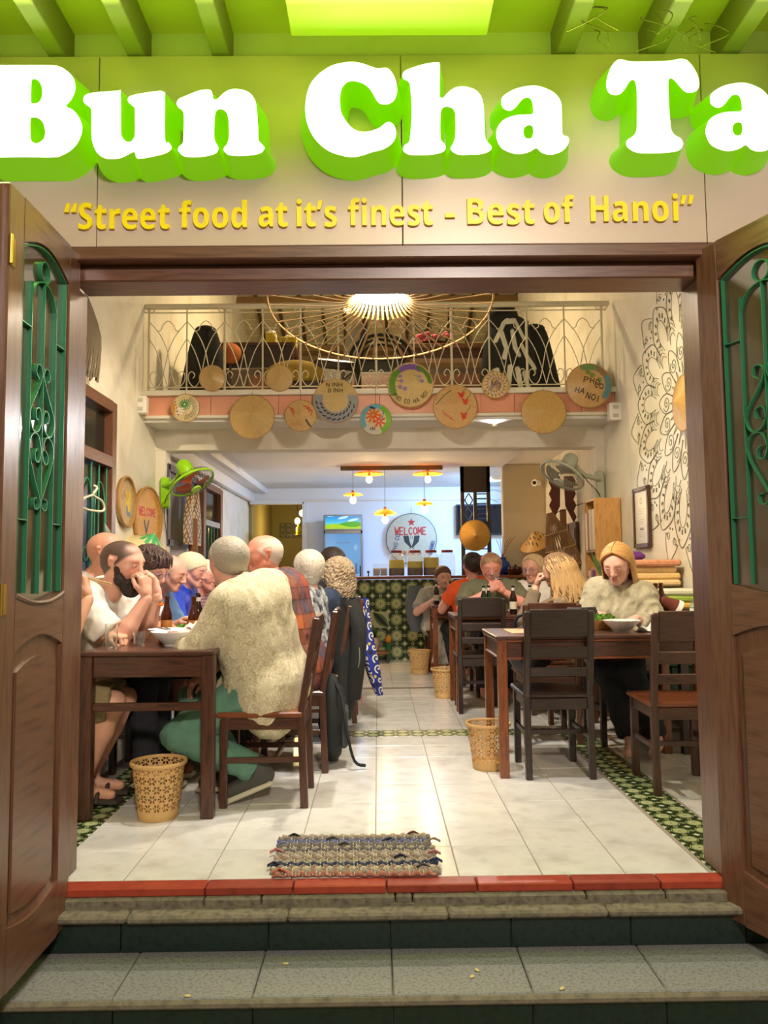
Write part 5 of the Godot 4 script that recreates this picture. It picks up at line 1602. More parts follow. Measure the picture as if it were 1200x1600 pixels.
# ---------- the big bamboo lamp ----------
func bamboo_lamp() -> void:
	var o := thing("bamboo_lamp", "wide bamboo lamp of radiating strips with a glowing drum, hanging over the aisle", "lamp", Vector3(0.03, 2.66, -4.4))
	var M := flat("bamboo", rgb(168, 132, 80), 0.55, 0.0, {"backlight_enabled": true, "backlight": Color(0.25, 0.16, 0.07)})
	var n := 42
	for i in n:
		var a := TAU * i / n
		var d := Vector3(cos(a), 0, -sin(a))
		var ry := -0.01 - 0.145 * sin(a)
		var pts := smooth([d * 0.10 + Vector3(0, 0.42, 0), d * 0.135 + Vector3(0, 0.22, 0), d * 0.158 + Vector3(0, 0.06, 0), d * 0.175 + Vector3(0, 0.005, 0), d * 0.27 + Vector3(0, ry * 0.25 - 0.02, 0), d * 0.65 + Vector3(0, ry, 0)], 3)
		var m := MB.new()
		m.ribbon(pts, Vector3(sin(a), 0, cos(a)), 0.012, 0.003)
		put("bamboo_strip", m, M, o)
	for q in [[0.65, -0.01, 0.145, 0.006], [0.16, 0.045, 0.0, 0.005], [0.135, 0.22, 0.0, 0.005], [0.10, 0.42, 0.0, 0.006]]:
		var pts := PackedVector3Array()
		for i in 64:
			var a := TAU * i / 64
			pts.append(Vector3(cos(a) * q[0], q[1] - q[2] * sin(a), -sin(a) * q[0]))
		var m := MB.new()
		m.tube(pts, q[3], 6, true)
		put("hoop", m, M, o)
	# paper lining of the drum glows with the bulb behind it
	var pl := MB.new()
	for i in 40:
		var a0 := TAU * i / 40
		var a1 := TAU * (i + 1) / 40
		for k in 2:
			var r0: float = [0.148, 0.128][k]
			var r1: float = [0.128, 0.098][k]
			var y0: float = [0.035, 0.2][k]
			var y1: float = [0.2, 0.4][k]
			pl.tri(Vector3(cos(a0) * r0, y0, sin(a0) * r0), Vector3(cos(a1) * r0, y0, sin(a1) * r0), Vector3(cos(a1) * r1, y1, sin(a1) * r1), Vector3(cos(a0), 0, sin(a0)), Vector3(cos(a1), 0, sin(a1)), Vector3(cos(a1), 0, sin(a1)))
			pl.tri(Vector3(cos(a0) * r0, y0, sin(a0) * r0), Vector3(cos(a1) * r1, y1, sin(a1) * r1), Vector3(cos(a0) * r1, y1, sin(a0) * r1), Vector3(cos(a0), 0, sin(a0)), Vector3(cos(a1), 0, sin(a1)), Vector3(cos(a0), 0, sin(a0)))
	put("paper_lining", pl, glow("lamp_paper", Color(1.0, 0.80, 0.52), 0.8), o)
	var b := MB.new()
	b.ball(Vector3(0, 0.14, 0), Vector3(0.04, 0.05, 0.04), 16)
	put("bulb", b, glow("lamp_bulb", Color(1.0, 0.9, 0.75), 12.0), o)
	put("cord", tube1([Vector3(0, 0.18, 0), Vector3(0, 4.0, 0)], 0.004, 6), mats.wire, o)

func pendants() -> void:
	var o := thing("lamp_rail", "dark wooden rail under the ceiling that carries the pendant lamps", "rail", Vector3(0.19, 2.44, -10.0))
	put("rail", box1(Vector3(0, 0, 0), Vector3(1.32, 0.055, 0.06), 0.004), flat("rail_wood", rgb(120, 100, 64), 0.6), o)
	var spec := [[-0.1, 2.36, -10.02, 0.195, 0.035, "flat straw pendant lamp at the rail's upper left"], [-0.31, 2.09, -10.0, 0.125, 0.03, "small straw pendant lamp hanging furthest left"], [0.1, 1.83, -9.98, 0.14, 0.07, "dome-shaped straw pendant lamp hanging lowest"], [0.66, 2.355, -10.02, 0.195, 0.035, "flat straw pendant lamp at the rail's upper right"], [0.61, 1.955, -9.98, 0.115, 0.045, "small straw pendant lamp before the round welcome sign"]]
	var sm := flat("pendant_straw", rgb(214, 150, 56), 0.55, 0.0, {"backlight_enabled": true, "backlight": Color(0.5, 0.27, 0.06), "cull_mode": BaseMaterial3D.CULL_DISABLED})
	var bm := glow("pendant_bulb", Color(1.0, 0.85, 0.5), 9.0)
	for s in spec:
		var p := thing("pendant_lamp", s[5], "lamp", Vector3(s[0], s[1], s[2]), 0.0, "straw pendant lamps over the counter")
		var m := MB.new()
		var r: float = s[3]
		var h: float = s[4]
		var prof := []
		for i in 13:
			var t := i / 12.0
			prof.append([r * cos(t * PI * 0.46), h * sin(t * PI * 0.5) + 0.0015 * (i % 2)])
		prof.append([0.02, h + 0.01])
		m.lathe(prof, 32, Vector3.ZERO, Basis(), 0.2)
		put("straw_shade", m, sm, p)
		var sk := MB.new()
		sk.lathe([[0.0, -0.03], [0.018, -0.03], [0.02, h + 0.03], [0.0, h + 0.035]], 14)
		put("socket", sk, flat("socket_wood", rgb(130, 86, 40), 0.5), p)
		var b := MB.new()
		b.ball(Vector3(0, -0.065, 0), Vector3(0.042, 0.048, 0.042), 16)
		put("bulb", b, bm, p.get_node("socket"))
		put("cord", tube1([Vector3(0, h, 0), Vector3(0, 2.46 - s[1], 0)], 0.0035, 5), mats.wire, p)
		lamp("pendant_light", Vector3(s[0], s[1] - 0.066, s[2]), Color(1.0, 0.84, 0.58), 0.34, 0.03)

func beam_light() -> void:
	var o := thing("floodlight", "small bright floodlight fixed under the gallery beam", "lamp", Vector3(1.13, 2.54, -7.42))
	put("bracket", box1(Vector3(0, 0.0, -0.03), Vector3(0.05, 0.03, 0.07), 0.004), mats.white_gloss, o)
	var h := MB.new()
	h.lathe([[0.0, -0.03], [0.035, -0.03], [0.042, 0.03], [0.038, 0.03], [0.0, 0.02]], 18, Vector3(0, -0.01, 0.03), frame(Vector3(-0.1, 0.25, -1)) * Basis(Vector3.RIGHT, -PI / 2))
	put("housing", h, mats.white_gloss, o)
	var b := MB.new()
	b.ball(Vector3(0, -0.012, 0.068), Vector3(0.03, 0.03, 0.012), 14)
	put("bright_lens", b, glow("flood_lens", Color(1.0, 0.94, 0.82), 30.0), o)

# ---------- wall decoration ----------
func fan(label: String, at: Vector3, wall: Vector3, aim: Vector3, body: Color, guard: Color, blade: Color, key: String) -> void:
	# at: middle of the guard; wall: where the bracket meets the wall, from at; aim: the way it blows
	var o := thing("wall_fan", label, "fan", at, 0.0, "wall fans")
	var B := frame(aim)
	var bm := flat(key + "_body", body, 0.4)
	var R := 0.21
	var g := MB.new()
	for i in 40:
		var a := TAU * i / 40
		var d := B.x * cos(a) + B.y * sin(a)
		var d2 := B.x * cos(a + 0.25) + B.y * sin(a + 0.25)
		g.tube(PackedVector3Array([d * 0.05 + B.z * 0.075, d * 0.5 * R + B.z * 0.07, d2 * 0.93 * R + B.z * 0.04, d2 * R]), 0.0016, 4)
		g.tube(PackedVector3Array([d * 0.05 - B.z * 0.07, d * 0.6 * R - B.z * 0.07, d * 0.95 * R - B.z * 0.035, d * R]), 0.0016, 4)
	put("wire_guard", g, flat(key + "_guard", guard, 0.4), o)
	var rm := MB.new()
	rm.tube(ring(Vector3.ZERO, R, B, 48), 0.011, 8, true)
	put("guard_rim", rm, bm, o)
	for k in 3:
		var bl := MB.new()
		var a0 := TAU * k / 3.0 + 0.5
		bl.grid(8, 6, func(u, v):
			var r: float = lerpf(0.03, 0.165, u)
			var a: float = a0 + (v - 0.5) * (0.9 + 0.5 * u)
			return (B.x * cos(a) + B.y * sin(a)) * r + B.z * (0.03 * (v - 0.5)))
		put("blade", bl, flat(key + "_blade", blade, 0.35, 0.0, {"cull_mode": BaseMaterial3D.CULL_DISABLED}), o)
	var hb := MB.new()
	hb.lathe([[0.0, 0.085], [0.045, 0.085], [0.05, 0.075], [0.05, 0.068], [0.0, 0.068]], 24, Vector3.ZERO, B * Basis(Vector3.RIGHT, PI / 2))
	put("badge", hb, flat(key + "_badge", body.lightened(0.2), 0.35), o)
	var mo := MB.new()
	mo.lathe([[0.0, -0.24], [0.05, -0.235], [0.07, -0.2], [0.075, -0.09], [0.06, -0.07], [0.0, -0.06]], 24, Vector3.ZERO, B * Basis(Vector3.RIGHT, PI / 2))
	put("motor_housing", mo, bm, o)
	put("sticker", box1(B * Vector3(0.0, -0.072, -0.15), Vector3(0.045, 0.004, 0.045), 0.001, B), flat(key + "_sticker", rgb(40, 130, 84), 0.5), o)
	var arm := MB.new()
	var mid := B * Vector3(0, -0.02, -0.19)
	arm.tube(smooth([mid, mid.lerp(wall, 0.4) + Vector3(0, -0.05, 0), wall + Vector3(0, 0.02, 0.03)], 6), 0.024, 10)
	put("arm", arm, bm, o)
	put("wall_plate", box1(wall + Vector3(0, -0.05, 0), Vector3(0.085, 0.30, 0.05), 0.012), bm, o)
	put("cable", tube1(Array(smooth([mid, mid.lerp(wall, 0.5) + Vector3(0, -0.09, 0.02), wall + Vector3(0, -0.16, 0.02), wall + Vector3(0.02, -0.5, 0.0)], 5)), 0.004, 5), mats.wire, o)

func mural() -> void:
	# painted flower on the right wall: strokes of grey paint in rings round a centre
	var o := thing("mural_flower", "large grey line-painted mandala flower on the right wall", "mural", Vector3(2.2165, 2.28, -5.45))
	var m := flat("mural_paint", rgb(112, 110, 94), 0.8)
	var line := func(pts: Array, w: float) -> MB:
		var mb := MB.new()
		var q := []
		for p in pts:
			q.append(Vector3(0, p.y, -p.x))
		mb.ribbon(smooth(q, 3), Vector3.LEFT, 0.002, w)
		return mb
	var pol := func(a: float, r: float) -> Vector2: return Vector2(cos(a), sin(a)) * r
	var n := 16
	for i in n:
		var a := TAU * (i + 0.5) / n
		var h := PI / n
		var parts := MB.new()
		var add := func(pts: Array, w: float) -> void:
			var l: MB = line.call(pts, w)
			parts.v.append_array(l.v); parts.n.append_array(l.n); parts.t.append_array(l.t); parts.k.append_array(l.k)
		# inner petal
		add.call([pol.call(a - h * 0.9, 0.27), pol.call(a - h, 0.40), pol.call(a - h * 0.5, 0.50), pol.call(a, 0.55), pol.call(a + h * 0.5, 0.50), pol.call(a + h, 0.40), pol.call(a + h * 0.9, 0.27)], 0.006)
		# spiral inside
		var sp := []
		for k in 20:
			var t := k / 19.0
			sp.append(pol.call(a, 0.40) + Vector2(cos(t * 12.0 + a), sin(t * 12.0 + a)) * 0.065 * t)
		add.call(sp, 0.005)
		add.call([pol.call(a - h * 0.3, 0.22), pol.call(a, 0.33), pol.call(a + h * 0.3, 0.22)], 0.004)
		# middle loops, like scales
		for k in 4:
			var r0 := 0.56 + 0.045 * k
			add.call([pol.call(a + h - 0.09, r0), pol.call(a + h - 0.05, r0 + 0.05), pol.call(a + h, r0 + 0.06), pol.call(a + h + 0.05, r0 + 0.05), pol.call(a + h + 0.09, r0)], 0.004)
		# outer petal with eye and teeth
		add.call([pol.call(a - h * 1.02, 0.66), pol.call(a - h * 0.95, 0.86), pol.call(a - h * 0.45, 0.98), pol.call(a, 1.05), pol.call(a + h * 0.45, 0.98), pol.call(a + h * 0.95, 0.86), pol.call(a + h * 1.02, 0.66)], 0.007)
		add.call([pol.call(a - h * 0.35, 0.62), pol.call(a - h * 0.5, 0.74), pol.call(a - h * 0.3, 0.86), pol.call(a, 0.90), pol.call(a + h * 0.3, 0.86), pol.call(a + h * 0.5, 0.74), pol.call(a + h * 0.35, 0.62)], 0.004)
		for k in 9:
			var t := (k - 4) / 4.0
			var pa: float = a + h * 0.62 * sin(t * 1.9)
			var pr := 0.76 + 0.17 * cos(t * 1.75)
			var d: Vector2 = (pol.call(pa, pr) - pol.call(a, 0.76)).normalized()
			add.call([pol.call(pa, pr) - d * 0.014, pol.call(pa, pr), pol.call(pa, pr) + d * 0.022], 0.019)
		# flourishes outside
		add.call([pol.call(a + h * 0.35, 1.04), pol.call(a + h * 0.6, 1.12), pol.call(a + h, 1.22), pol.call(a + h * 1.4, 1.12), pol.call(a + h * 1.65, 1.04)], 0.005)
		for e in [-1, 1]:
			var cs: Vector2 = pol.call(a + h + e * h * 0.32, 1.03)
			var s2 := []
			for k in 12:
				var t := k / 11.0
				s2.append(cs + Vector2(cos(t * 8.0 + a), sin(t * 8.0 + a)) * 0.035 * (0.3 + 0.7 * t))
			add.call(s2, 0.004)
		for k in 6:
			var cs: Vector2 = pol.call(a + h * (0.25 + 0.25 * k), 1.0 + 0.05 * sin(k * 1.4))
			add.call([cs + Vector2(0.008, 0), cs + Vector2(0, 0.008), cs + Vector2(-0.008, 0), cs + Vector2(0, -0.008), cs + Vector2(0.008, 0)], 0.004)
		put("painted_petal", parts, m, o)

func wall_things() -> void:
	# round woven tray
	var s := 160
	var c := Vector2(80, 80)
	var im := straw(21, rgb(200, 172, 120), s)
	for i in 30:
		disc(im, Vector2(104 + 12 * sin(i * 1.3), 76 + (i - 15) * 1.6), 13, rgb(226, 196, 40))
	stroke(im, [Vector2(92, 96), Vector2(100, 116), Vector2(122, 118)], 8, rgb(110, 126, 160))
	for i in 12:
		stroke(im, [Vector2(40 + i * 6, 50 + 8 * sin(i)), Vector2(44 + i * 6, 70 + 6 * sin(i))], 1.5, rgb(140, 90, 80))
	var tray := func(called: String, label: String, at: Vector3, rx: float, ry: float, img: Image, key: String, turn: float) -> void:
		var o := thing(called, label, "tray", at, 0.0, "woven trays on the left wall")
		var m := MB.new()
		m.lathe([[0.0, 0.0], [0.98, 0.0], [1.0, 0.03], [0.94, 0.03], [0.92, 0.01], [0.5, 0.012], [0.0, 0.014]], 44, Vector3.ZERO, Basis(Vector3.UP, turn) * Basis(Vector3(0, 0, -rx), Vector3(1, 0, 0), Vector3(0, -ry, 0)), 0.6)
		for i in m.t.size():
			m.t[i] = (m.t[i] - Vector2(0.5, 0.5)) * 0.5 + Vector2(0.5, 0.5)
		put("woven_dish", m, uv_mat(key, tex(img), Vector2.ONE, 0.6), o)
		var rm := MB.new()
		var rp := PackedVector3Array()
		for i in 44:
			rp.append(Vector3(0.03, sin(TAU * i / 44) * ry * 0.98, -cos(TAU * i / 44) * rx * 0.98).rotated(Vector3.UP, turn))
		rm.tube(rp, 0.012, 8, true)
		put("bound_rim", rm, flat("tray_rim", rgb(176, 128, 66), 0.6), o)
	tray.call("woven_tray", "round woven tray with a yellow and blue motif on the left wall", Vector3(-2.145, 1.715, -6.58), 0.225, 0.215, im, "tray_round", 0.0)
	im = straw(22, rgb(216, 160, 76), s)
	write(im, "WELCOME", Vector2(33, 52), 18, 2.6, rgb(196, 60, 40), 0.0, 0.78)
	stroke(im, [Vector2(64, 84), Vector2(76, 112), Vector2(88, 84)], 4, rgb(70, 74, 76))
	for y in range(118, 138):
		for x in range(58, 104):
			im.set_pixel(x, y, rgb(236, 216, 180))
	write(im, "HANOI", Vector2(60, 122), 11, 1.4, rgb(150, 70, 50), 0.0, 0.9)
	tray.call("welcome_tray", "oval golden woven tray lettered in red on the left wall", Vector3(-2.12, 1.60, -7.12), 0.30, 0.30, im, "tray_oval", -0.12)
	fan("lime green wall fan on the left pier of the back room's opening", Vector3(-1.72, 1.95, -7.22), Vector3(-0.32, -0.02, -0.25), Vector3(0.48, -0.82, 0.22), rgb(158, 226, 20), rgb(70, 64, 58), rgb(220, 92, 40), "fan_green")
	fan("grey wall fan on the right pier of the back room's opening", Vector3(1.73, 1.98, -7.2), Vector3(0.42, -0.03, -0.25), Vector3(-0.5, -0.80, 0.26), rgb(176, 184, 168), rgb(150, 146, 130), rgb(160, 158, 146), "fan_grey")
	mural()
	# framed certificate
	var f := thing("certificate_frame", "framed paper certificate on the right wall, left of the painted flower", "picture frame", Vector3(2.21, 1.53, -6.44))
	im = canvas(96, 128, rgb(226, 220, 206))
	for i in 14:
		var y := 44 + i * 5
		if i not in [3, 4, 8]:
			stroke(im, [Vector2(24 + (i * 7) % 12, y), Vector2(72 - (i * 5) % 12, y)], 0.9, rgb(140, 130, 120))
	disc(im, Vector2(48, 24), 9, rgb(150, 140, 124))
	disc(im, Vector2(48, 24), 6, rgb(220, 212, 196))
	stroke(im, [Vector2(36, 92), Vector2(60, 92)], 2.4, rgb(90, 80, 76))
	var fm := MB.new()
	for q in [[0, 0.235, 0.37, 0.035], [0, -0.235, 0.37, 0.035], [0.17, 0, 0.035, 0.5], [-0.17, 0, 0.035, 0.5]]:
		fm.box(Vector3(-0.008, q[1], q[0]), Vector3(0.03, q[3], q[2]), 0.003)
	put("wooden_border", fm, mats.dark_wood, f)
	var sh := MB.new()
	sh.quad(Vector3(-0.012, 0.22, -0.155), Vector3(-0.012, 0.22, 0.155), Vector3(-0.012, -0.22, 0.155), Vector3(-0.012, -0.22, -0.155), Vector3.LEFT, Vector2(0, 0), Vector2(1, 1))
	put("certificate_sheet", sh, uv_mat("certificate", tex(im), Vector2.ONE, 0.3), f)
	# bookcase, open to the left
	var bc := thing("bookcase", "tall pale wooden bookcase against the right wall", "bookcase", Vector3(2.09, 0, -7.2))
	var pw: Material = mats.pale_wood
	put("side_panel", box1(Vector3(0, 0.875, 0.17), Vector3(0.24, 1.75, 0.02), 0.003), pw, bc)
	put("side_panel", box1(Vector3(0, 0.875, -0.17), Vector3(0.24, 1.75, 0.02), 0.003), pw, bc)
	put("back_panel", box1(Vector3(0.113, 0.875, 0), Vector3(0.012, 1.73, 0.32), 0.002), pw, bc)
	for y in [0.05, 0.45, 0.83, 1.27, 1.74]:
		put("shelf", box1(Vector3(0, y, 0), Vector3(0.225, 0.02, 0.32), 0.002), pw, bc)
	var rng := RandomNumberGenerator.new()
	rng.seed = 9
	var bcol := [rgb(216, 206, 190), rgb(196, 176, 160), rgb(210, 196, 176), rgb(150, 90, 70), rgb(226, 218, 206), rgb(190, 140, 130), rgb(120, 70, 130), rgb(70, 76, 96)]
	var ord := ["first", "second", "third", "fourth", "fifth", "sixth"]
	for row in 2:
		for i in 5:
			var hh := rng.randf_range(0.30, 0.38) if row == 0 else rng.randf_range(0.2, 0.3)
			var col: Color = bcol[i] if row == 0 else bcol[7 - i]
			var bk := thing("book", "%s book from the front on the %s shelf of the pale bookcase" % [ord[i], "top" if row == 0 else "second"], "book", Vector3(2.05, 1.28 if row == 0 else 0.84, -7.06 - 0.058 * i), 0.0, "books in the pale bookcase")
			put("cover", box1(Vector3(0, hh * 0.5, 0), Vector3(0.17, hh, 0.048), 0.003), flat("book_%d%d" % [row, i], col, 0.6), bk)
			put("pages", box1(Vector3(0.004, hh * 0.5 + 0.001, 0), Vector3(0.168, hh + 0.001, 0.036), 0.001), flat("book_pages", rgb(228, 220, 200), 0.9), bk)
	# bamboo fish trap, carved board, hanging carving, camera
	var ft := thing("fish_trap", "tall woven bamboo fish trap hung beside the bookcase", "basket", Vector3(2.03, 0.95, -8.15))
	var rb := Basis(Vector3.FORWARD, -0.28)
	var wv := MB.new()
	for i in 34:
		var a := TAU * i / 34
		var pts := []
		for k in 9:
			var t := k / 8.0
			var r := 0.03 + 0.15 * sin(PI * pow(t, 0.75)) * (1.0 - 0.25 * t)
			pts.append(rb * Vector3(cos(a + t * 0.4) * r, t * 0.78, sin(a + t * 0.4) * r))
		wv.tube(PackedVector3Array(pts), 0.0062, 5)
	put("bamboo_weave", wv, flat("trap_bamboo", rgb(158, 118, 78), 0.7), ft)
	for t in [0.25, 0.5, 0.72]:
		var r: float = 0.034 + 0.15 * sin(PI * pow(t, 0.75)) * (1.0 - 0.25 * t)
		var h := MB.new()
		h.tube(ring(rb * Vector3(0, t * 0.78, 0), r, rb * Basis(Vector3.RIGHT, PI / 2), 28), 0.006, 6, true)
		put("binding_hoop", h, flat("trap_hoop", rgb(196, 166, 110), 0.6), ft)
	put("hanging_cord", tube1([rb * Vector3(0, 0.76, 0), Vector3(0.17, 0.86, 0), Vector3(0.19, 0.86, 0)], 0.004, 5), mats.wire, ft)
	var cb := thing("carved_plaque", "small dark carved plaque on the right wall behind the fish trap", "plaque", Vector3(2.19, 1.45, -8.75))
	put("plaque_board", box1(Vector3.ZERO, Vector3(0.03, 0.36, 0.5), 0.004), mats.dark_wood, cb)
	for i in 5:
		put("carved_relief", box1(Vector3(-0.02, 0.1 * sin(i * 1.7), -0.18 + i * 0.09), Vector3(0.012, 0.12, 0.05), 0.004), flat("relief", rgb(150, 130, 96), 0.6), cb)
	var hc := thing("hanging_carving", "dark reddish fringed carving with a wooden stick below the grey fan", "carving", Vector3(2.06, 1.86, -8.6))
	for e in [-1, 1]:
		var pg := []
		for i in 9:
			pg.append(Vector2(e * (0.12 + (0.03 if i % 2 else 0.0)), 0.28 - i * 0.065))
		pg.append(Vector2(e * 0.03, -0.05))
		pg.append(Vector2(e * 0.02, 0.28))
		var m := MB.new()
		m.prism(PackedVector2Array(pg), 0.02)
		put("fringed_wing", m, flat("carving_red", rgb(96, 48, 36), 0.6), hc)
	put("wooden_stick", box1(Vector3(0.0, -0.30, 0.015), Vector3(0.07, 0.42, 0.035), 0.01), flat("stick_wood", rgb(136, 92, 50), 0.6), hc)
	var cm := thing("security_camera", "white security camera high on the buff partition wall", "camera", Vector3(2.1, 2.24, -10.13))
	var mm := MB.new()
	mm.lathe([[0.0, -0.05], [0.04, -0.045], [0.045, 0.0], [0.045, 0.06], [0.0, 0.06]], 18, Vector3.ZERO, Basis(Vector3.UP, -0.8) * Basis(Vector3.RIGHT, PI / 2))
	put("camera_body", mm, mats.white_gloss, cm)
	mm = MB.new()
	mm.ball(Vector3(-0.045, 0.0, 0.045), Vector3(0.026, 0.026, 0.026), 12)
	put("lens", mm, mats.black, cm)
	# wall sockets at both ends of the gallery edge
	for q in [[-2.13, 2.63, "white socket box at the left end of the gallery edge"], [2.17, 2.53, "white socket box at the right end of the gallery edge"]]:
		var o := thing("socket_box", q[2], "socket", Vector3(q[0], q[1], -6.98))
		put("box_body", box1(Vector3.ZERO, Vector3(0.11, 0.16, 0.09), 0.008), mats.white_gloss, o)
		for y in [-0.04, 0.04]:
			put("outlet", box1(Vector3(0, y, 0.046), Vector3(0.05, 0.035, 0.006), 0.002), flat("outlet_grey", rgb(190, 186, 176), 0.4), o.get_node("box_body"))
	# butterfly-wing carving in a frame, on the back room's left wall
	var wf := thing("wing_carving", "patterned wing carving hung in a dark grey frame on the back room's left wall", "wall carving", Vector3(-2.06, 1.78, -8.2))
	var wb := MB.new()
	for q in [[0.37, 0, 0.07, 1.25], [-0.37, 0, 0.07, 1.25]]:
		wb.box(Vector3(0, q[0], 0), Vector3(0.05, 0.07, 1.25), 0.004)
	for z in [-0.6, 0.6]:
		wb.box(Vector3(0, 0, z), Vector3(0.05, 0.8, 0.07), 0.004)
	wb.box(Vector3(-0.015, 0, 0), Vector3(0.02, 0.74, 1.2), 0.002)
	put("grey_frame", wb, flat("frame_grey", rgb(84, 78, 84), 0.5), wf)
	im = canvas(96, 128, rgb(206, 176, 120))
	for i in 90:
		var p := Vector2((i * 37) % 96, (i * 53) % 128)
		stroke(im, [p, p + Vector2(8, -6), p + Vector2(14, 2)], 2.2, rgb(92, 64, 40))
	for e in [-1, 1]:
		var m := MB.new()
		m.grid(8, 12, func(u, v): return Vector3(0.10 + 0.05 * sin(PI * u) , 0.20 - v * 0.58, -0.02 + e * (0.03 + 0.34 * u * (0.35 + 0.65 * sin(PI * (0.35 + 0.65 * (1.0 - v)))))))
		put("patterned_wing", m, uv_mat("wing", tex(im), Vector2.ONE, 0.5, {"cull_mode": BaseMaterial3D.CULL_DISABLED}), wf)
	put("bamboo_stick", tube1([Vector3(0.12, -0.10, 0.0), Vector3(0.12, -0.66, 0.0)], 0.05, 12), flat("stick_wood", rgb(136, 92, 50), 0.6), wf)
	# things hung at the left window
	var hg := thing("coat_hanger", "pale plastic clothes hanger hooked on the green window grille", "hanger", Vector3(-2.03, 1.62, -5.55))
	put("hanger_loop", tube1(Array(smooth([Vector3(0, 0.12, 0), Vector3(0.02, 0.1, -0.02), Vector3(0, 0.05, 0), Vector3(0, 0.02, -0.18), Vector3(0, -0.05, -0.2), Vector3(0, -0.06, 0.18), Vector3(0, 0.0, 0.2), Vector3(0, 0.05, 0)], 5)), 0.009, 8), flat("hanger_plastic", rgb(222, 214, 180), 0.4), hg)
	var pt := thing("hanging_gourd", "dark round coconut shell with stringy straps hung on the window grille", "ornament", Vector3(-2.0, 1.30, -5.72))
	var gm := MB.new()
	gm.ball(Vector3.ZERO, Vector3(0.085, 0.095, 0.085), 18)
	put("shell", gm, flat("coconut", rgb(54, 48, 38), 0.85), pt)
	for i in 5:
		put("strap", tube1(Array(smooth([Vector3(0, 0.17, 0), Vector3(0.04, 0.08, -0.06 + 0.03 * i), Vector3(0.09, 0.0, -0.05 + 0.025 * i), Vector3(0.06, -0.16, -0.10 - 0.02 * i)], 4)), 0.004, 5), flat("strap_grey", rgb(140, 140, 126), 0.7), pt)
	var vp := thing("trailing_plant", "small trailing plant with one pale green leaf at the left window", "plant", Vector3(-1.98, 1.02, -5.8))
	for i in 7:
		var lm := MB.new()
		var a := i * 0.9
		lm.grid(6, 4, func(u, v): return Vector3(0.02 * i * 0.3 + (v - 0.5) * 0.07 * sin(PI * clampf(u, 0.03, 1)), 0.02 + u * 0.08 * cos(a), 0.10 * sin(a) * u + 0.03 * (i - 3)))
		put("leaf", lm, flat("vine_green", rgb(92, 140, 60), 0.5, 0.0, {"cull_mode": BaseMaterial3D.CULL_DISABLED}), vp)
	var th := thing("thatch_ornament", "grey thatched ornament on the left wall above the window", "ornament", Vector3(-2.1, 2.75, -5.35))
	var tm := MB.new()
	for i in 36:
		var z := -0.28 + i * 0.016
		tm.tube(smooth([Vector3(0.0, 0.42, z * 0.4), Vector3(0.07, 0.1, z), Vector3(0.03 + 0.02 * sin(i * 1.3), -0.22 - 0.02 * sin(i * 2.1), z * 1.15)], 4), 0.009, 5)
	put("dry_grass", tm, flat("thatch", rgb(128, 116, 98), 0.9), th)
	# snake plant behind the cardigan
	var sp := thing("snake_plant", "snake plant with upright green blades by the right wall, behind the young blonde woman", "plant", Vector3(2.0, 0.78, -6.62))
	var po := MB.new()
	po.lathe([[0.0, 0.0], [0.06, 0.0], [0.085, 0.14], [0.075, 0.14], [0.0, 0.12]], 20)
	put("pot", po, flat("terracotta", rgb(150, 92, 62), 0.7), sp)
	for q in [[-0.20, 0.40, 0.03], [0.12, 0.34, 0.024], [-0.02, 0.24, 0.028], [0.22, 0.22, 0.022], [-0.1, 0.2, 0.02]]:
		var m := MB.new()
		m.grid(3, 10, func(u, v): return Vector3(q[0] * v * 0.9 + (u - 0.5) * q[2] * 2.2 * sin(PI * clampf(0.2 + 0.8 * v, 0, 0.985)), 0.10 + q[1] * v, 0.02 * (u - 0.5) * (u - 0.5) + q[0] * 0.3 * v))
		put("blade_leaf", m, flat("snake_leaf", rgb(84, 112, 62), 0.5, 0.0, {"cull_mode": BaseMaterial3D.CULL_DISABLED}), sp)

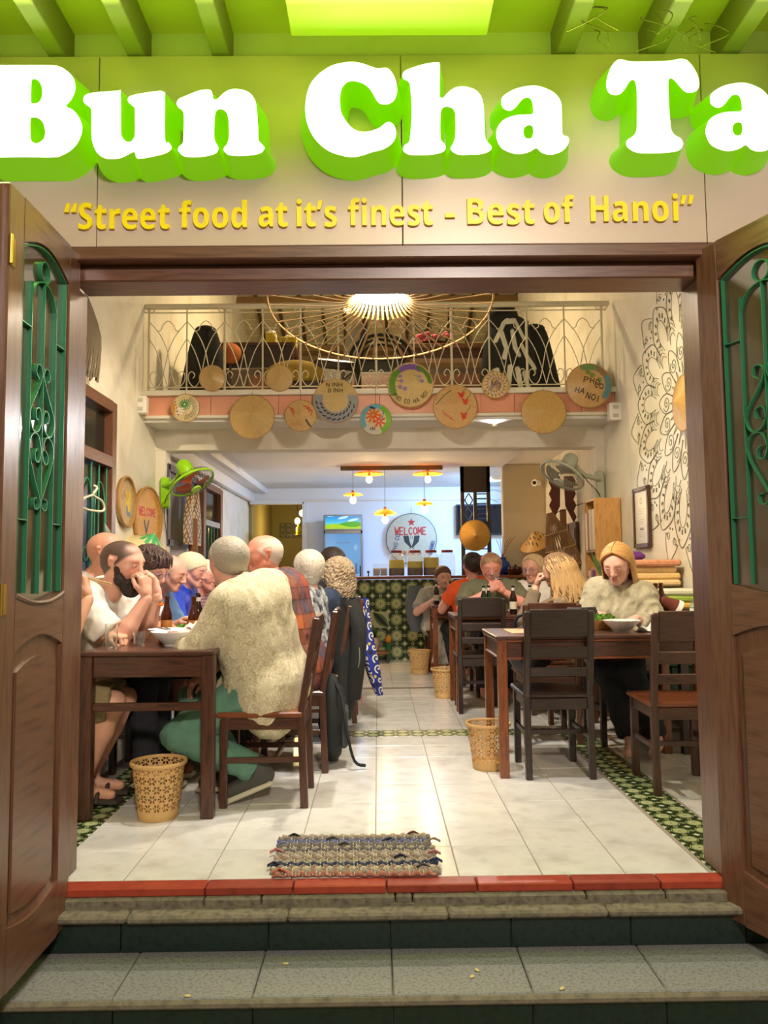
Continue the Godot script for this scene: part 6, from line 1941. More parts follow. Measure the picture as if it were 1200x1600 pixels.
# ---------- the back room ----------
func back_room() -> void:
	# counter fronted with patterned tiles
	var o := thing("tiled_counter", "bar counter faced with green and white patterned tiles", "counter", Vector3(0.73, 0, -10.02))
	put("counter_core", box1(Vector3(0, 0.5, 0), Vector3(2.8, 1.0, 0.32), 0), mats.grout, o)
	put("counter_top", box1(Vector3(0, 1.025, 0.02), Vector3(2.88, 0.035, 0.38), 0.005), mats.red_wood, o)
	var gb := box1(Vector3.ZERO, Vector3(0.199, 0.199, 0.012), 0.001)
	for i in gb.t.size():
		gb.t[i] = Vector2(gb.v[i].x, -gb.v[i].y) / 0.2 + Vector2(0.5, 0.5)
	var gm := gb.mesh()
	var lt := uv_mat("leaf_tile", leaf_tile_image(), Vector2.ONE, 0.4)
	for j in 5:
		for i in 14:
			put("patterned_tile", gm, lt if (j == 2 and i in [2, 3, 6]) else mats.cement_tile, o, Vector3(-1.3 + 0.2 * i, 0.9 - 0.2 * j, 0.166))
	# jars
	var spec := [[0.24, 0.62, 1, "glass jar of yellow pickle, first from the left on the counter"], [0.475, 0.5, 1, "glass jar of yellow pickle, second from the left, filled lower"], [0.68, 0.78, 1, "glass jar of yellow pickle, third from the left, filled highest"], [0.885, 0.0, 0, "empty glass jar on the counter, fourth from the left"]]
	var gl := flat("jar_glass", Color(0.92, 0.96, 0.95, 0.10), 0.04, 0.0, {"transparency": BaseMaterial3D.TRANSPARENCY_ALPHA})
	for s in spec:
		var j := thing("glass_jar", s[3], "jar", Vector3(s[0], 1.0435, -9.92), 0.0, "big glass jars on the counter")
		var m := MB.new()
		m.lathe([[0.0, 0.0], [0.09, 0.0], [0.10, 0.012], [0.102, 0.05], [0.102, 0.23], [0.09, 0.262], [0.066, 0.28], [0.066, 0.30], [0.062, 0.30]], 28)
		put("jar_body", m, gl, j)
		if s[2]:
			m = MB.new()
			m.lathe([[0.0, 0.10], [0.098, 0.10], [0.098, 0.10 + 0.17 * s[1]], [0.0, 0.10 + 0.17 * s[1]]], 28)
			put("yellow_brine", m, flat("brine", rgb(206, 186, 26), 0.15, 0.0, {"emission_enabled": false}), j)
			m = MB.new()
			m.lathe([[0.0, 0.006], [0.094, 0.006], [0.098, 0.02], [0.098, 0.105], [0.0, 0.112]], 28)
			put("dark_pickles", m, tri_mat("pickles", noise_tex(0.16, 51, [rgb(44, 26, 10), rgb(110, 72, 24), rgb(70, 40, 14), rgb(130, 96, 40)], 128), 5.0, 0.5), j)
		m = MB.new()
		m.lathe([[0.0, 0.295], [0.072, 0.295], [0.074, 0.30], [0.072, 0.325], [0.0, 0.33]], 24)
		put("red_lid", m, flat("lid_red", rgb(130, 34, 30), 0.4), j.get_node("jar_body"))
	var bx := thing("snack_box", "clear box of nut packets on the counter left of the jars", "box", Vector3(0.03, 1.0435, -9.93))
	put("clear_box", box1(Vector3(0, 0.08, 0), Vector3(0.2, 0.16, 0.2), 0.002), gl, bx)
	for i in 8:
		put("packet", box1(Vector3(-0.045 + 0.09 * (i % 2), 0.02 + 0.024 * (i / 2), 0.0), Vector3(0.08, 0.022, 0.15), 0.008, Basis(Vector3.UP, 0.1 * sin(i * 2.0))), tri_mat("nuts", noise_tex(0.15, 52, [rgb(96, 70, 44), rgb(186, 164, 130), rgb(130, 100, 66)], 64), 8.0, 0.6), bx)
	var kn := thing("tap_handle", "small dark knob standing at the left end of the counter top", "knob", Vector3(-0.12, 1.0435, -9.9))
	put("knob", tube1([Vector3(0, 0, 0), Vector3(0, 0.045, 0), Vector3(0, 0.05, 0), Vector3(0, 0.07, 0)], PackedFloat32Array([0.008, 0.008, 0.018, 0.016]), 10), mats.black, kn)
	var va := thing("blue_vase", "round cobalt blue vase on the counter behind the man in olive", "vase", Vector3(1.62, 1.0435, -10.12))
	var vm := MB.new()
	vm.lathe([[0.0, 0.0], [0.06, 0.0], [0.10, 0.05], [0.112, 0.11], [0.09, 0.16], [0.05, 0.19], [0.046, 0.215], [0.06, 0.23], [0.045, 0.225], [0.0, 0.2]], 28)
	put("vase_body", vm, flat("cobalt", rgb(20, 70, 170), 0.12), va)
	for i in 6:
		put("twig", tube1(Array(smooth([Vector3(0, 0.2, 0), Vector3(0.02 * i - 0.03, 0.36, 0.0), Vector3(0.05 * i - 0.08, 0.46 + 0.02 * (i % 3), 0.02)], 4)), 0.003, 4), flat("twig_red", rgb(150, 70, 70), 0.7), va)
	var dk := thing("dark_bowl", "dark heap of fruit in a bowl at the counter's right end", "bowl", Vector3(1.75, 1.0435, -9.95))
	vm = MB.new()
	vm.lathe([[0.0, 0.0], [0.07, 0.0], [0.12, 0.06], [0.11, 0.06], [0.0, 0.03]], 24)
	put("bowl_body", vm, mats.dark_wood, dk)
	for i in 7:
		vm = MB.new()
		vm.ball(Vector3(0.06 * cos(i * 1.05) * (1 if i < 6 else 0), 0.075 + (0.03 if i == 6 else 0.0), 0.06 * sin(i * 1.05) * (1 if i < 6 else 0)), Vector3.ONE * 0.032, 12)
		put("fruit", vm, flat("dark_fruit", rgb(60, 30, 34), 0.4), dk)
	# round welcome sign
	var im := straw(31, rgb(196, 188, 164), 256)
	for y in 256:
		for x in 256:
			var col := im.get_pixel(x, y)
			im.set_pixel(x, y, col.lerp(rgb(190, 184, 162), 0.6))
	var C := Vector2(128, 128)
	var star := []
	for i in 11:
		var a := -PI / 2 + TAU * i / 10.0
		star.append(C + Vector2(0, -84) + Vector2(cos(a), sin(a)) * (17 if i % 2 == 0 else 7))
	for k in 5:
		stroke(im, star.map(func(p): return (C + Vector2(0, -84)).lerp(p, 1.0 - k * 0.22)), 2.2, rgb(176, 50, 44))
	write(im, "WELCOME", C + Vector2(-84, -58), 36, 3.4, rgb(186, 52, 44), 0.0, 0.63)
	for e in [-1, 1]:
		for k in 9:
			var t := k / 8.0
			stroke(im, [C + Vector2(e * lerpf(16, 40, t), -14), C + Vector2(e * lerpf(12, 34, t), 14), C + Vector2(e * lerpf(2, 8, t), 40)], 2.6, rgb(52, 58, 58))
		stroke(im, [C + Vector2(e * 6, 36), C + Vector2(-e * 10, 48)], 2.4, rgb(60, 56, 50))
	disc(im, C + Vector2(0, -8), 8, rgb(120, 116, 104))
	disc(im, C + Vector2(0, -8), 5, rgb(200, 192, 170))
	write(im, "PHO CO", C + Vector2(-98, 62), 20, 2.2, rgb(70, 76, 110), -1.35, 0.8)
	write(im, "OF HANOI", C + Vector2(80, 78), 18, 2.2, rgb(70, 76, 120), -1.25, 0.55)
	write(im, "BUN CHA TA", C + Vector2(-62, 62), 20, 2.4, rgb(180, 110, 50), 0.0, 0.6)
	var ws := thing("welcome_sign", "round pale woven sign lettered WELCOME in red, hung on the back wall", "sign", Vector3(0.56, 1.64, -12.86))
	vm = MB.new()
	vm.lathe([[0.0, 0.0], [0.41, 0.0], [0.415, 0.02], [0.4, 0.028], [0.0, 0.03]], 56, Vector3.ZERO, Basis(Vector3.RIGHT, Vector3.BACK, Vector3.DOWN), 0.6)
	for i in vm.t.size():
		vm.t[i] = (vm.t[i] - Vector2(0.5, 0.5)) / 0.83 + Vector2(0.5, 0.5)
	put("sign_disc", vm, uv_mat("welcome", tex(im), Vector2.ONE, 0.7), ws)
	vm = MB.new()
	vm.tube(ring(Vector3(0, 0, 0.015), 0.415, Basis(), 56), 0.009, 6, true)
	put("sign_rim", vm, flat("sign_rim", rgb(96, 90, 80), 0.6), ws)
	put("cord", tube1([Vector3(0, 0.41, 0.01), Vector3(0, 0.52, 0)], 0.003, 5), mats.wire, ws)
	# drinks fridge
	var fr := thing("drinks_fridge", "upright drinks fridge with a lit landscape header and glass door", "fridge", Vector3(-0.545, 0, -12.55))
	var sv := flat("fridge_grey", rgb(132, 138, 150), 0.35, 0.3)
	put("cabinet", box1(Vector3(0, 0.99, -0.03), Vector3(0.62, 1.98, 0.5), 0.01), flat("fridge_inside", rgb(150, 190, 230), 0.5), fr)
	for x in [-0.295, 0.295]:
		put("door_frame", box1(Vector3(x, 0.88, 0.235), Vector3(0.035, 1.76, 0.04), 0.004), sv, fr)
	put("door_frame", box1(Vector3(0, 1.735, 0.235), Vector3(0.62, 0.05, 0.04), 0.004), sv, fr)
	put("door_frame", box1(Vector3(0, 0.06, 0.235), Vector3(0.62, 0.12, 0.04), 0.004), sv, fr)
	put("header_frame", box1(Vector3(0, 1.885, 0.225), Vector3(0.62, 0.25, 0.04), 0.006), sv, fr)
	im = canvas(96, 36, rgb(30, 150, 230))
	for y in 36:
		for x in 96:
			var col := rgb(30, 140, 226).lerp(rgb(90, 210, 240), clampf(y / 20.0, 0, 1))
			if sin(x * 0.13 + y * 0.4) + sin(x * 0.05 - y * 0.2) > 1.0 and y < 18:
				col = rgb(200, 240, 255)
			if y > 20 + 5 * sin(x * 0.05 + 1.0):
				col = rgb(60, 170, 50)
			if y > 26 + 5 * sin(x * 0.06 + 3.4):
				col = rgb(170, 214, 40)
			im.set_pixel(x, y, col)
	var hd := MB.new()
	hd.quad(Vector3(-0.28, 1.99, 0.248), Vector3(0.28, 1.99, 0.248), Vector3(0.28, 1.785, 0.248), Vector3(-0.28, 1.785, 0.248), Vector3.BACK, Vector2.ZERO, Vector2.ONE)
	var hm := flat("fridge_header_screen", Color.BLACK, 0.3, 0.0, {"emission_enabled": true, "emission": Color.WHITE, "emission_energy_multiplier": 0.9, "emission_operator": BaseMaterial3D.EMISSION_OP_MULTIPLY})
	hm.emission_texture = tex(im)
	put("lit_header", hd, hm, fr)
	im = canvas(72, 128, rgb(60, 140, 225))
	for y in 128:
		for x in 72:
			var col := rgb(64, 146, 230).lerp(rgb(110, 180, 240), 0.5 + 0.5 * sin(y * 0.07))
			im.set_pixel(x, y, col)
	for sh in 4:
		stroke(im, [Vector2(2, 52 + sh * 24), Vector2(70, 52 + sh * 24)], 1.2, rgb(220, 240, 255))
		for k in 9:
			var bx2 := 9 + k * 6.6
			stroke(im, [Vector2(bx2, 50 + sh * 24), Vector2(bx2, 39 + sh * 24 + (k * 5) % 4)], 2.0, [rgb(40, 80, 140), rgb(150, 210, 250), rgb(30, 60, 110), rgb(230, 240, 255)][(k + sh) % 4])
	for k in 7:
		disc(im, Vector2(24 + k * 4, 11), 1.2, rgb(150, 70, 110))
	disc(im, Vector2(61, 17), 4, rgb(160, 210, 255))
	var gd := MB.new()
	gd.quad(Vector3(-0.278, 1.71, 0.225), Vector3(0.278, 1.71, 0.225), Vector3(0.278, 0.12, 0.225), Vector3(-0.278, 0.12, 0.225), Vector3.BACK, Vector2.ZERO, Vector2(1, 1))
	var gm2 := flat("fridge_lit_inside", Color.BLACK, 0.15, 0.0, {"emission_enabled": true, "emission": Color.WHITE, "emission_energy_multiplier": 0.75, "emission_operator": BaseMaterial3D.EMISSION_OP_MULTIPLY})
	gm2.emission_texture = tex(im)
	put("lit_shelves", gd, gm2, fr)
	put("door_glass", box1(Vector3(0, 0.92, 0.25), Vector3(0.555, 1.6, 0.004), 0), mats.glass, fr)
	put("door_handle", box1(Vector3(0.27, 1.0, 0.275), Vector3(0.02, 0.4, 0.03), 0.006), mats.black, fr)
	area("fridge_light", Vector3(-0.545, 1.4, -12.28), Vector3(-0.545, 1.3, -9.0), Vector2(0.55, 1.0), Color(0.45, 0.7, 1.0), 0.5)
	# television, fretwork post, orange ornament
	var tv := thing("television", "dark flat television on the back wall behind the fretwork post", "television", Vector3(1.71, 1.945, -12.83))
	put("casing", box1(Vector3.ZERO, Vector3(0.82, 0.51, 0.06), 0.008), mats.black, tv)
	put("screen", box1(Vector3(0, 0.005, 0.031), Vector3(0.78, 0.46, 0.004), 0.001), flat("tv_screen", rgb(16, 22, 28), 0.08), tv)
	var fp := thing("fretwork_post", "dark wooden fretwork post rising from the counter to the ceiling", "post", Vector3(1.285, 1.0435, -10.12))
	var bw: Material = mats.black_wood
	put("head_board", box1(Vector3(0, 1.26, 0), Vector3(0.39, 0.36, 0.04), 0.004), bw, fp)
	for x in [-0.17, 0.17]:
		put("stile", box1(Vector3(x, 0.72, 0), Vector3(0.05, 1.44, 0.04), 0.004), bw, fp)
	put("centre_stile", box1(Vector3(-0.005, 0.72, 0), Vector3(0.045, 0.75, 0.04), 0.004), bw, fp)
	for y in [0.6, 0.04]:
		put("cross_board", box1(Vector3(0, y, 0), Vector3(0.34, 0.2, 0.04) if y > 0.5 else Vector3(0.34, 0.08, 0.04), 0.004), bw, fp)
	for i in 6:
		put("ladder_bar", box1(Vector3(0.082, 0.75 + 0.062 * i, 0), Vector3(0.13, 0.015, 0.03), 0.002), bw, fp)
	for e in [-1, 1]:
		for k in 2:
			var y := 0.80 + 0.18 * k
			var m := MB.new()
			m.bar(Vector3(-0.087, y + 0.09, 0), Vector3(-0.087 + e * 0.052, y, 0), 0.014, 0.03, Vector3.BACK)
			m.bar(Vector3(-0.087 + e * 0.052, y, 0), Vector3(-0.087, y - 0.09, 0), 0.014, 0.03, Vector3.BACK)
			put("diamond_bar", m, bw, fp)
	for i in 4:
		put("lower_bar", box1(Vector3(0.0, 0.16 + 0.09 * i, 0), Vector3(0.3, 0.015, 0.03), 0.002), bw, fp)
	var og := thing("orange_ornament", "small orange and black hanging ornament beside the television", "ornament", Vector3(2.02, 2.24, -12.3))
	vm = MB.new()
	vm.ball(Vector3.ZERO, Vector3(0.04, 0.075, 0.04), 12)
	put("orange_body", vm, flat("orange_orn", rgb(226, 110, 30), 0.5), og)
	vm = MB.new()
	vm.ball(Vector3(-0.02, 0.085, 0), Vector3(0.03, 0.03, 0.03), 10)
	put("black_head", vm, mats.black, og)
	put("cord", tube1([Vector3(0, 0.07, 0), Vector3(0, 0.27, 0)], 0.003, 5), mats.wire, og)
	put("wire_loop", tube1(Array(smooth([Vector3(0, 0.1, 0), Vector3(-0.2, 0.14, 0), Vector3(-0.25, 0.02, 0), Vector3(-0.1, -0.05, 0)], 5)), 0.004, 5), mats.wire, og)
	# store room: glass-block window, two bulbs
	var gw := sroot("window_3", "small glass-block window in the olive store room")
	for i in 4:
		for j in 3:
			put("glass_block", box1(Vector3(-1.885 + i * 0.118, 1.845 + j * 0.10, -15.48), Vector3(0.105, 0.088, 0.06), 0.012), flat("glass_block", rgb(120, 116, 96), 0.15), gw)
	for q in [[-1.44, 2.03, "bare glowing bulb in the store room, lower of the pair"], [-1.36, 2.17, "bare glowing bulb in the store room, higher of the pair"]]:
		var b := thing("hanging_bulb", q[2], "lamp", Vector3(q[0], q[1], -14.0), 0.0, "bare bulbs in the store room")
		vm = MB.new()
		vm.ball(Vector3.ZERO, Vector3(0.05, 0.06, 0.05), 14)
		put("bulb", vm, glow("store_bulb", Color(1.0, 0.88, 0.6), 7.0), b)
		put("cord", tube1([Vector3(0, 0.05, 0), Vector3(0, 0.52, 0)], 0.005, 5), mats.wire, b)
	var yb := thing("yellow_bottle", "yellow bottle on a ledge under the store room bulbs", "bottle", Vector3(-1.42, 1.78, -14.0))
	vm = MB.new()
	vm.lathe([[0.0, 0.0], [0.045, 0.0], [0.045, 0.12], [0.02, 0.16], [0.02, 0.18], [0.0, 0.18]], 16)
	put("bottle_body", vm, flat("yellow_glass", rgb(206, 190, 30), 0.2), yb)
	put("ledge", box1(Vector3(0.25, -0.012, 0), Vector3(0.7, 0.02, 0.14), 0.003), mats.dark_wood, yb)
	# potted plant on a low stand, toy cactus post
	var st := thing("plant_stand", "low dark wooden stand under the potted plant by the counter", "stand", Vector3(-0.02, 0, -9.62))
	put("stand_top", box1(Vector3(0, 0.12, 0), Vector3(0.3, 0.025, 0.26), 0.004), mats.red_wood, st)
	for x in [-0.13, 0.13]:
		for z in [-0.11, 0.11]:
			put("stand_leg", box1(Vector3(x, 0.054, z), Vector3(0.025, 0.108, 0.025), 0.003), mats.black_wood, st)
	var pp := thing("potted_plant", "leafy green plant in a cream pot on the low stand", "plant", Vector3(-0.08, 0.133, -9.62))
	vm = MB.new()
	vm.lathe([[0.0, 0.0], [0.07, 0.0], [0.08, 0.01], [0.096, 0.17], [0.086, 0.17], [0.0, 0.15]], 26)
	put("pot", vm, flat("cream_pot", rgb(206, 180, 146), 0.5), pp)
	var rng := RandomNumberGenerator.new()
	rng.seed = 5
	for i in 22:
		var a := rng.randf() * TAU
		var L := rng.randf_range(0.14, 0.26)
		var el := rng.randf_range(0.35, 1.3)
		var dd := Vector3(cos(a) * cos(el), sin(el), sin(a) * cos(el))
		var sd := dd.cross(Vector3.UP).normalized()
		var m := MB.new()
		m.grid(4, 7, func(u, v): return Vector3(0, 0.15, 0) + dd * L * v + sd * (u - 0.5) * 0.075 * sin(PI * clampf(v, 0.06, 0.98)) + Vector3(0, -0.07 * v * v, 0))
		put("leaf", m, flat("leaf_dark" if i % 3 else "leaf_light", rgb(44, 84, 34) if i % 3 else rgb(84, 126, 44), 0.4, 0.0, {"cull_mode": BaseMaterial3D.CULL_DISABLED, "backlight_enabled": true, "backlight": Color(0.06, 0.12, 0.02)}), pp)
	var tp := thing("tall_plant", "dark leafy plant standing at the counter's left end", "plant", Vector3(-0.42, 0, -9.6))
	vm = MB.new()
	vm.lathe([[0.0, 0.0], [0.1, 0.0], [0.12, 0.25], [0.0, 0.24]], 20)
	put("pot", vm, flat("dark_pot", rgb(70, 56, 46), 0.6), tp)
	for i in 26:
		var a := rng.randf() * TAU
		var L := rng.randf_range(0.2, 0.36)
		var y0 := rng.randf_range(0.3, 0.72)
		var dd := Vector3(cos(a), rng.randf_range(0.1, 0.8), sin(a)).normalized()
		var sd := dd.cross(Vector3.UP).normalized()
		var m := MB.new()
		m.grid(4, 7, func(u, v): return Vector3(0, y0, 0) + dd * L * v + sd * (u - 0.5) * 0.09 * sin(PI * clampf(v, 0.04, 0.98)) + Vector3(0, -0.1 * v * v, 0))
		put("leaf", m, mats.leaf_dark, tp)
	put("stem", tube1([Vector3(0, 0.2, 0), Vector3(0.01, 0.76, 0)], 0.012, 6), flat("stem", rgb(70, 70, 40), 0.7), tp)
	var cp := thing("cactus_ornament", "green post ornament with an orange ball on top, before the tiled counter", "ornament", Vector3(0.12, 0, -9.74))
	vm = MB.new()
	for i in 8:
		var a := TAU * i / 8
		vm.tube(PackedVector3Array([Vector3(cos(a) * 0.018, 0, sin(a) * 0.018), Vector3(cos(a) * 0.018, 0.22, sin(a) * 0.018)]), 0.012, 8)
	put("green_post", vm, flat("cactus_green", rgb(50, 116, 60), 0.6), cp)
	vm = MB.new()
	vm.ball(Vector3(0, 0.265, 0), Vector3(0.042, 0.046, 0.042), 14)
	put("orange_ball", vm, flat("cactus_ball", rgb(222, 150, 30), 0.5), cp)

# ---------- up on the gallery ----------
func gallery_things() -> void:
	var F := 2.765
	var dk := flat("coat_black", rgb(26, 28, 26), 0.9)
	var t := thing("gallery_table", "dark table on the gallery's left with yellow boxes on it", "table", Vector3(-1.35, F, -8.3))
	put("table_top", box1(Vector3(0, 0.735, 0), Vector3(1.0, 0.03, 0.6), 0.005), mats.dark_wood, t)
	put("table_front", box1(Vector3(0, 0.6, 0.27), Vector3(0.94, 0.24, 0.03), 0.004), mats.black_wood, t)
	for x in [-0.45, 0.45]:
		for z in [-0.25, 0.25]:
			put("leg", box1(Vector3(x, 0.36, z), Vector3(0.06, 0.72, 0.06), 0.004), mats.dark_wood, t)
	for q in [[-1.12, 0.11, 0.15, "tall yellow woven box on the gallery table"], [-0.93, 0.17, 0.1, "low yellow woven box with a tissue on the gallery table"]]:
		var b := thing("tissue_box", q[3], "box", Vector3(q[0], F + 0.752, -8.2))
		put("box_body", box1(Vector3(0, q[2] * 0.5, 0), Vector3(q[1], q[2], 0.1), 0.006), tri_mat("yellow_weave", noise_tex(0.2, 61, [rgb(150, 120, 20), rgb(216, 190, 50), rgb(180, 150, 30)], 64), 8.0, 0.7), b)
		var nm := MB.new()
		nm.ball(Vector3(0, q[2] + 0.01, 0), Vector3(0.05, 0.025, 0.03), 10)
		put("tissue", nm, mats.white_gloss, b.get_node("box_body"))
	var t2 := thing("gallery_table", "brown wooden table on the gallery's right with pink flowers", "table", Vector3(0.95, F, -8.3))
	put("table_top", box1(Vector3(0, 0.70, 0), Vector3(1.4, 0.05, 0.6), 0.005), flat("gallery_wood", rgb(120, 78, 44), 0.5), t2)
	for x in [-0.62, 0.62]:
		for z in [-0.25, 0.25]:
			put("leg", box1(Vector3(x, 0.34, z), Vector3(0.08, 0.68, 0.07), 0.004), mats.gallery_wood, t2)
	put("apron", box1(Vector3(0, 0.62, 0.25), Vector3(1.2, 0.1, 0.03), 0.003), mats.dark_wood, t2)
	var fl := thing("pink_flowers", "low dish of pink flowers on the gallery's brown table", "flowers", Vector3(0.62, F + 0.727, -8.25))
	var rng := RandomNumberGenerator.new()
	rng.seed = 8
	var dish := MB.new()
	dish.lathe([[0.0, 0.0], [0.1, 0.0], [0.18, 0.05], [0.0, 0.05]], 20)
	put("dish", dish, mats.dark_wood, fl)
	for i in 40:
		var m := MB.new()
		var c := Vector3(rng.randf_range(-0.22, 0.22), rng.randf_range(0.06, 0.17), rng.randf_range(-0.1, 0.1))
		m.ball(c, Vector3(0.028, 0.02, 0.028), 8)
		put("blossom", m, flat("blossom", rgb(206, 96, 116), 0.7), fl)
	var lv := MB.new()
	for i in 14:
		var a := rng.randf() * TAU
		lv.tube(smooth([Vector3(0, 0.05, 0), Vector3(cos(a) * 0.12, 0.16, 0.05 * sin(a)), Vector3(cos(a) * 0.28, 0.2 + 0.12 * rng.randf(), 0.08 * sin(a))], 4), 0.008, 5, false, true, Vector2(1, 0.4))
	put("stems", lv, flat("stem_green", rgb(60, 80, 40), 0.7), fl)
	# curved-back chair in the middle
	var ch := thing("bentwood_chair", "dark chair with a round bent back in the middle of the gallery", "chair", Vector3(0.05, F, -7.75))
	for k in 3:
		var R := 0.30 - k * 0.05
		var pts := []
		for i in 13:
			var a := PI * i / 12.0
			pts.append(Vector3(cos(a) * R, 0.44 + sin(a) * (0.24 - 0.05 * k), 0.2 * (1 if k else 1)))
		put("bent_back_rail", tube1(pts, 0.018 if k == 0 else 0.012, 8), dk, ch)
	put("seat", box1(Vector3(0, 0.43, 0), Vector3(0.5, 0.04, 0.44), 0.015), dk, ch)
	for x in [-0.22, 0.22]:
		for z in [-0.19, 0.19]:
			put("leg", box1(Vector3(x, 0.21, z), Vector3(0.035, 0.42, 0.035), 0.004), dk, ch)
	var aw := thing("gallery_armchair", "tall-backed dark armchair beside the bent chair on the gallery", "chair", Vector3(-0.45, F, -7.85), 0.4)
	put("seat", box1(Vector3(0, 0.4, 0), Vector3(0.5, 0.1, 0.5), 0.02), mats.black_wood, aw)
	put("backrest", box1(Vector3(0.24, 0.62, 0), Vector3(0.07, 0.62, 0.5), 0.02, Basis(Vector3.FORWARD, 0.16)), mats.black_wood, aw)
	for x in [-0.2, 0.2]:
		for z in [-0.2, 0.2]:
			put("leg", box1(Vector3(x, 0.175, z), Vector3(0.05, 0.35, 0.05), 0.004), mats.black_wood, aw)
	var mt := thing("yellow_cushion", "mustard yellow cushion on the gallery left of the bent chair", "cushion", Vector3(-0.80, F + 0.2, -7.6))
	var cm := MB.new()
	cm.ball(Vector3(0, 0.1, 0), Vector3(0.3, 0.14, 0.16), 20)
	put("cushion_body", cm, flat("mustard", rgb(150, 124, 46), 0.95), mt)
	put("stool_block", box1(Vector3(0, -0.1, 0), Vector3(0.5, 0.2, 0.3), 0.02), mats.black_wood, mt)
	# coats over chair backs
	for q in [[-1.72, -7.72, 0.0, "dark green coats hung over a chair at the gallery's left end"], [1.62, -7.75, 0.0, "black coat hung over a chair at the gallery's right end"]]:
		var o := thing("hung_coat", q[3], "coat", Vector3(q[0], F, q[1]))
		var m := MB.new()
		m.grid(18, 16, func(u, v):
			var a: float = TAU * u
			var w: float = lerpf(0.10, 0.27, pow(v, 0.7))
			return Vector3(cos(a) * w * (1.0 + 0.08 * sin(u * 40.0) * v), 0.80 - v * 0.80, sin(a) * w * 0.55 * (1.0 + 0.1 * sin(u * 31.0))))
		put("coat_cloth", m, dk, o)
		cm = MB.new()
		cm.ball(Vector3(0, 0.79, 0), Vector3(0.11, 0.05, 0.07), 14)
		put("collar", cm, dk, o)
	var im := canvas(96, 128, rgb(24, 26, 24))
	for q in [[[20, 40], [34, 12], [60, 10], [76, 36]], [[30, 30], [40, 56], [36, 70]], [[52, 28], [56, 54], [62, 66]], [[70, 50], [80, 70], [90, 84]], [[24, 90], [30, 124]], [[46, 86], [42, 124]], [[58, 90], [62, 120]], [[70, 96], [76, 122]]]:
		stroke(im, q.map(func(p): return Vector2(p[0], p[1])), 5.0, rgb(206, 206, 190))
	var pc := thing("printed_jacket", "black jacket with a bold white print over a chair on the gallery", "coat", Vector3(1.33, F, -7.62))
	var m3 := MB.new()
	m3.grid(16, 16, func(u, v):
		var x: float = (u - 0.5) * lerpf(0.30, 0.62, pow(v, 0.5))
		return Vector3(x, 0.86 - v * 0.78, 0.12 * cos((u - 0.5) * PI) + 0.02 * sin(u * 22.0) * v), false, Vector2(1, 1))
	put("jacket_front", m3, uv_mat("printed_jacket", tex(im), Vector2.ONE, 0.85, {"cull_mode": BaseMaterial3D.CULL_DISABLED}), pc)
	cm = MB.new()
	cm.ball(Vector3(-0.06, 0.86, 0.0), Vector3(0.17, 0.14, 0.12), 16)
	put("hood", cm, dk, pc)
	put("chair_back", box1(Vector3(0, 0.42, -0.03), Vector3(0.42, 0.84, 0.05), 0.01), mats.black_wood, pc)
	var lt := thing("orange_lantern", "round orange paper lantern on the gallery beside the left coats", "lantern", Vector3(-1.52, F + 0.63, -8.0))
	cm = MB.new()
	cm.ball(Vector3.ZERO, Vector3(0.12, 0.11, 0.12), 20)
	put("paper_globe", cm, flat("orange_paper", rgb(176, 96, 40), 0.8), lt)
	cm = MB.new()
	cm.lathe([[0.0, -0.63], [0.09, -0.63], [0.09, -0.6], [0.014, -0.58], [0.014, -0.1], [0.0, -0.1]], 16)
	put("stand", cm, mats.dark_wood, lt)
	var gb := thing("gallery_bulb", "small glowing bulb hanging far back over the gallery", "lamp", Vector3(-0.35, 4.42, -9.6))
	cm = MB.new()
	cm.ball(Vector3.ZERO, Vector3(0.05, 0.06, 0.05), 12)
	put("bulb", cm, glow("gallery_bulb", Color(1.0, 0.85, 0.6), 5.0), gb)
	put("cord", tube1([Vector3(0, 0.06, 0), Vector3(0, 2.0, 0)], 0.005, 5), mats.wire, gb)
	lamp("gallery_light", Vector3(-0.35, 4.42, -9.6), Color(1.0, 0.88, 0.64), 1.6, 0.05)
	var wc := thing("gallery_cabinet", "low dark cabinet along the back of the gallery", "cabinet", Vector3(0.0, F, -10.6))
	put("cabinet_body", box1(Vector3(0, 0.55, 0), Vector3(4.1, 1.1, 0.4), 0.01), mats.black_wood, wc)
	for i in 5:
		put("cabinet_door", box1(Vector3(-1.4 + i * 0.7, 0.53, 0.205), Vector3(0.66, 0.96, 0.02), 0.006), mats.dark_wood, wc)

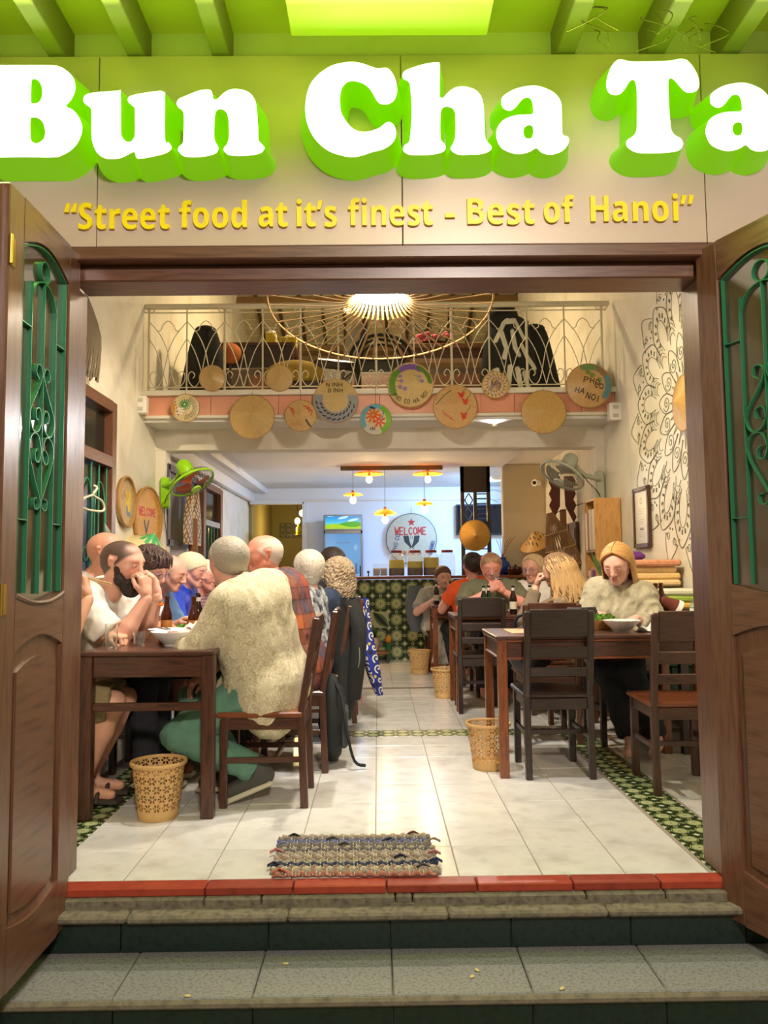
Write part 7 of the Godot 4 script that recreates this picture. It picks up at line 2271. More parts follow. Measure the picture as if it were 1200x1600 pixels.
func hung_clothes() -> void:
	# long black jacket and patterned scarf over the aisle chairs' backs
	var o := thing("black_jacket", "long black jacket with pale seams hung over the aisle chair", "jacket", Vector3(-0.215, 0, -5.22))
	var m := MB.new()
	m.grid(22, 20, func(u, v):
		var a: float = TAU * u
		var wz: float = lerpf(0.15, 0.24, v) * (1.0 + 0.06 * sin(u * 44.0) * v)
		var wx: float = lerpf(0.05, 0.085, sin(PI * clampf(v * 0.9, 0, 1)))
		return Vector3(cos(a) * wx + 0.035 * (1.0 - v) - 0.02, 0.925 - v * 0.75 - 0.02 * cos(a) * v, sin(a) * wz))
	put("jacket_body", m, tri_mat("jacket_black", noise_tex(0.04, 66, [rgb(22, 24, 22), rgb(34, 36, 33), rgb(28, 30, 27)], 64), 4.0, 0.9), o)
	for z in [0.12, -0.12]:
		put("sleeve", tube1(Array(smooth([Vector3(0.03, 0.9, z), Vector3(0.085, 0.74, z * 1.5), Vector3(0.075, 0.5, z * 1.65), Vector3(0.05, 0.3, z * 1.5)], 4)), 0.05, 10), mats.jacket_black, o)
	put("pale_seam", tube1(Array(smooth([Vector3(0.02, 0.93, 0.12), Vector3(0.075, 0.76, 0.20), Vector3(0.095, 0.55, 0.25), Vector3(0.06, 0.45, 0.22)], 4)), 0.004, 5), flat("seam_grey", rgb(120, 124, 118), 0.8), o)
	cap_tag(o)
	var im := canvas(128, 128, rgb(34, 48, 140))
	for i in 9:
		var c := Vector2(20 + (i % 3) * 44, 18 + (i / 3) * 44)
		var sp := []
		for k in 16:
			var tt := k / 15.0
			sp.append(c + Vector2(cos(tt * 7.5 + i), sin(tt * 7.5 + i)) * 18 * tt)
		stroke(im, sp, 3.4, rgb(226, 224, 206))
		if i % 2:
			disc(im, c + Vector2(22, 20), 9, rgb(30, 30, 50))
			disc(im, c + Vector2(20, -14), 7, rgb(206, 186, 70))
			disc(im, c + Vector2(-8, 24), 5, rgb(206, 140, 60))
	var s := thing("patterned_scarf", "blue scarf with white and yellow swirls hung over an aisle chair", "scarf", Vector3(-0.13, 0, -5.95))
	m = MB.new()
	m.grid(16, 26, func(u, v):
		var a: float = TAU * u
		var w: float = 0.05 + 0.055 * sin(PI * pow(v, 1.6)) + 0.01 * sin(u * 25.0)
		return Vector3(0.03 + 0.10 * v * v + cos(a) * w * 0.55, 0.90 - v * 0.72, sin(a) * w * 1.5), false, Vector2(1.5, 3.0))
	put("scarf_cloth", m, uv_mat("scarf", tex(im), Vector2.ONE, 0.85), s)
	var b := thing("dark_backpack", "dark backpack slung behind the red-brown chair in the aisle", "backpack", Vector3(-0.30, 0.02, -4.55))
	m = MB.new()
	m.ball(Vector3(0.03, 0.25, 0), Vector3(0.075, 0.24, 0.14), 22)
	for i in m.v.size():
		m.v[i] += m.n[i] * 0.012 * sin(m.v[i].y * 40.0 + m.v[i].z * 30.0)
	put("bag_body", m, flat("pack_black", rgb(30, 34, 34), 0.8), b)
	put("pocket", box1(Vector3(0.10, 0.20, 0), Vector3(0.04, 0.22, 0.18), 0.02), flat("pack_grey", rgb(58, 66, 66), 0.7), b)
	put("strap", tube1(Array(smooth([Vector3(0.04, 0.47, 0.06), Vector3(0.09, 0.38, 0.12), Vector3(0.12, 0.2, 0.16), Vector3(0.16, 0.03, 0.12), Vector3(0.22, 0.0, 0.10)], 4)), 0.009, 6), mats.pack_black, b)

func cap_tag(o: Node3D) -> void:
	put("red_tag", box1(Vector3(0.105, 0.28, 0.14), Vector3(0.006, 0.05, 0.04), 0.001), flat("tag_red", rgb(180, 90, 80), 0.7), o)

# ---------- people: a field of tapered capsules, meshed with surface nets ----------
var jobs: Array = []

static func cap(a: Vector3, b: Vector3, ra: float, rb: float, k := 0.02, kind := 0) -> Array:
	# kind 0 joins, 1 joins with flat ends, 2 cuts away
	return [a, b, ra, rb, k, kind]

static func nets(prims: Array, planes: Array, cell: float) -> Array:
	var lo := Vector3.ONE * 1e9
	var hi := Vector3.ONE * -1e9
	for p in prims:
		if p[5] == 2:
			continue
		var r := Vector3.ONE * (maxf(p[2], p[3]) + cell * 2.5)
		lo = lo.min((p[0] as Vector3).min(p[1]) - r)
		hi = hi.max((p[0] as Vector3).max(p[1]) + r)
	var nx := int((hi.x - lo.x) / cell) + 2
	var ny := int((hi.y - lo.y) / cell) + 2
	var nz := int((hi.z - lo.z) / cell) + 2
	var f := PackedFloat32Array()
	f.resize(nx * ny * nz)
	f.fill(1e9)
	for p in prims:
		var a: Vector3 = p[0]
		var b: Vector3 = p[1]
		var ra: float = p[2]
		var dr: float = p[3] - ra
		var k: float = maxf(p[4], 0.0005)
		var kind: int = p[5]
		var m := maxf(p[2], p[3]) + k + cell * 2.2
		var q0 := ((a.min(b) - Vector3.ONE * m - lo) / cell).floor()
		var q1 := ((a.max(b) + Vector3.ONE * m - lo) / cell).ceil()
		var ab := b - a
		var L2 := maxf(ab.length_squared(), 1e-10)
		var L := sqrt(L2)
		var x0 := maxi(int(q0.x), 0)
		var x1 := mini(int(q1.x), nx - 1)
		for iz in range(maxi(int(q0.z), 0), mini(int(q1.z), nz - 1) + 1):
			for iy in range(maxi(int(q0.y), 0), mini(int(q1.y), ny - 1) + 1):
				var row := (iz * ny + iy) * nx
				var w := Vector3(lo.x, lo.y + iy * cell, lo.z + iz * cell) - a
				for ix in range(x0, x1 + 1):
					var pv := Vector3(w.x + ix * cell, w.y, w.z)
					var t := pv.dot(ab) / L2
					var d: float
					if kind == 1:
						d = (pv - ab * t).length() - (ra + dr * clampf(t, 0.0, 1.0))
						d = maxf(d, maxf((t - 1.0) * L, -t * L))
					else:
						t = clampf(t, 0.0, 1.0)
						d = (pv - ab * t).length() - (ra + dr * t)
					var o := f[row + ix]
					if kind == 2:
						d = -d
						var h2 := maxf(k - absf(o - d), 0.0) / k
						f[row + ix] = maxf(o, d) + h2 * h2 * k * 0.25
					elif o > 1e8:
						f[row + ix] = d
					else:
						var h := maxf(k - absf(o - d), 0.0) / k
						f[row + ix] = minf(o, d) - h * h * k * 0.25
	if planes.size():
		var band := cell * 3.0
		for iz in nz:
			for iy in ny:
				var row := (iz * ny + iy) * nx
				for ix in nx:
					var o := f[row + ix]
					if o < band:
						var pv := Vector3(lo.x + ix * cell, lo.y + iy * cell, lo.z + iz * cell)
						for pl in planes:
							o = maxf(o, pv.dot(pl[0]) - pl[1])
						f[row + ix] = o
	var id := PackedInt32Array()
	id.resize(f.size())
	id.fill(-1)
	var vs := PackedVector3Array()
	var far := cell * 1.9
	var sx := 1
	var sy := nx
	var sz := nx * ny
	var co := [0, sx, sy, sx + sy, sz, sx + sz, sy + sz, sx + sy + sz]
	var cv := [Vector3(0, 0, 0), Vector3(1, 0, 0), Vector3(0, 1, 0), Vector3(1, 1, 0), Vector3(0, 0, 1), Vector3(1, 0, 1), Vector3(0, 1, 1), Vector3(1, 1, 1)]
	var ed := [[0, 1], [2, 3], [4, 5], [6, 7], [0, 2], [1, 3], [4, 6], [5, 7], [0, 4], [1, 5], [2, 6], [3, 7]]
	var cells := PackedInt32Array()
	for iz in nz - 1:
		for iy in ny - 1:
			var row := (iz * ny + iy) * nx
			for ix in nx - 1:
				var i := row + ix
				if absf(f[i]) > far:
					continue
				var msk := 0
				for c in 8:
					if f[i + co[c]] < 0.0:
						msk |= 1 << c
				if msk == 0 or msk == 255:
					continue
				var s := Vector3.ZERO
				var cnt := 0
				for e in ed:
					var e0: int = e[0]
					var e1: int = e[1]
					if ((msk >> e0) & 1) != ((msk >> e1) & 1):
						var fa := f[i + co[e0]]
						var fb := f[i + co[e1]]
						if absf(fa) > 1e8 or absf(fb) > 1e8:
							s += cv[e0].lerp(cv[e1], 0.5)
						else:
							s += cv[e0].lerp(cv[e1], fa / (fa - fb))
						cnt += 1
				id[i] = vs.size()
				cells.append(i)
				vs.append(lo + (Vector3(ix, iy, iz) + s / cnt) * cell)
	var ix := PackedInt32Array()
	for i in cells:
		var q := f[i] < 0.0
		var steps := [[sx, sy, sz], [sy, sz, sx], [sz, sx, sy]]
		for st in steps:
			var j: int = i + st[0]
			if j >= f.size() or (f[j] < 0.0) == q:
				continue
			var a := i - int(st[1]) - int(st[2])
			if a < 0:
				continue
			var v0 := id[a]
			var v1 := id[i - st[2]]
			var v2 := id[i]
			var v3 := id[i - st[1]]
			if v0 < 0 or v1 < 0 or v2 < 0 or v3 < 0:
				continue
			if q:
				ix.append_array([v0, v2, v1, v0, v3, v2])
			else:
				ix.append_array([v0, v1, v2, v0, v2, v3])
	return [vs, normals_of(vs, ix), ix]

static func normals_of(vs: PackedVector3Array, ix: PackedInt32Array) -> PackedVector3Array:
	var nn := PackedVector3Array()
	nn.resize(vs.size())
	for t in range(0, ix.size(), 3):
		var c := (vs[ix[t + 2]] - vs[ix[t]]).cross(vs[ix[t + 1]] - vs[ix[t]])
		nn[ix[t]] += c
		nn[ix[t + 1]] += c
		nn[ix[t + 2]] += c
	for i in nn.size():
		nn[i] = nn[i].normalized()
	return nn

func job(called: String, mat: Material, parent: Node, prims: Array, planes := [], cell := 0.014, rough := 0.0, rfreq := Vector3(14, 9, 14), move := Vector3.ZERO, extra := [], tint := Color.WHITE) -> void:
	jobs.append({"name": called, "mat": mat, "parent": parent, "prims": prims, "planes": planes, "cell": cell, "rough": rough, "rfreq": rfreq, "move": move, "extra": extra, "tint": tint})

func work(i: int) -> void:
	var j: Dictionary = jobs[i]
	var r := nets(j.prims, j.planes, j.cell)
	if j.rough > 0.0:
		# creases of cloth or locks of hair
		var fn := FastNoiseLite.new()
		fn.seed = 17 + i
		fn.frequency = 1.0
		fn.fractal_octaves = 2
		var vs: PackedVector3Array = r[0]
		var nn: PackedVector3Array = r[1]
		for v in vs.size():
			var p: Vector3 = vs[v] * (j.rfreq as Vector3)
			var q := fn.get_noise_3dv(p)
			vs[v] += nn[v] * j.rough * (1.0 - 2.6 * absf(q))
		r = [vs, normals_of(vs, r[2]), r[2]]
	j.out = r

func run_jobs() -> void:
	var g := WorkerThreadPool.add_group_task(work, jobs.size(), -1, true)
	WorkerThreadPool.wait_for_group_task_completion(g)
	for j in jobs:
		var vs: PackedVector3Array = j.out[0]
		var nn: PackedVector3Array = j.out[1]
		var ix: PackedInt32Array = j.out[2]
		var col := PackedColorArray()
		col.resize(vs.size())
		col.fill(j.tint)
		for e in j.extra:
			# [vertices, normals, indices, colours, transform, mirrored]
			var base := vs.size()
			var tr: Transform3D = e[4]
			var nb := tr.basis.inverse().transposed()
			for p in e[0]:
				vs.append(tr * p)
			for p in e[1]:
				nn.append((nb * p).normalized())
			for c in e[3]:
				col.append(c * j.tint)
			var ei: PackedInt32Array = e[2]
			for t in range(0, ei.size(), 3):
				ix.append(base + ei[t])
				ix.append(base + ei[t + (2 if e[5] else 1)])
				ix.append(base + ei[t + (1 if e[5] else 2)])
		for v in vs.size():
			vs[v] -= j.move
		var a := []
		a.resize(Mesh.ARRAY_MAX)
		a[Mesh.ARRAY_VERTEX] = vs
		a[Mesh.ARRAY_NORMAL] = nn
		a[Mesh.ARRAY_COLOR] = col
		a[Mesh.ARRAY_INDEX] = ix
		var m := ArrayMesh.new()
		if vs.size() == 0:
			continue
		m.add_surface_from_arrays(Mesh.PRIMITIVE_TRIANGLES, a)
		put(j.name, m, j.mat, j.parent)

# base shapes, made once: head (man, woman) and hands in three poses
var head_base := []
var hand_base := {}

func head_prims(w: bool) -> Array:
	var c := []
	c.append(cap(Vector3(0, 0.018, -0.03), Vector3(0, 0.022, 0.022), 0.077, 0.069, 0.03))
	c.append(cap(Vector3(0, 0.036, -0.02), Vector3(0, 0.036, 0.0), 0.076, 0.076, 0.03))
	c.append(cap(Vector3(0, -0.005, -0.055), Vector3(0, 0.02, -0.06), 0.06, 0.062, 0.03))
	c.append(cap(Vector3(0, -0.005, 0.034), Vector3(0, -0.062, 0.036), 0.058, 0.046, 0.03))
	for s in [-1, 1]:
		c.append(cap(Vector3(0.050 * s, -0.05, 0.0), Vector3(0.012 * s, -0.092, 0.062), 0.021 if w else 0.025, 0.018 if w else 0.022, 0.022))
		c.append(cap(Vector3(0.042 * s, -0.018, 0.05), Vector3(0.036 * s, -0.03, 0.056), 0.024, 0.022, 0.02))
	c.append(cap(Vector3(-0.006, -0.093, 0.068), Vector3(0.006, -0.093, 0.068), 0.018 if w else 0.021, 0.018 if w else 0.021, 0.015))
	c.append(cap(Vector3(-0.034, 0.030, 0.076), Vector3(0.034, 0.030, 0.076), 0.0125 if w else 0.0145, 0.0125 if w else 0.0145, 0.016))
	for s in [-1, 1]:
		c.append(cap(Vector3(0.032 * s, 0.008, 0.103), Vector3(0.036 * s, 0.008, 0.099), 0.017, 0.016, 0.012, 2))
		c.append(cap(Vector3(0.030 * s, 0.007, 0.0775), Vector3(0.033 * s, 0.007, 0.0765), 0.0145, 0.0145, 0.006))
	c.append(cap(Vector3(0, 0.022, 0.089), Vector3(0, -0.026, 0.109), 0.0085, 0.0125 if w else 0.0145, 0.012))
	for s in [-1, 1]:
		c.append(cap(Vector3(0.010 * s, -0.031, 0.099), Vector3(0.013 * s, -0.031, 0.094), 0.0085, 0.008, 0.007))
	c.append(cap(Vector3(-0.016, -0.057, 0.085), Vector3(0.016, -0.057, 0.085), 0.008, 0.008, 0.010))
	c.append(cap(Vector3(-0.013, -0.070, 0.083), Vector3(0.013, -0.070, 0.083), 0.009, 0.009, 0.008))
	c.append(cap(Vector3(-0.021, -0.0635, 0.099), Vector3(0.021, -0.0635, 0.099), 0.0035, 0.0035, 0.004, 2))
	for s in [-1, 1]:
		c.append(cap(Vector3(0.079 * s, 0.018, -0.016), Vector3(0.074 * s, -0.026, -0.004), 0.013, 0.008, 0.006))
		c.append(cap(Vector3(0.086 * s, 0.020, -0.022), Vector3(0.083 * s, -0.008, -0.020), 0.009, 0.007, 0.006))
		c.append(cap(Vector3(0.090 * s, 0.008, -0.008), Vector3(0.088 * s, -0.008, -0.006), 0.007, 0.005, 0.004, 2))
	c.append(cap(Vector3(0, -0.06, -0.02), Vector3(0, -0.15, -0.038), 0.046 if w else 0.054, 0.048 if w else 0.056, 0.03))
	return c

func hand_prims(c1: float, c2: float, c3: float, tin: float) -> Array:
	# right hand: fingers along +z, palm down (-y), thumb on +x
	var c := []
	var xs := [-0.031, -0.011, 0.010, 0.030]
	var ln := [0.058, 0.074, 0.080, 0.072]
	c.append(cap(Vector3(0, 0, -0.03), Vector3(0, 0, 0.02), 0.024, 0.024, 0.02))
	for i in 4:
		c.append(cap(Vector3(xs[i] * 0.55, 0, 0.015), Vector3(xs[i], 0.0, 0.088 - 0.006 * absf(i - 2)), 0.0155, 0.0125, 0.014))
	for i in 4:
		var p := Vector3(xs[i], 0, 0.088 - 0.006 * absf(i - 2))
		var a := 0.0
		var seg := [0.45, 0.32, 0.23]
		var cs := [c1, c2, c3]
		for k in 3:
			a += deg_to_rad(cs[k] + (2 - i) * 3.0)
			var q: Vector3 = p + Vector3(xs[i] * 0.10, -sin(a), cos(a)) * ln[i] * seg[k]
			c.append(cap(p, q, 0.0098 - 0.0008 * k, 0.0090 - 0.0008 * k, 0.003))
			p = q
	c.append(cap(Vector3(0.018, -0.004, 0.015), Vector3(0.044, -0.014 - tin * 0.01, 0.05), 0.0165, 0.0125, 0.012))
	c.append(cap(Vector3(0.044, -0.014 - tin * 0.01, 0.05), Vector3(0.052 - tin * 0.014, -0.022 - tin * 0.018, 0.078), 0.0118, 0.0105, 0.003))
	c.append(cap(Vector3(0.052 - tin * 0.014, -0.022 - tin * 0.018, 0.078), Vector3(0.050 - tin * 0.03, -0.028 - tin * 0.026, 0.102), 0.0102, 0.0082, 0.003))
	return c

func base_shapes() -> void:
	for w in 2:
		jobs.append({"prims": head_prims(w == 1), "planes": [], "cell": 0.0036, "rough": 0.0, "rfreq": Vector3.ONE})
	for q in [[22.0, 32.0, 20.0, 0.2], [68.0, 78.0, 45.0, 1.0], [46.0, 52.0, 30.0, 0.8]]:
		jobs.append({"prims": hand_prims(q[0], q[1], q[2], q[3]), "planes": [], "cell": 0.0036, "rough": 0.0, "rfreq": Vector3.ONE})
	var g := WorkerThreadPool.add_group_task(work, jobs.size(), -1, true)
	WorkerThreadPool.wait_for_group_task_completion(g)
	for w in 2:
		var o: Array = jobs[w].out
		var col := PackedColorArray()
		for p in o[0]:
			var c := Color.WHITE
			var lip := clampf(1.0 - Vector2(p.x / 0.024, (p.y + 0.0635) / 0.015).length(), 0, 1) * 2.5
			if p.z > 0.07:
				c = c.lerp(Color(0.80, 0.46, 0.44), clampf(lip, 0, 1) * (0.75 if w else 0.5))
			var flush := clampf(1.0 - Vector2((absf(p.x) - 0.042) / 0.03, (p.y + 0.03) / 0.03).length(), 0, 1)
			if p.z > 0.04:
				c = c.lerp(Color(1.0, 0.72, 0.66), flush * 0.28)
			var nose := clampf(1.0 - (p - Vector3(0, -0.028, 0.115)).length() / 0.025, 0, 1)
			c = c.lerp(Color(1.0, 0.80, 0.75), nose * 0.3)
			if absf(p.x) > 0.082:
				c = c.lerp(Color(1.0, 0.76, 0.70), 0.5)
			col.append(c)
		head_base.append([o[0], o[1], o[2], col])
	var names := ["relaxed", "fist", "hold"]
	for i in 3:
		var o: Array = jobs[2 + i].out
		var col := PackedColorArray()
		col.resize(o[0].size())
		col.fill(Color.WHITE)
		hand_base[names[i]] = [o[0], o[1], o[2], col]
	jobs.clear()

func ik(a: Vector3, b: Vector3, l1: float, l2: float, pole: Vector3) -> Vector3:
	var d := b - a
	var L := clampf(d.length(), 0.05, l1 + l2 - 0.002)
	var n := d.normalized()
	var x := (l1 * l1 - l2 * l2 + L * L) / (2.0 * L)
	var h := sqrt(maxf(l1 * l1 - x * x, 0.0))
	var s := (pole - n * pole.dot(n)).normalized()
	return a + n * x + s * h

func skin(key: String, c: Color) -> StandardMaterial3D:
	return flat(key, c, 0.48, 0.0, {"vertex_color_use_as_albedo": true, "subsurf_scatter_enabled": true, "subsurf_scatter_strength": 0.08})

func shift(prims: Array, tr: Transform3D, sc := 1.0) -> Array:
	return prims.map(func(p): return [tr * (p[0] as Vector3), tr * (p[1] as Vector3), p[2] * sc, p[3] * sc, p[4] * sc, p[5]])

func strands(roots: int, sd: int, tr: Transform3D, f: Callable, r := 0.004) -> MB:
	var m := MB.new()
	var rng := RandomNumberGenerator.new()
	rng.seed = sd
	for i in roots:
		var pts := PackedVector3Array()
		var rad := PackedFloat32Array()
		var u := (i + 0.5) / roots
		var j := rng.randf()
		var n := 15
		for k in n:
			var t := k / float(n - 1)
			pts.append(tr * (f.call(u, j, t) as Vector3))
			rad.append(r * (1.0 - 0.75 * t * t) * (0.7 + 0.6 * j))
		m.tube(pts, rad, 5, false, false)
	return m

func person(d: Dictionary) -> Node3D:
	var hip: Vector3 = d.hip
	var chest: Vector3 = d.chest
	var hc: Vector3 = d.head
	var fwd: Vector3 = (d.fwd as Vector3).normalized()
	var up := (chest - hip).normalized()
	var left := up.cross(fwd).normalized()
	var front := left.cross(up).normalized()
	var g: float = d.get("girth", 1.0)
	var fem: bool = d.get("fem", false)
	var cell: float = d.get("cell", 0.014)
	var base := Vector3(hip.x, 0, hip.z)
	var o := thing("person", d.label, "person", base)
	var sw: float = d.get("shoulder", 0.155 if fem else 0.178)
	var S := [chest + left * sw, chest - left * sw]
	# the skin's material is as light as the lighter of skin and hair; vertex colours tell the two apart
	var a0 := (d.skin as Color).srgb_to_linear()
	var a1 := (d.get("hair_color", rgb(60, 44, 34)) as Color).srgb_to_linear()
	var hi := Color(maxf(a0.r, a1.r), maxf(a0.g, a1.g), maxf(a0.b, a1.b))
	var tint := Color(a0.r / hi.r, a0.g / hi.g, a0.b / hi.b)
	var sk: Material = skin(d.skin_key, hi.linear_to_srgb())
	# head
	var hs: float = d.get("hs", 1.0)
	var hb := frame(d.look, d.get("hup", Vector3.UP))
	var ht := Transform3D(hb.scaled_local(Vector3(hs * d.get("hw", 1.0), hs, hs)), hc)
	var prims := []
	var hl := hip + left * 0.085
	var hr := hip - left * 0.085
	var mid := hip.lerp(chest, 0.5) + front * 0.02 * g
	# trunk
	var trunk := func(t: float) -> Array: return [
		cap(hl, hr, 0.108 * g + t, 0.108 * g + t, 0.05),
		cap(hl.lerp(hip, 0.2), mid + left * 0.065 * g, 0.10 * g + t, 0.10 * g + t, 0.06),
		cap(hr.lerp(hip, 0.2), mid - left * 0.065 * g, 0.10 * g + t, 0.10 * g + t, 0.06),
		cap(mid + left * 0.06 * g, chest + left * 0.085 - up * 0.07, 0.10 * g + t, 0.094 * g + t, 0.06),
		cap(mid - left * 0.06 * g, chest - left * 0.085 - up * 0.07, 0.10 * g + t, 0.094 * g + t, 0.06),
		cap(chest + left * 0.10 - up * 0.035, chest - left * 0.10 - up * 0.035, 0.072 * g + t, 0.072 * g + t, 0.05),
		cap(S[0], S[0].lerp(chest, 0.3) + up * 0.01, 0.056 + t, 0.058 + t, 0.05),
		cap(S[1], S[1].lerp(chest, 0.3) + up * 0.01, 0.056 + t, 0.058 + t, 0.05)]
	prims.append_array(trunk.call(0.0))
	if fem:
		for s in [-1, 1]:
			prims.append(cap(chest + left * 0.065 * s - up * 0.14 + front * 0.075, chest + left * 0.06 * s - up * 0.13 + front * 0.07, 0.055, 0.055, 0.04))
	var nb := chest + up * 0.02
	prims.append(cap(nb, hc + hb * Vector3(0, -0.10, -0.03) * hs, 0.060 if not fem else 0.052, 0.052 if not fem else 0.046, 0.04))
	# arms
	var W := []
	var E := []
	var hbx: Array = head_base[1 if fem else 0]
	if d.has("scalp"):
		# close-cropped hair shows as colour on the scalp, with a soft edge
		var cl: PackedColorArray = hbx[3].duplicate()
		var ratio := Color(a1.r / a0.r, a1.g / a0.g, a1.b / a0.b)
		for v in cl.size():
			var p: Vector3 = hbx[0][v]
			var m := smoothstep(-0.008, 0.010, p.y - 0.9 * p.z + 0.012 - 0.02 * clampf(p.y * 8.0, 0, 1))
			if d.scalp == 1:       # bald crown
				m *= 1.0 - smoothstep(0.035, 0.075, p.y + 0.45 * p.z)
			elif d.scalp == 0:                  # thinning towards the forehead
				m *= 1.0 - 0.75 * smoothstep(-0.01, 0.05, p.z - 0.02 + 0.0 * p.y) * smoothstep(0.05, 0.09, p.y)
			m *= smoothstep(-0.085, -0.055, p.y)
			if absf(p.x) > 0.080 and p.y < 0.04 and p.z > -0.035:
				m = 0.0
			cl[v] = cl[v].lerp(ratio, m * 0.94)
		hbx = [hbx[0], hbx[1], hbx[2], cl]
	var extras := [hbx + [ht, false]]
	for s in 2:
		var h: Array = d.hands[s]
		var wr: Vector3 = h[0]
		var lim := 0.545
		if (wr - S[s]).length() > lim:
			wr = S[s] + (wr - S[s]).normalized() * lim
		var el := ik(S[s], wr, 0.285, 0.262, h[1])
		W.append(wr)
		E.append(el)
		var am: float = d.get("arm", 1.0)
		prims.append(cap(S[s], el, 0.052 * am, 0.041 * am, 0.03))
		prims.append(cap(el, el.lerp(wr, 0.35), 0.040 * am, 0.041 * am, 0.02))
		prims.append(cap(el.lerp(wr, 0.35), wr, 0.041 * am, 0.027 * am, 0.02))
		var hd: Vector3 = h[3] if h.size() > 3 else (wr - el).normalized()
		var pn: Vector3 = h[4] if h.size() > 4 else Vector3.UP
		var B := frame(hd, pn)
		# left hand is the mirror of the right
		if s == 0:
			B = Basis(-B.x, B.y, B.z)
		extras.append(hand_base[h[2]] + [Transform3D(B.scaled_local(Vector3.ONE * (0.92 if fem else 1.02)), wr + B.z * 0.018), s == 0])
	# legs
	var K := []
	var A := []
	for s in 2:
		var an: Vector3 = d.feet[s]
		var hj: Vector3 = [hl, hr][s]
		var kn := ik(hj, an, 0.44, 0.43, d.get("kpole", front + Vector3.UP * 0.7))
		K.append(kn)
		A.append(an)
		prims.append(cap(hj, kn, 0.082 * g, 0.057, 0.04))
		prims.append(cap(kn, kn.lerp(an, 0.35), 0.056, 0.054, 0.02))
		prims.append(cap(kn.lerp(an, 0.35), an, 0.054, 0.036, 0.02))
		var toe: Vector3 = d.toe[s] if d.has("toe") else Vector3(front.x, 0, front.z).normalized()
		prims.append(cap(an + Vector3(0, -0.035, 0) - toe * 0.02, an + Vector3(0, -0.05, 0) + toe * 0.15, 0.036, 0.026, 0.03))
	job("body", sk, o, prims, [], cell, 0.0, Vector3.ONE, base, extras, tint)
	# shirt
	var th: float = d.get("loose", 0.014)
	var sp: Array = trunk.call(th)
	if fem:
		for s in [-1, 1]:
			sp.append(cap(chest + left * 0.065 * s - up * 0.14 + front * 0.075, chest + left * 0.06 * s - up * 0.13 + front * 0.07, 0.055 + th, 0.055 + th, 0.05))
	var sl: float = d.get("sleeve", 0.55)
	for s in 2:
		if sl <= 1.0:
			sp.append(cap(S[s], S[s].lerp(E[s], sl), 0.056 + th, 0.056 + th + 0.008, 0.03, 1))
		else:
			sp.append(cap(S[s], E[s], 0.056 + th, 0.046 + th, 0.03))
			sp.append(cap(E[s], E[s].lerp(W[s], minf(sl - 1.0, 0.97)), 0.046 + th, 0.034 + th, 0.02, 1))
	var ndir := (hc + hb * Vector3(0, -0.10, -0.03) * hs - nb).normalized()
	sp.append(cap(nb - ndir * 0.02, nb + ndir * d.get("collar", 0.035), 0.078, 0.062 + th * 0.5, 0.03, 1))
	if d.get("tail", 0.0) > 0.0:
		sp.append(cap(hip + front * 0.04 + left * 0.07, hip + front * 0.14 + left * 0.08 - up * 0.02, 0.11 * g, 0.10 * g, 0.05))
		sp.append(cap(hip - front * 0.03 + left * 0.06, hip - front * 0.04 - up * d.tail + left * 0.08, 0.12 * g, 0.10 * g, 0.05))
	job("shirt", d.shirt, o, sp, [], minf(cell, 0.012), d.get("crease", 0.006), d.get("crease_freq", Vector3(9, 6, 9)), base)
	# trousers
	var pl: float = d.get("pant", 0.95)
	var pp := [cap(hl, hr, 0.118 * g, 0.118 * g, 0.05)]
	for s in 2:
		var hj: Vector3 = [hl, hr][s]
		if pl > 0.0:
			pp.append(cap(hj, K[s], 0.096 * g, 0.074, 0.05))
			pp.append(cap(K[s], K[s].lerp(A[s], pl), 0.072, 0.066, 0.03, 1 if pl > 0.3 else 0))
		else:
			pp.append(cap(hj, hj.lerp(K[s], -pl), 0.098 * g, 0.092, 0.05, 1))
	job("trousers", d.trousers, o, pp, [], 0.014, 0.007, Vector3(8, 8, 8), base)
	# shoes
	if d.has("shoes"):
		for s in 2:
			var toe: Vector3 = d.toe[s] if d.has("toe") else Vector3(front.x, 0, front.z).normalized()
			var an: Vector3 = A[s]
			if d.get("sandals", false):
				var m := MB.new()
				var q := an + toe * 0.07 - base
				q.y = an.y - 0.078
				m.box(q, Vector3(0.09, 0.022, 0.26), 0.01, frame(toe))
				put("sandal_sole", m, d.shoes, o)
				for k in [0.02, 0.10]:
					var c: Vector3 = an + toe * k - base + Vector3(0, -0.05 - k * 0.1, 0)
					var sd := frame(toe).x
					put("sandal_strap", tube1(Array(smooth([c - sd * 0.048 - Vector3(0, 0.02, 0), c - sd * 0.03 + Vector3(0, 0.03 - k * 0.12, 0), c + sd * 0.03 + Vector3(0, 0.03 - k * 0.12, 0), c + sd * 0.048 - Vector3(0, 0.02, 0)], 4)), 0.011, 6), d.shoes, o)
				put("sandal_strap", tube1(Array(smooth([an - base - toe * 0.045, an - base + frame(toe).x * 0.042, an - base + toe * 0.04, an - base - frame(toe).x * 0.042, an - base - toe * 0.045], 4)), 0.009, 6), d.shoes, o)
			else:
				job("shoe", d.shoes, o, [cap(an + Vector3(0, -0.03, 0) - toe * 0.03, an + Vector3(0, -0.045, 0) + toe * 0.16, 0.05, 0.036, 0.03), cap(an + Vector3(0, 0.03, 0), an, 0.048, 0.05, 0.03)], [], 0.010, 0.0, Vector3.ONE, base)
				var sole := MB.new()
				var tn := toe.normalized()
				sole.box(an + Vector3(0, -0.075, 0) + tn * 0.065 - base, Vector3(0.088, 0.024, 0.27), 0.01, frame(tn))
				put("sole", sole, flat("sole_cream", rgb(196, 188, 160), 0.7), o)
	# eyes, brows
	var em: MB
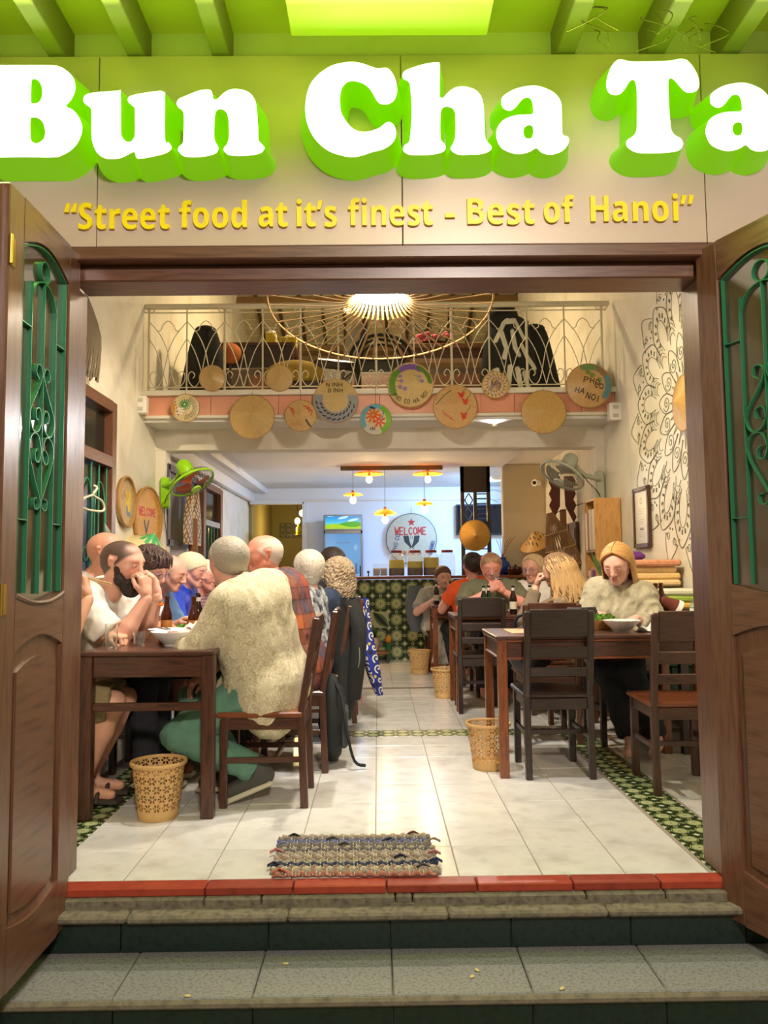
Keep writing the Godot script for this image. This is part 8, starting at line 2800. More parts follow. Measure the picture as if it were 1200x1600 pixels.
	for s in [-1, 1]:
		em = MB.new()
		em.x = Transform3D(ht.basis, ht.origin - base)
		em.ball(Vector3(0.0315 * s, 0.0065, 0.0805), Vector3(0.0125, 0.0062, 0.0128), 12)
		var ey := put("eye", em, flat("eye_white", rgb(220, 210, 200), 0.2), o)
		em = MB.new()
		em.x = Transform3D(ht.basis, ht.origin - base)
		em.ball(Vector3(0.0315 * s, 0.0062, 0.0895), Vector3(0.0052, 0.0052, 0.0046), 10)
		put("iris", em, flat("iris", rgb(44, 36, 34), 0.15), ey)
	var hair_c: Color = d.get("hair_color", rgb(60, 44, 34))
	var hm := flat(d.skin_key + "_hair", hair_c, 0.55, 0.0, {"rim_enabled": true, "rim": 0.25})
	em = MB.new()
	em.x = Transform3D(ht.basis, ht.origin - base)
	for s in [-1, 1]:
		em.tube(smooth([Vector3(0.015 * s, 0.027, 0.0905), Vector3(0.03 * s, 0.033, 0.0885), Vector3(0.046 * s, 0.028, 0.078)], 4), 0.0036, 6, false, true)
	put("eyebrows", em, flat(d.skin_key + "_brow", hair_c.darkened(0.15), 0.8), o)
	hair(d, o, ht, base, hm, hs)
	if d.get("glasses", false):
		var gm := MB.new()
		gm.x = Transform3D(ht.basis, ht.origin - base)
		for s in [-1, 1]:
			gm.tube(ring(Vector3(0.033 * s, 0.004, 0.103), 0.021, Basis(Vector3.UP, 0.12 * s), 20), 0.0022, 6, true)
			gm.tube(PackedVector3Array([Vector3(0.054 * s, 0.010, 0.100), Vector3(0.082 * s, 0.014, 0.0)]), 0.002, 5)
		gm.tube(PackedVector3Array([Vector3(-0.012, 0.008, 0.106), Vector3(0.012, 0.008, 0.106)]), 0.002, 5)
		put("glasses", gm, flat("spectacles", d.get("glasses_color", rgb(40, 36, 44)), 0.3), o)
	return o

func hair(d: Dictionary, o: Node3D, ht: Transform3D, base: Vector3, hm: Material, hs: float) -> void:
	var hair_c: Color = d.get("hair_color", rgb(60, 44, 34))
	var style: String = d.get("hair", "short")
	var cellh: float = d.get("hair_cell", 0.006)
	var sh := Transform3D(Basis(), Vector3(0, 0.007, -0.012))
	var cr := func(t: float) -> Array: return shift([
		cap(Vector3(0, 0.018, -0.03), Vector3(0, 0.022, 0.02), 0.077 + t, 0.069 + t, 0.03),
		cap(Vector3(0, 0.036, -0.02), Vector3(0, 0.038, 0.0), 0.076 + t, 0.076 + t, 0.03),
		cap(Vector3(0, -0.012, -0.052), Vector3(0, 0.02, -0.06), 0.058 + t, 0.062 + t, 0.03)], sh)
	var pln := func(n: Vector3, at: Vector3) -> Array:
		# keeps what lies behind the plane; n points to what is cut off, in the head's own axes
		var nw := (ht.basis * n).normalized()
		return [nw, nw.dot(ht * at)]
	var hl = pln.call(Vector3(0, -1, 0.78), Vector3(0, 0.056, 0.080))
	var tr0 := Transform3D(ht.basis, ht.origin - base)
	# short strokes of hair that hug the skull
	var locks := func(n: int, off: float, len: float) -> void:
		put("locks", strands(n, 3, tr0, func(u, j, t):
			var th: float = 1.75 * sqrt(fposmod(u * 0.999 + 0.001, 1.0))
			var ph: float = u * n * 2.39996
			th = minf(th, 0.95 + 0.9 * clampf(0.45 - sin(ph), 0.0, 1.0))
			var a: float = maxf(0.02, th + len * (t - 0.6) * (0.8 + 0.4 * j))
			ph += 0.25 * (j - 0.5) * t
			var e := Vector3(sin(a) * cos(ph), cos(a), sin(a) * sin(ph))
			return Vector3(0, 0.022, -0.020) + e * Vector3(0.078 + off, 0.088 + off, 0.092 + off) + e * (0.003 * sin(PI * t) + 0.003 * j), 0.0042), flat(d.skin_key + "_locks", hair_c.lightened(0.22), 0.5), o)
	match style:
		"short":
			job("hair", hm, o, shift(cr.call(d.get("thick", 0.009) - 0.001), ht, hs), [hl], 0.0045, 0.0015, Vector3(60, 40, 60), base)
			locks.call(260, 0.0105, 0.5)
		"cropped":
			pass
		"fringe":
			pass
		"tousled":
			job("hair", hm, o, shift(cr.call(0.016), ht, hs), [pln.call(Vector3(0, -1, 0.8), Vector3(0, 0.050, 0.085))], 0.005, 0.006, Vector3(40, 40, 40), base)
			put("locks", strands(90, 3, tr0, func(u, j, t):
				var a: float = u * TAU * 7.0
				var r: float = 0.02 + 0.06 * j
				return Vector3(cos(a) * (r + 0.02 * t), 0.10 + 0.035 * sin(PI * t * 0.9) - 0.06 * t * j, sin(a) * r + 0.05 * t - 0.02), 0.007), hm, o)
		"bob":
			var c: Array = cr.call(0.014)
			for s in [-1, 1]:
				c.append(cap(Vector3(0.068 * s, 0.02, -0.015), Vector3(0.066 * s, -0.05, -0.025), 0.03, 0.03, 0.03))
			c.append(cap(Vector3(0, 0.0, -0.07), Vector3(0, -0.07, -0.065), 0.06, 0.045, 0.03))
			job("hair", hm, o, shift(c, ht, hs), [pln.call(Vector3(0, -0.8, 1), Vector3(0, 0.070, 0.070)), pln.call(Vector3(0, -0.15, 1), Vector3(0, 0, 0.042))], cellh, 0.003, Vector3(70, 18, 70), base)
			put("locks", strands(150, 5, tr0, func(u, j, t):
				var a: float = lerpf(-0.55, PI + 0.55, u) + PI
				var q: float = minf(t * 1.5, 1.0)
				var r: float = (0.092 + 0.008 * j) * sin(minf(q * 1.5 + 0.1, PI * 0.5))
				return Vector3(cos(a) * r * 0.92, 0.118 * cos(q * PI * 0.5) + 0.01 - 0.075 * maxf(0.0, t * 1.5 - 0.9) * (1.2 + j * 0.6), -0.02 + sin(a) * r * 1.05) * (1.0 - 0.12 * maxf(0.0, t - 0.85)), 0.005), hm, o)
		"curly":
			var c: Array = cr.call(0.022)
			c.append(cap(Vector3(-0.06, -0.04, -0.05), Vector3(0.06, -0.04, -0.05), 0.06, 0.06, 0.04))
			c.append(cap(Vector3(-0.05, -0.10, -0.06), Vector3(0.05, -0.10, -0.06), 0.06, 0.06, 0.04))
			job("hair", hm, o, shift(c, ht, hs), [pln.call(Vector3(0, -0.4, 1), Vector3(0, 0.06, 0.085))], cellh, 0.014, Vector3(34, 34, 34), base)
			put("curls", strands(260, 7, tr0, func(u, j, t):
				var a: float = u * TAU * 13.0
				var el: float = lerpf(1.3, -0.7, fposmod(u * 7.13 + j * 0.3, 1.0))
				var n0 := Vector3(cos(a) * cos(el), sin(el), -absf(sin(a)) * cos(el) + 0.25 * cos(el))
				var c0 := Vector3(n0.x * 0.098, 0.02 + n0.y * 0.10 - (0.08 if el < 0.0 else 0.0), -0.03 + n0.z * 0.11)
				var w: float = t * 11.0 + j * 6.0
				return c0 + n0 * 0.028 * t + Vector3(cos(w), -t * 5.5, sin(w)) * 0.012, 0.0055), hm, o)
		"long":
			var c: Array = cr.call(0.006)
			var L: float = d.get("length", 0.30)
			for s in [-1, 1]:
				c.append(cap(Vector3(0.066 * s, 0.02, -0.03), Vector3(0.070 * s, -L * 0.5, -0.03), 0.026, 0.026, 0.03))
			c.append(cap(Vector3(0, 0.0, -0.07), Vector3(0, -L * 0.7, -0.085), 0.06, 0.05, 0.04))
			var wave: float = d.get("wave", 0.0)
			job("hair", hm, o, shift(c, ht, hs), [pln.call(Vector3(0, -0.8, 1), Vector3(0, 0.075, 0.062)), pln.call(Vector3(0, -0.1, 1), Vector3(0, 0, 0.05))], cellh, 0.003, Vector3(60, 10, 60), base)
			var side_lock := func(u: float, j: float, t: float, extra: float) -> Vector3:
				# from the parting over the skull to ear height, then down
				var sd := 1.0 if fposmod(u * 1000.0 * 0.618, 1.0) > 0.5 else -1.0
				var be := lerpf(-0.35, PI * 0.5, pow(u, 0.8))
				var root := Vector3(sd * 0.0008, 0.10, lerpf(0.075, -0.095, u) + 0.018)
				var ear := Vector3(sd * cos(be) * 0.09, -0.01, -sin(be) * 0.105)
				var q := minf(t * 2.6, 1.0)
				var dn := maxf(0.0, t - 0.385) / 0.615
				var v := root.lerp(ear, q)
				v /= sqrt(pow(v.x / 0.086, 2) + pow(v.y / 0.097, 2) + pow(v.z / 0.112, 2))
				v *= 1.0 + (extra + 0.006 * j) / 0.1
				var wv: float = wave * dn * sin(dn * 12.0 + j * 5.0 + u * 40.0)
				var spd: float = 1.0 + d.get("spread", 0.12) * dn
				return Vector3(v.x * spd + wv, v.y + 0.024 - L * dn * (0.82 + 0.3 * j), v.z * spd - 0.018 + wv)
			put("strands", strands(d.get("strands", 200), 9, tr0, func(u, j, t): return side_lock.call(u, j, t, 0.010), 0.0062), hm, o)
			if d.has("hair_tips"):
				put("pale_strands", strands(170, 19, tr0, func(u, j, t): return side_lock.call(0.05 + 0.95 * u, j, lerpf(0.08 + 0.30 * j, 1.0, t), 0.016), 0.0062), flat(d.skin_key + "_tips", d.hair_tips, 0.5), o)
		"bun":
			var c: Array = cr.call(0.010)
			if d.get("bun", true):
				c.append(cap(Vector3(0.0, 0.03, -0.12), Vector3(0.0, 0.035, -0.125), 0.042, 0.042, 0.015))
			job("hair", hm, o, shift(c, ht, hs), [hl], cellh, 0.003, Vector3(50, 50, 50), base)
	if d.has("beard"):
		var bm := flat(d.skin_key + "_beard", d.beard, 0.85)
		var c := []
		for s in [-1, 1]:
			c.append(cap(Vector3(0.062 * s, -0.02, 0.012), Vector3(0.050 * s, -0.07, 0.03), 0.016, 0.024, 0.015))
			c.append(cap(Vector3(0.048 * s, -0.075, 0.035), Vector3(0.012 * s, -0.112, 0.068), 0.026, 0.030, 0.02))
			c.append(cap(Vector3(0.024 * s, -0.052, 0.088), Vector3(0.036 * s, -0.078, 0.070), 0.009, 0.014, 0.008))
		c.append(cap(Vector3(-0.01, -0.115, 0.07), Vector3(0.01, -0.118, 0.07), 0.032, 0.032, 0.02))
		c.append(cap(Vector3(-0.02, -0.047, 0.094), Vector3(0.02, -0.047, 0.094), 0.007, 0.007, 0.006))
		job("beard", bm, o, shift(c, ht, hs), [], 0.005, 0.004, Vector3(70, 70, 70), base)

# ---------- cloth ----------
func cloth_image(kind: String) -> ImageTexture:
	var s := 128
	var im := canvas(s, s, Color.WHITE)
	var rng := RandomNumberGenerator.new()
	rng.seed = kind.hash()
	match kind:
		"linen":
			im.fill(rgb(198, 186, 152))
			for i in 190:
				var p := Vector2(rng.randf(), rng.randf()) * s
				var a := rng.randf() * TAU
				stroke(im, [p, p + Vector2(cos(a), sin(a)) * 11, p + Vector2(cos(a + 0.7), sin(a + 0.7)) * 18], 1.1, rgb(232, 222, 190) if i % 2 else rgb(156, 140, 104))
		"plaid":
			var cs := [rgb(150, 66, 40), rgb(110, 64, 74), rgb(60, 74, 104), rgb(196, 110, 52), rgb(84, 50, 52), rgb(70, 70, 80)]
			for y in s:
				for x in s:
					var a: Color = cs[(x / 22) % 6]
					var b: Color = cs[(y / 22 + 2) % 6]
					var c := a.lerp(b, 0.5)
					if x % 22 < 2 or y % 22 < 2:
						c = c.darkened(0.3)
					im.set_pixel(x, y, c)
		"check":
			for y in s:
				for x in s:
					var c := rgb(214, 196, 196)
					if (x / 8) % 2 == 0:
						c = c.lerp(rgb(110, 36, 60), 0.55)
					if (y / 8) % 2 == 0:
						c = c.lerp(rgb(110, 36, 60), 0.55)
					im.set_pixel(x, y, c)
		"floral":
			im.fill(rgb(196, 200, 196))
			for i in 60:
				var p := Vector2(rng.randf(), rng.randf()) * s
				for k in 5:
					disc(im, p + Vector2(cos(k * 1.26), sin(k * 1.26)) * 5, 4.5, rgb(40, 40, 54) if i % 3 else rgb(104, 108, 120))
	return tex(im)

func people() -> void:
	base_shapes()
	var linen := tri_mat("shirt_linen", cloth_image("linen"), 4.0, 0.92)
	var plaid := tri_mat("shirt_plaid", cloth_image("plaid"), 2.1, 0.9)
	var check := tri_mat("shirt_check", cloth_image("check"), 5.0, 0.9)
	var floral := tri_mat("blouse_floral", cloth_image("floral"), 3.2, 0.9)
	var tee := flat("tee_white", rgb(222, 214, 200), 0.92)
	var dark := flat("trousers_dark", rgb(34, 34, 38), 0.9)
	var khaki := tri_mat("shorts_khaki", noise_tex(0.05, 300, [rgb(120, 104, 70), rgb(150, 132, 92), rgb(136, 118, 80)], 64), 3.0, 0.95)
	var shoe := flat("shoe_grey", rgb(70, 68, 60), 0.7)
	var down := Vector3.DOWN
	# right side of the left tables, from the door inwards
	person({"label": "grey-haired man in a cream patterned shirt and green trousers, his back to the aisle", "hip": Vector3(-0.545, 0.545, -3.95), "chest": Vector3(-0.635, 0.995, -3.89), "head": Vector3(-0.765, 1.155, -3.96), "fwd": Vector3(-0.85, 0, -0.45), "look": Vector3(-0.62, -0.10, -0.78),
		"skin_key": "skin_pink", "skin": rgb(210, 156, 134), "girth": 1.26, "shoulder": 0.185, "arm": 1.1, "shirt": linen, "sleeve": 1.45, "loose": 0.024, "crease": 0.006, "crease_freq": Vector3(7, 3.5, 7), "tail": 0.12, "collar": 0.06, "trousers": flat("trousers_green", rgb(92, 132, 110), 0.9), "shoes": shoe, "hair": "short", "scalp": 2, "thick": 0.012, "hair_color": rgb(158, 148, 128), "hair_cell": 0.005, "cell": 0.013,
		"hands": [[Vector3(-1.02, 0.79, -3.93), Vector3(-0.2, -1, 0.5), "relaxed", Vector3(-0.6, 0, -0.8)], [Vector3(-0.86, 0.62, -3.98), Vector3(0.3, -0.6, -1), "relaxed"]], "feet": [Vector3(-0.585, 0.15, -3.84), Vector3(-0.72, 0.10, -4.02)], "toe": [Vector3(-0.93, -0.36, 0.1), Vector3(-1, 0, 0)], "kpole": Vector3(-1, 0.5, 0.1)})
	person({"label": "bald man with cropped white hair in an orange and blue plaid shirt", "hip": Vector3(-0.46, 0.545, -4.55), "chest": Vector3(-0.575, 1.03, -4.55), "head": Vector3(-0.67, 1.205, -4.55), "fwd": Vector3(-0.95, 0, -0.2), "look": Vector3(-0.93, -0.12, 0.35),
		"skin_key": "skin_ruddy", "skin": rgb(208, 139, 113), "girth": 1.25, "shoulder": 0.19, "shirt": plaid, "sleeve": 1.3, "loose": 0.02, "trousers": dark, "hair": "fringe", "scalp": 1, "hair_color": rgb(206, 196, 180),
		"hands": [[Vector3(-0.95, 0.79, -4.45), Vector3(0, -1, 0.4), "relaxed"], [Vector3(-0.95, 0.79, -4.7), Vector3(0, -1, -0.4), "relaxed"]], "feet": [Vector3(-0.8, 0.1, -4.45), Vector3(-0.8, 0.1, -4.65)]})
	person({"label": "woman with a white bob in a black and white floral blouse, seated on the aisle", "hip": Vector3(-0.42, 0.54, -5.22), "chest": Vector3(-0.50, 0.95, -5.22), "head": Vector3(-0.475, 1.12, -5.28), "fwd": Vector3(-0.95, 0, -0.25), "look": Vector3(-0.55, -0.1, -0.85),
		"skin_key": "skin_fair", "skin": rgb(220, 171, 150), "fem": true, "girth": 1.12, "shirt": floral, "sleeve": 0.9, "loose": 0.016, "trousers": dark, "hair": "bob", "hair_color": rgb(200, 190, 172),
		"hands": [[Vector3(-0.85, 0.79, -5.1), Vector3(0, -1, 0.4), "relaxed"], [Vector3(-0.85, 0.79, -5.35), Vector3(0, -1, -0.4), "relaxed"]], "feet": [Vector3(-0.75, 0.1, -5.12), Vector3(-0.75, 0.1, -5.32)]})
	person({"label": "woman with big curly grey-blond hair in dark blue, beyond the white bob", "hip": Vector3(-0.38, 0.54, -5.95), "chest": Vector3(-0.34, 0.90, -5.95), "head": Vector3(-0.315, 1.07, -6.0), "fwd": Vector3(-0.95, 0, -0.25), "look": Vector3(-0.6, -0.1, -0.8),
		"skin_key": "skin_fair_b", "skin": rgb(214, 166, 146), "fem": true, "shirt": flat("navy_top", rgb(46, 58, 80), 0.9), "sleeve": 1.5, "trousers": dark, "hair": "curly", "hair_color": rgb(172, 150, 120), "cell": 0.018,
		"hands": [[Vector3(-0.80, 0.79, -5.85), Vector3(0, -1, 0.4), "relaxed"], [Vector3(-0.8, 0.79, -6.05), Vector3(0, -1, -0.4), "relaxed"]], "feet": [Vector3(-0.7, 0.1, -5.85), Vector3(-0.7, 0.1, -6.05)]})
	person({"label": "dark-haired diner behind the curly-haired woman, only the crown showing", "hip": Vector3(-0.42, 0.54, -6.6), "chest": Vector3(-0.42, 1.0, -6.6), "head": Vector3(-0.40, 1.185, -6.62), "fwd": Vector3(-0.95, 0, -0.25), "look": Vector3(-0.7, 0, -0.7),
		"skin_key": "skin_tan", "skin": rgb(194, 143, 120), "shirt": flat("charcoal_top", rgb(52, 52, 56), 0.9), "sleeve": 1.5, "trousers": dark, "hair": "short", "scalp": 2, "thick": 0.014, "hair_color": rgb(58, 44, 38), "cell": 0.018,
		"hands": [[Vector3(-0.82, 0.79, -6.5), Vector3(0, -1, 0.4), "relaxed"], [Vector3(-0.82, 0.79, -6.7), Vector3(0, -1, -0.4), "relaxed"]], "feet": [Vector3(-0.75, 0.1, -6.5), Vector3(-0.75, 0.1, -6.7)]})
	# left side of the left tables
	person({"label": "man in khaki shorts and sandals, his head behind the left door leaf, fist raised", "hip": Vector3(-1.70, 0.545, -3.80), "chest": Vector3(-1.60, 0.99, -3.80), "head": Vector3(-1.68, 1.20, -3.78), "fwd": Vector3(1, 0, 0.0), "look": Vector3(1, -0.15, -0.1),
		"skin_key": "skin_warm", "skin": rgb(216, 160, 129), "girth": 1.15, "arm": 1.15, "shirt": tee, "sleeve": 0.6, "trousers": khaki, "pant": -0.97, "shoes": flat("sandal_brown", rgb(62, 52, 42), 0.7), "sandals": true, "hair": "cropped", "scalp": 0, "hair_color": rgb(90, 70, 54),
		"hands": [[Vector3(-1.37, 0.80, -3.94), Vector3(0.3, -1, -0.6), "fist", Vector3(0.9, -0.1, 0.2)], [Vector3(-1.365, 0.985, -3.68), Vector3(0.7, -1, 0.3), "fist", Vector3(-0.2, 1, -0.15), Vector3(1, 0, 0)]], "feet": [Vector3(-1.45, 0.10, -3.99), Vector3(-1.44, 0.10, -3.84)], "toe": [Vector3(1, 0, 0), Vector3(1, 0, 0.1)], "kpole": Vector3(1, 0.6, 0)})
	person({"label": "man with a full dark beard and white T-shirt, hands raised to his mouth", "hip": Vector3(-1.66, 0.545, -4.22), "chest": Vector3(-1.485, 0.985, -4.14), "head": Vector3(-1.335, 1.155, -4.10), "fwd": Vector3(1, 0, 0.12), "look": Vector3(1, -0.22, 0.28),
		"skin_key": "skin_beard", "skin": rgb(208, 154, 129), "girth": 1.12, "arm": 1.1, "shirt": tee, "sleeve": 0.72, "loose": 0.02, "crease": 0.009, "trousers": dark, "hair": "cropped", "scalp": 0, "hair_color": rgb(66, 50, 40), "beard": rgb(48, 36, 30), "hs": 1.06, "cell": 0.013,
		"hands": [[Vector3(-1.185, 0.985, -4.15), Vector3(0.1, -1, -0.2), "hold", Vector3(-0.12, 1, 0.0), Vector3(1, 0, -0.4)], [Vector3(-1.19, 0.975, -4.03), Vector3(0.2, -1, 0.1), "hold", Vector3(-0.12, 1, -0.05), Vector3(1, 0.05, 0.5)]], "feet": [Vector3(-1.2, 0.1, -4.3), Vector3(-1.2, 0.1, -4.1)], "shoes": flat("boot_orange", rgb(120, 66, 30), 0.7)})
	person({"label": "bald tanned man mostly hidden behind the bearded man", "hip": Vector3(-1.78, 0.545, -4.62), "chest": Vector3(-1.72, 1.04, -4.62), "head": Vector3(-1.60, 1.235, -4.62), "fwd": Vector3(1, 0, 0), "look": Vector3(1, -0.1, 0.1),
		"skin_key": "skin_bald", "skin": rgb(200, 141, 111), "shirt": flat("grey_tee", rgb(150, 146, 138), 0.9), "trousers": dark, "hair": "none", "cell": 0.018,
		"hands": [[Vector3(-1.35, 0.79, -4.75), Vector3(0, -1, -0.3), "relaxed"], [Vector3(-1.35, 0.79, -4.55), Vector3(0, -1, 0.3), "relaxed"]], "feet": [Vector3(-1.3, 0.1, -4.7), Vector3(-1.3, 0.1, -4.52)]})
	var p3 := person({"label": "man with tousled brown hair and glasses leaning over his plate, orange watch strap", "hip": Vector3(-1.66, 0.545, -4.9), "chest": Vector3(-1.50, 0.96, -4.82), "head": Vector3(-1.385, 1.135, -4.78), "fwd": Vector3(1, 0, 0.1), "look": Vector3(0.9, -0.55, 0.35),
		"skin_key": "skin_glass", "skin": rgb(210, 158, 136), "shirt": flat("tee_lilac", rgb(212, 206, 212), 0.92), "sleeve": 0.6, "trousers": khaki, "pant": -0.9, "hair": "tousled", "scalp": 2, "hair_color": rgb(66, 44, 36), "glasses": true, "glasses_color": rgb(120, 110, 150), "shoes": flat("boot_dark", rgb(50, 42, 36), 0.7),
		"hands": [[Vector3(-1.22, 0.80, -4.86), Vector3(0, -1, -0.4), "relaxed"], [Vector3(-1.265, 0.97, -4.50), Vector3(0.4, -1, 0.2), "hold", Vector3(-0.2, 0.9, -0.2), Vector3(1, 0, 0)]], "feet": [Vector3(-1.15, 0.1, -4.95), Vector3(-1.13, 0.1, -4.72)]})
	var wm := MB.new()
	wm.lathe([[0.031, -0.012], [0.034, -0.012], [0.034, 0.012], [0.031, 0.012]], 20, Vector3(-1.272, 0.93, -4.515) - p3.position, frame(Vector3(0.2, 0.1, 1)))
	put("watch_strap", wm, flat("watch_orange", rgb(222, 120, 30), 0.5), p3)
	person({"label": "balding man in a blue denim shirt, head bowed in profile", "hip": Vector3(-1.66, 0.545, -5.4), "chest": Vector3(-1.54, 0.93, -5.34), "head": Vector3(-1.405, 1.11, -5.32), "fwd": Vector3(1, 0, 0.05), "look": Vector3(0.95, -0.4, 0.1),
		"skin_key": "skin_denim", "skin": rgb(210, 156, 134), "shirt": flat("denim", rgb(92, 126, 166), 0.9), "sleeve": 0.9, "trousers": dark, "hair": "fringe", "scalp": 1, "hair_color": rgb(176, 150, 124), "cell": 0.016,
		"hands": [[Vector3(-1.2, 0.79, -5.42), Vector3(0, -1, -0.4), "relaxed"], [Vector3(-1.2, 0.80, -5.2), Vector3(0, -1, 0.4), "hold"]], "feet": [Vector3(-1.2, 0.1, -5.5), Vector3(-1.2, 0.1, -5.3)]})
	person({"label": "white-haired man in a bright blue zipped jacket, in profile", "hip": Vector3(-1.62, 0.545, -5.95), "chest": Vector3(-1.50, 0.95, -5.86), "head": Vector3(-1.38, 1.125, -5.84), "fwd": Vector3(1, 0, 0.08), "look": Vector3(0.95, -0.3, 0.22),
		"skin_key": "skin_blue", "skin": rgb(218, 160, 141), "girth": 1.1, "shirt": flat("jacket_blue", rgb(28, 62, 190), 0.6), "sleeve": 1.8, "loose": 0.02, "collar": 0.07, "trousers": dark, "hair": "short", "scalp": 2, "thick": 0.014, "hair_color": rgb(226, 212, 176), "cell": 0.016,
		"hands": [[Vector3(-1.2, 0.79, -5.95), Vector3(0, -1, -0.4), "relaxed"], [Vector3(-1.2, 0.79, -5.75), Vector3(0, -1, 0.4), "relaxed"]], "feet": [Vector3(-1.2, 0.1, -6.0), Vector3(-1.2, 0.1, -5.8)]})
	person({"label": "white-haired man in a dark red and white checked shirt, beyond the blue jacket", "hip": Vector3(-1.60, 0.545, -6.45), "chest": Vector3(-1.50, 0.90, -6.4), "head": Vector3(-1.40, 1.085, -6.38), "fwd": Vector3(1, 0, 0.1), "look": Vector3(0.9, -0.2, 0.4),
		"skin_key": "skin_check", "skin": rgb(216, 154, 136), "shirt": check, "sleeve": 0.9, "trousers": dark, "hair": "short", "scalp": 2, "thick": 0.010, "hair_color": rgb(222, 210, 190), "cell": 0.016,
		"hands": [[Vector3(-1.2, 0.79, -6.45), Vector3(0, -1, -0.4), "relaxed"], [Vector3(-1.2, 0.79, -6.25), Vector3(0, -1, 0.4), "relaxed"]], "feet": [Vector3(-1.2, 0.1, -6.5), Vector3(-1.2, 0.1, -6.3)]})
	person({"label": "diner in dark navy at the far end of the left tables", "hip": Vector3(-1.50, 0.545, -7.0), "chest": Vector3(-1.40, 0.93, -6.95), "head": Vector3(-1.32, 1.11, -6.95), "fwd": Vector3(1, 0, 0.2), "look": Vector3(0.9, -0.2, 0.4),
		"skin_key": "skin_far", "skin": rgb(210, 156, 134), "shirt": flat("navy_far", rgb(26, 32, 46), 0.9), "sleeve": 1.6, "trousers": dark, "hair": "short", "scalp": 2, "hair_color": rgb(90, 70, 54), "cell": 0.018,
		"hands": [[Vector3(-1.1, 0.79, -6.95), Vector3(0, -1, -0.4), "relaxed"], [Vector3(-1.1, 0.79, -6.85), Vector3(0, -1, 0.4), "relaxed"]], "feet": [Vector3(-1.1, 0.1, -7.05), Vector3(-1.1, 0.1, -6.9)]})
	# right tables
	person({"label": "young woman with straight blonde hair in a grey cardigan", "hip": Vector3(1.57, 0.54, -5.16), "chest": Vector3(1.575, 0.945, -5.07), "head": Vector3(1.535, 1.13, -4.99), "fwd": Vector3(-0.45, 0, 0.9), "shoulder": 0.138, "girth": 0.92, "look": Vector3(-0.55, -0.42, 0.80),
		"skin_key": "skin_young", "skin": rgb(228, 175, 162), "fem": true, "shirt": tri_mat("cardigan", noise_tex(0.08, 310, [rgb(142, 134, 116), rgb(176, 168, 148), rgb(160, 152, 132)], 128), 4.0, 0.95), "sleeve": 1.9, "loose": 0.026, "crease": 0.010, "collar": 0.05, "trousers": dark, "hair": "long", "length": 0.24, "hair_color": rgb(198, 150, 92), "spread": 0.05, "strands": 240, "hair_cell": 0.005, "cell": 0.013,
		"hands": [[Vector3(1.56, 0.80, -4.72), Vector3(0.6, -1, 0.1), "relaxed", Vector3(-0.7, -0.1, 0.7)], [Vector3(1.36, 0.82, -4.86), Vector3(-0.5, -1, 0.1), "hold", Vector3(-0.1, 0.1, 1)]], "feet": [Vector3(1.63, 0.1, -4.65), Vector3(1.48, 0.1, -4.65)]})
	person({"label": "woman with long wavy blonde hair and a taupe top, resting her cheek on her hand", "hip": Vector3(1.52, 0.54, -5.80), "chest": Vector3(1.43, 0.91, -5.70), "head": Vector3(1.30, 1.09, -5.65), "fwd": Vector3(-0.6, 0, -0.75), "look": Vector3(-0.78, -0.05, -0.55), "hup": Vector3(-0.42, 1, 0.1),
		"skin_key": "skin_wavy", "skin": rgb(210, 160, 139), "fem": true, "girth": 1.05, "shirt": flat("taupe_top", rgb(124, 108, 88), 0.9), "sleeve": 1.85, "trousers": dark, "hair": "long", "length": 0.36, "wave": 0.026, "spread": 0.7, "strands": 300, "hair_color": rgb(122, 90, 60), "hair_tips": rgb(204, 166, 116), "hair_cell": 0.006,
		"hands": [[Vector3(1.165, 0.98, -5.74), Vector3(-0.5, -1, 0.2), "fist", Vector3(0.3, 0.9, 0.2)], [Vector3(1.55, 0.80, -6.2), Vector3(0.6, -0.6, 0.2), "relaxed"]], "feet": [Vector3(1.2, 0.1, -6.15), Vector3(1.35, 0.1, -6.2)]})
	var p16 := person({"label": "sandy-haired man in an olive shirt drinking from a glass, facing the door", "hip": Vector3(1.02, 0.545, -7.08), "chest": Vector3(1.01, 0.935, -6.98), "head": Vector3(1.01, 1.125, -6.93), "fwd": Vector3(0, 0, 1), "look": Vector3(-0.08, -0.30, 1),
		"skin_key": "skin_olive", "skin": rgb(226, 151, 129), "girth": 1.2, "shoulder": 0.195, "arm": 1.1, "shirt": flat("olive_shirt", rgb(106, 104, 78), 0.9), "sleeve": 0.75, "loose": 0.02, "collar": 0.05, "trousers": dark, "hair": "short", "scalp": 2, "thick": 0.006, "hair_color": rgb(164, 116, 76), "hs": 1.04, "hair_cell": 0.005,
		"hands": [[Vector3(1.09, 0.915, -6.72), Vector3(0.8, -0.7, 0.3), "hold", Vector3(-0.6, 0.5, 0.3), Vector3(0.3, 0, 1)], [Vector3(0.94, 0.92, -6.71), Vector3(-0.8, -0.7, 0.3), "hold", Vector3(0.6, 0.5, 0.25), Vector3(-0.3, 0, 1)]], "feet": [Vector3(1.12, 0.1, -6.7), Vector3(0.9, 0.1, -6.7)]})
	tumbler("half-full glass in the hands of the man in the olive shirt", Vector3(1.005, 0.985, -6.72), 0.10, 0.034)
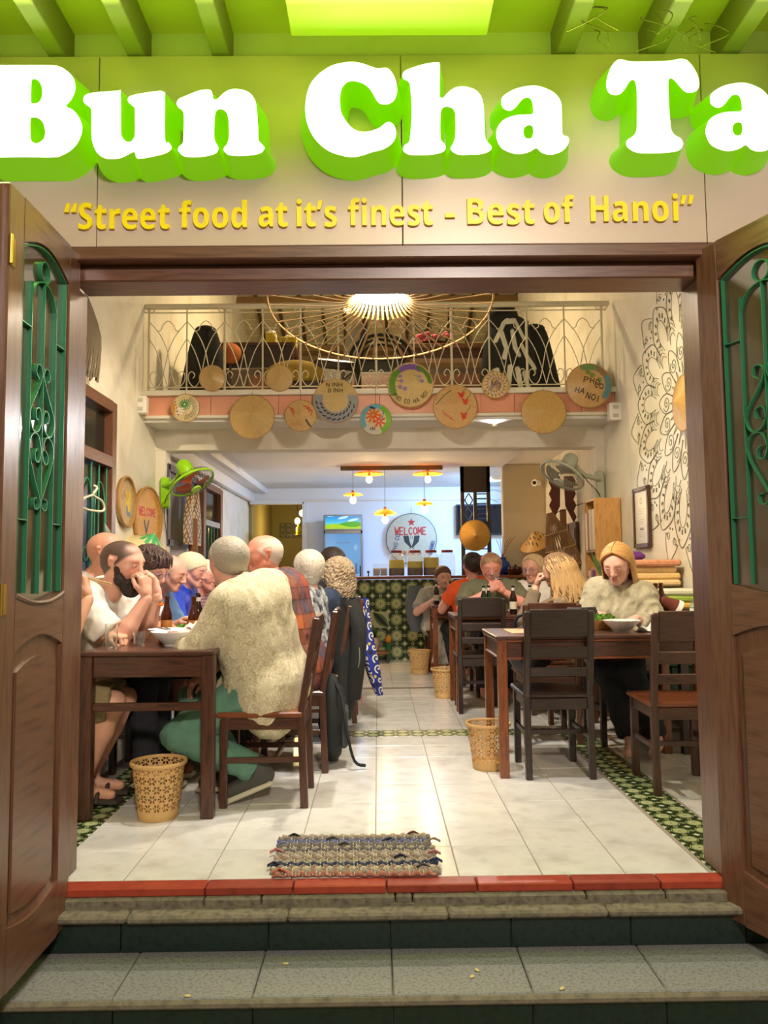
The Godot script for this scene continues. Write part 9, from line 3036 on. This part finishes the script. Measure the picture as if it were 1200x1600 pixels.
	person({"label": "older woman with glasses and a white blouse, looking sideways", "hip": Vector3(1.43, 0.54, -7.1), "chest": Vector3(1.42, 0.92, -7.03), "head": Vector3(1.395, 1.11, -7.0), "fwd": Vector3(-0.35, 0, 1), "look": Vector3(-0.62, -0.15, 0.8),
		"skin_key": "skin_blouse", "skin": rgb(224, 166, 150), "fem": true, "girth": 1.08, "shirt": flat("blouse_white", rgb(222, 216, 212), 0.9), "sleeve": 1.3, "trousers": dark, "hair": "bob", "hair_color": rgb(206, 176, 136), "glasses": true,
		"hands": [[Vector3(1.55, 0.79, -6.72), Vector3(0.6, -0.7, 0.2), "relaxed"], [Vector3(1.30, 0.79, -6.74), Vector3(-0.6, -0.7, 0.2), "relaxed"]], "feet": [Vector3(1.64, 0.1, -6.62), Vector3(1.50, 0.1, -6.64)], "pant": 0.5, "shoes": flat("sandal_white", rgb(230, 222, 220), 0.6)})
	var p15 := person({"label": "dark-haired person in a bright orange top with a pink flower, seen from behind", "hip": Vector3(0.97, 0.54, -7.72), "chest": Vector3(0.895, 0.95, -7.70), "head": Vector3(0.93, 1.155, -7.72), "fwd": Vector3(-0.5, 0, -0.85), "look": Vector3(-0.35, 0, -0.93),
		"skin_key": "skin_orange", "skin": rgb(210, 149, 127), "fem": true, "shirt": flat("orange_top", rgb(226, 84, 26), 0.85), "sleeve": 0.55, "trousers": dark, "hair": "bun", "scalp": 2, "bun": false, "hair_color": rgb(52, 34, 30), "cell": 0.016,
		"hands": [[Vector3(0.68, 0.80, -8.02), Vector3(-0.5, -0.8, 0.3), "relaxed"], [Vector3(0.98, 0.79, -8.1), Vector3(0.5, -0.8, 0.3), "relaxed"]], "feet": [Vector3(0.8, 0.1, -8.05), Vector3(0.95, 0.1, -8.05)]})
	var fm := MB.new()
	for k in 5:
		fm.ball(Vector3(1.0, 1.195, -7.615) - p15.position + Vector3(cos(k * 1.257), sin(k * 1.257), 0.1) * 0.024, Vector3(0.02, 0.02, 0.01), 10)
	put("hair_flower", fm, flat("pink_flower", rgb(226, 70, 140), 0.6), p15)
	person({"label": "young woman in pale grey by the counter, hand at her mouth", "hip": Vector3(0.68, 0.50, -8.86), "chest": Vector3(0.69, 0.85, -8.80), "head": Vector3(0.735, 1.03, -8.76), "fwd": Vector3(0.1, 0, 1), "look": Vector3(0.18, -0.05, 1),
		"skin_key": "skin_grey", "skin": rgb(228, 177, 160), "fem": true, "shirt": flat("pale_grey_top", rgb(164, 166, 158), 0.9), "sleeve": 0.8, "trousers": flat("pale_trousers", rgb(206, 200, 186), 0.9), "hair": "bun", "scalp": 2, "hair_color": rgb(98, 66, 46), "hair_cell": 0.005, "cell": 0.016,
		"hands": [[Vector3(0.79, 0.90, -8.64), Vector3(0.6, -0.8, 0.3), "hold", Vector3(-0.3, 0.9, 0.0)], [Vector3(0.62, 0.79, -8.5), Vector3(-0.6, -0.7, 0.2), "relaxed"]], "feet": [Vector3(0.62, 0.1, -8.35), Vector3(0.75, 0.1, -8.4)]})
	run_jobs()
	# what they hold, and cloth left on chairs
	for q in [[0.0], [0.012]]:
		meta(put("chopstick", tube1([Vector3(-0.06, 0.03, 0.0), Vector3(0.11, -0.03 + q[0], -0.02)], 0.003, 6), flat("chopstick_pale", rgb(206, 176, 110), 0.5), null, Vector3(-1.375, 1.075, -3.70)), ["upper pale chopstick in the raised fist by the left door leaf", "lower pale chopstick in the raised fist by the left door leaf"][0 if q[0] > 0.0 else 1], "chopstick", "pale chopsticks in the raised fist")
	var gc := thing("grey_jacket", "grey jacket draped over the far chair by the tiled counter", "jacket", Vector3(0.47, 0.44, -8.9))
	var jm := MB.new()
	jm.grid(14, 14, func(u, v):
		var a: float = TAU * u
		var w: float = 0.06 + 0.10 * sin(PI * clampf(0.15 + v * 0.8, 0, 1)) + 0.01 * sin(u * 30.0)
		return Vector3(cos(a) * w * 0.8 - 0.03, 0.5 - v * 0.52, sin(a) * w))
	put("jacket_cloth", jm, flat("jacket_grey", rgb(96, 104, 112), 0.9), gc)
	var oc := thing("orange_cloth", "orange cloth bundle beside the man in khaki shorts, by the left door leaf", "cloth", Vector3(-1.58, 0.56, -3.62))
	jm = MB.new()
	jm.ball(Vector3(0, 0.06, 0), Vector3(0.11, 0.08, 0.06), 18)
	for i in jm.v.size():
		jm.v[i] += jm.n[i] * 0.008 * sin(jm.v[i].x * 80.0 + jm.v[i].y * 60.0)
	put("bundle", jm, flat("orange_bundle", rgb(196, 84, 22), 0.85), oc)

func _ready() -> void:
	setup()
	base_mats()
	setting()
	doors()
	furniture()
	waste_baskets()
	rag_rug()
	hats()
	bamboo_lamp()
	pendants()
	beam_light()
	wall_things()
	back_room()
	gallery_things()
	hung_clothes()
	tableware()
	people()
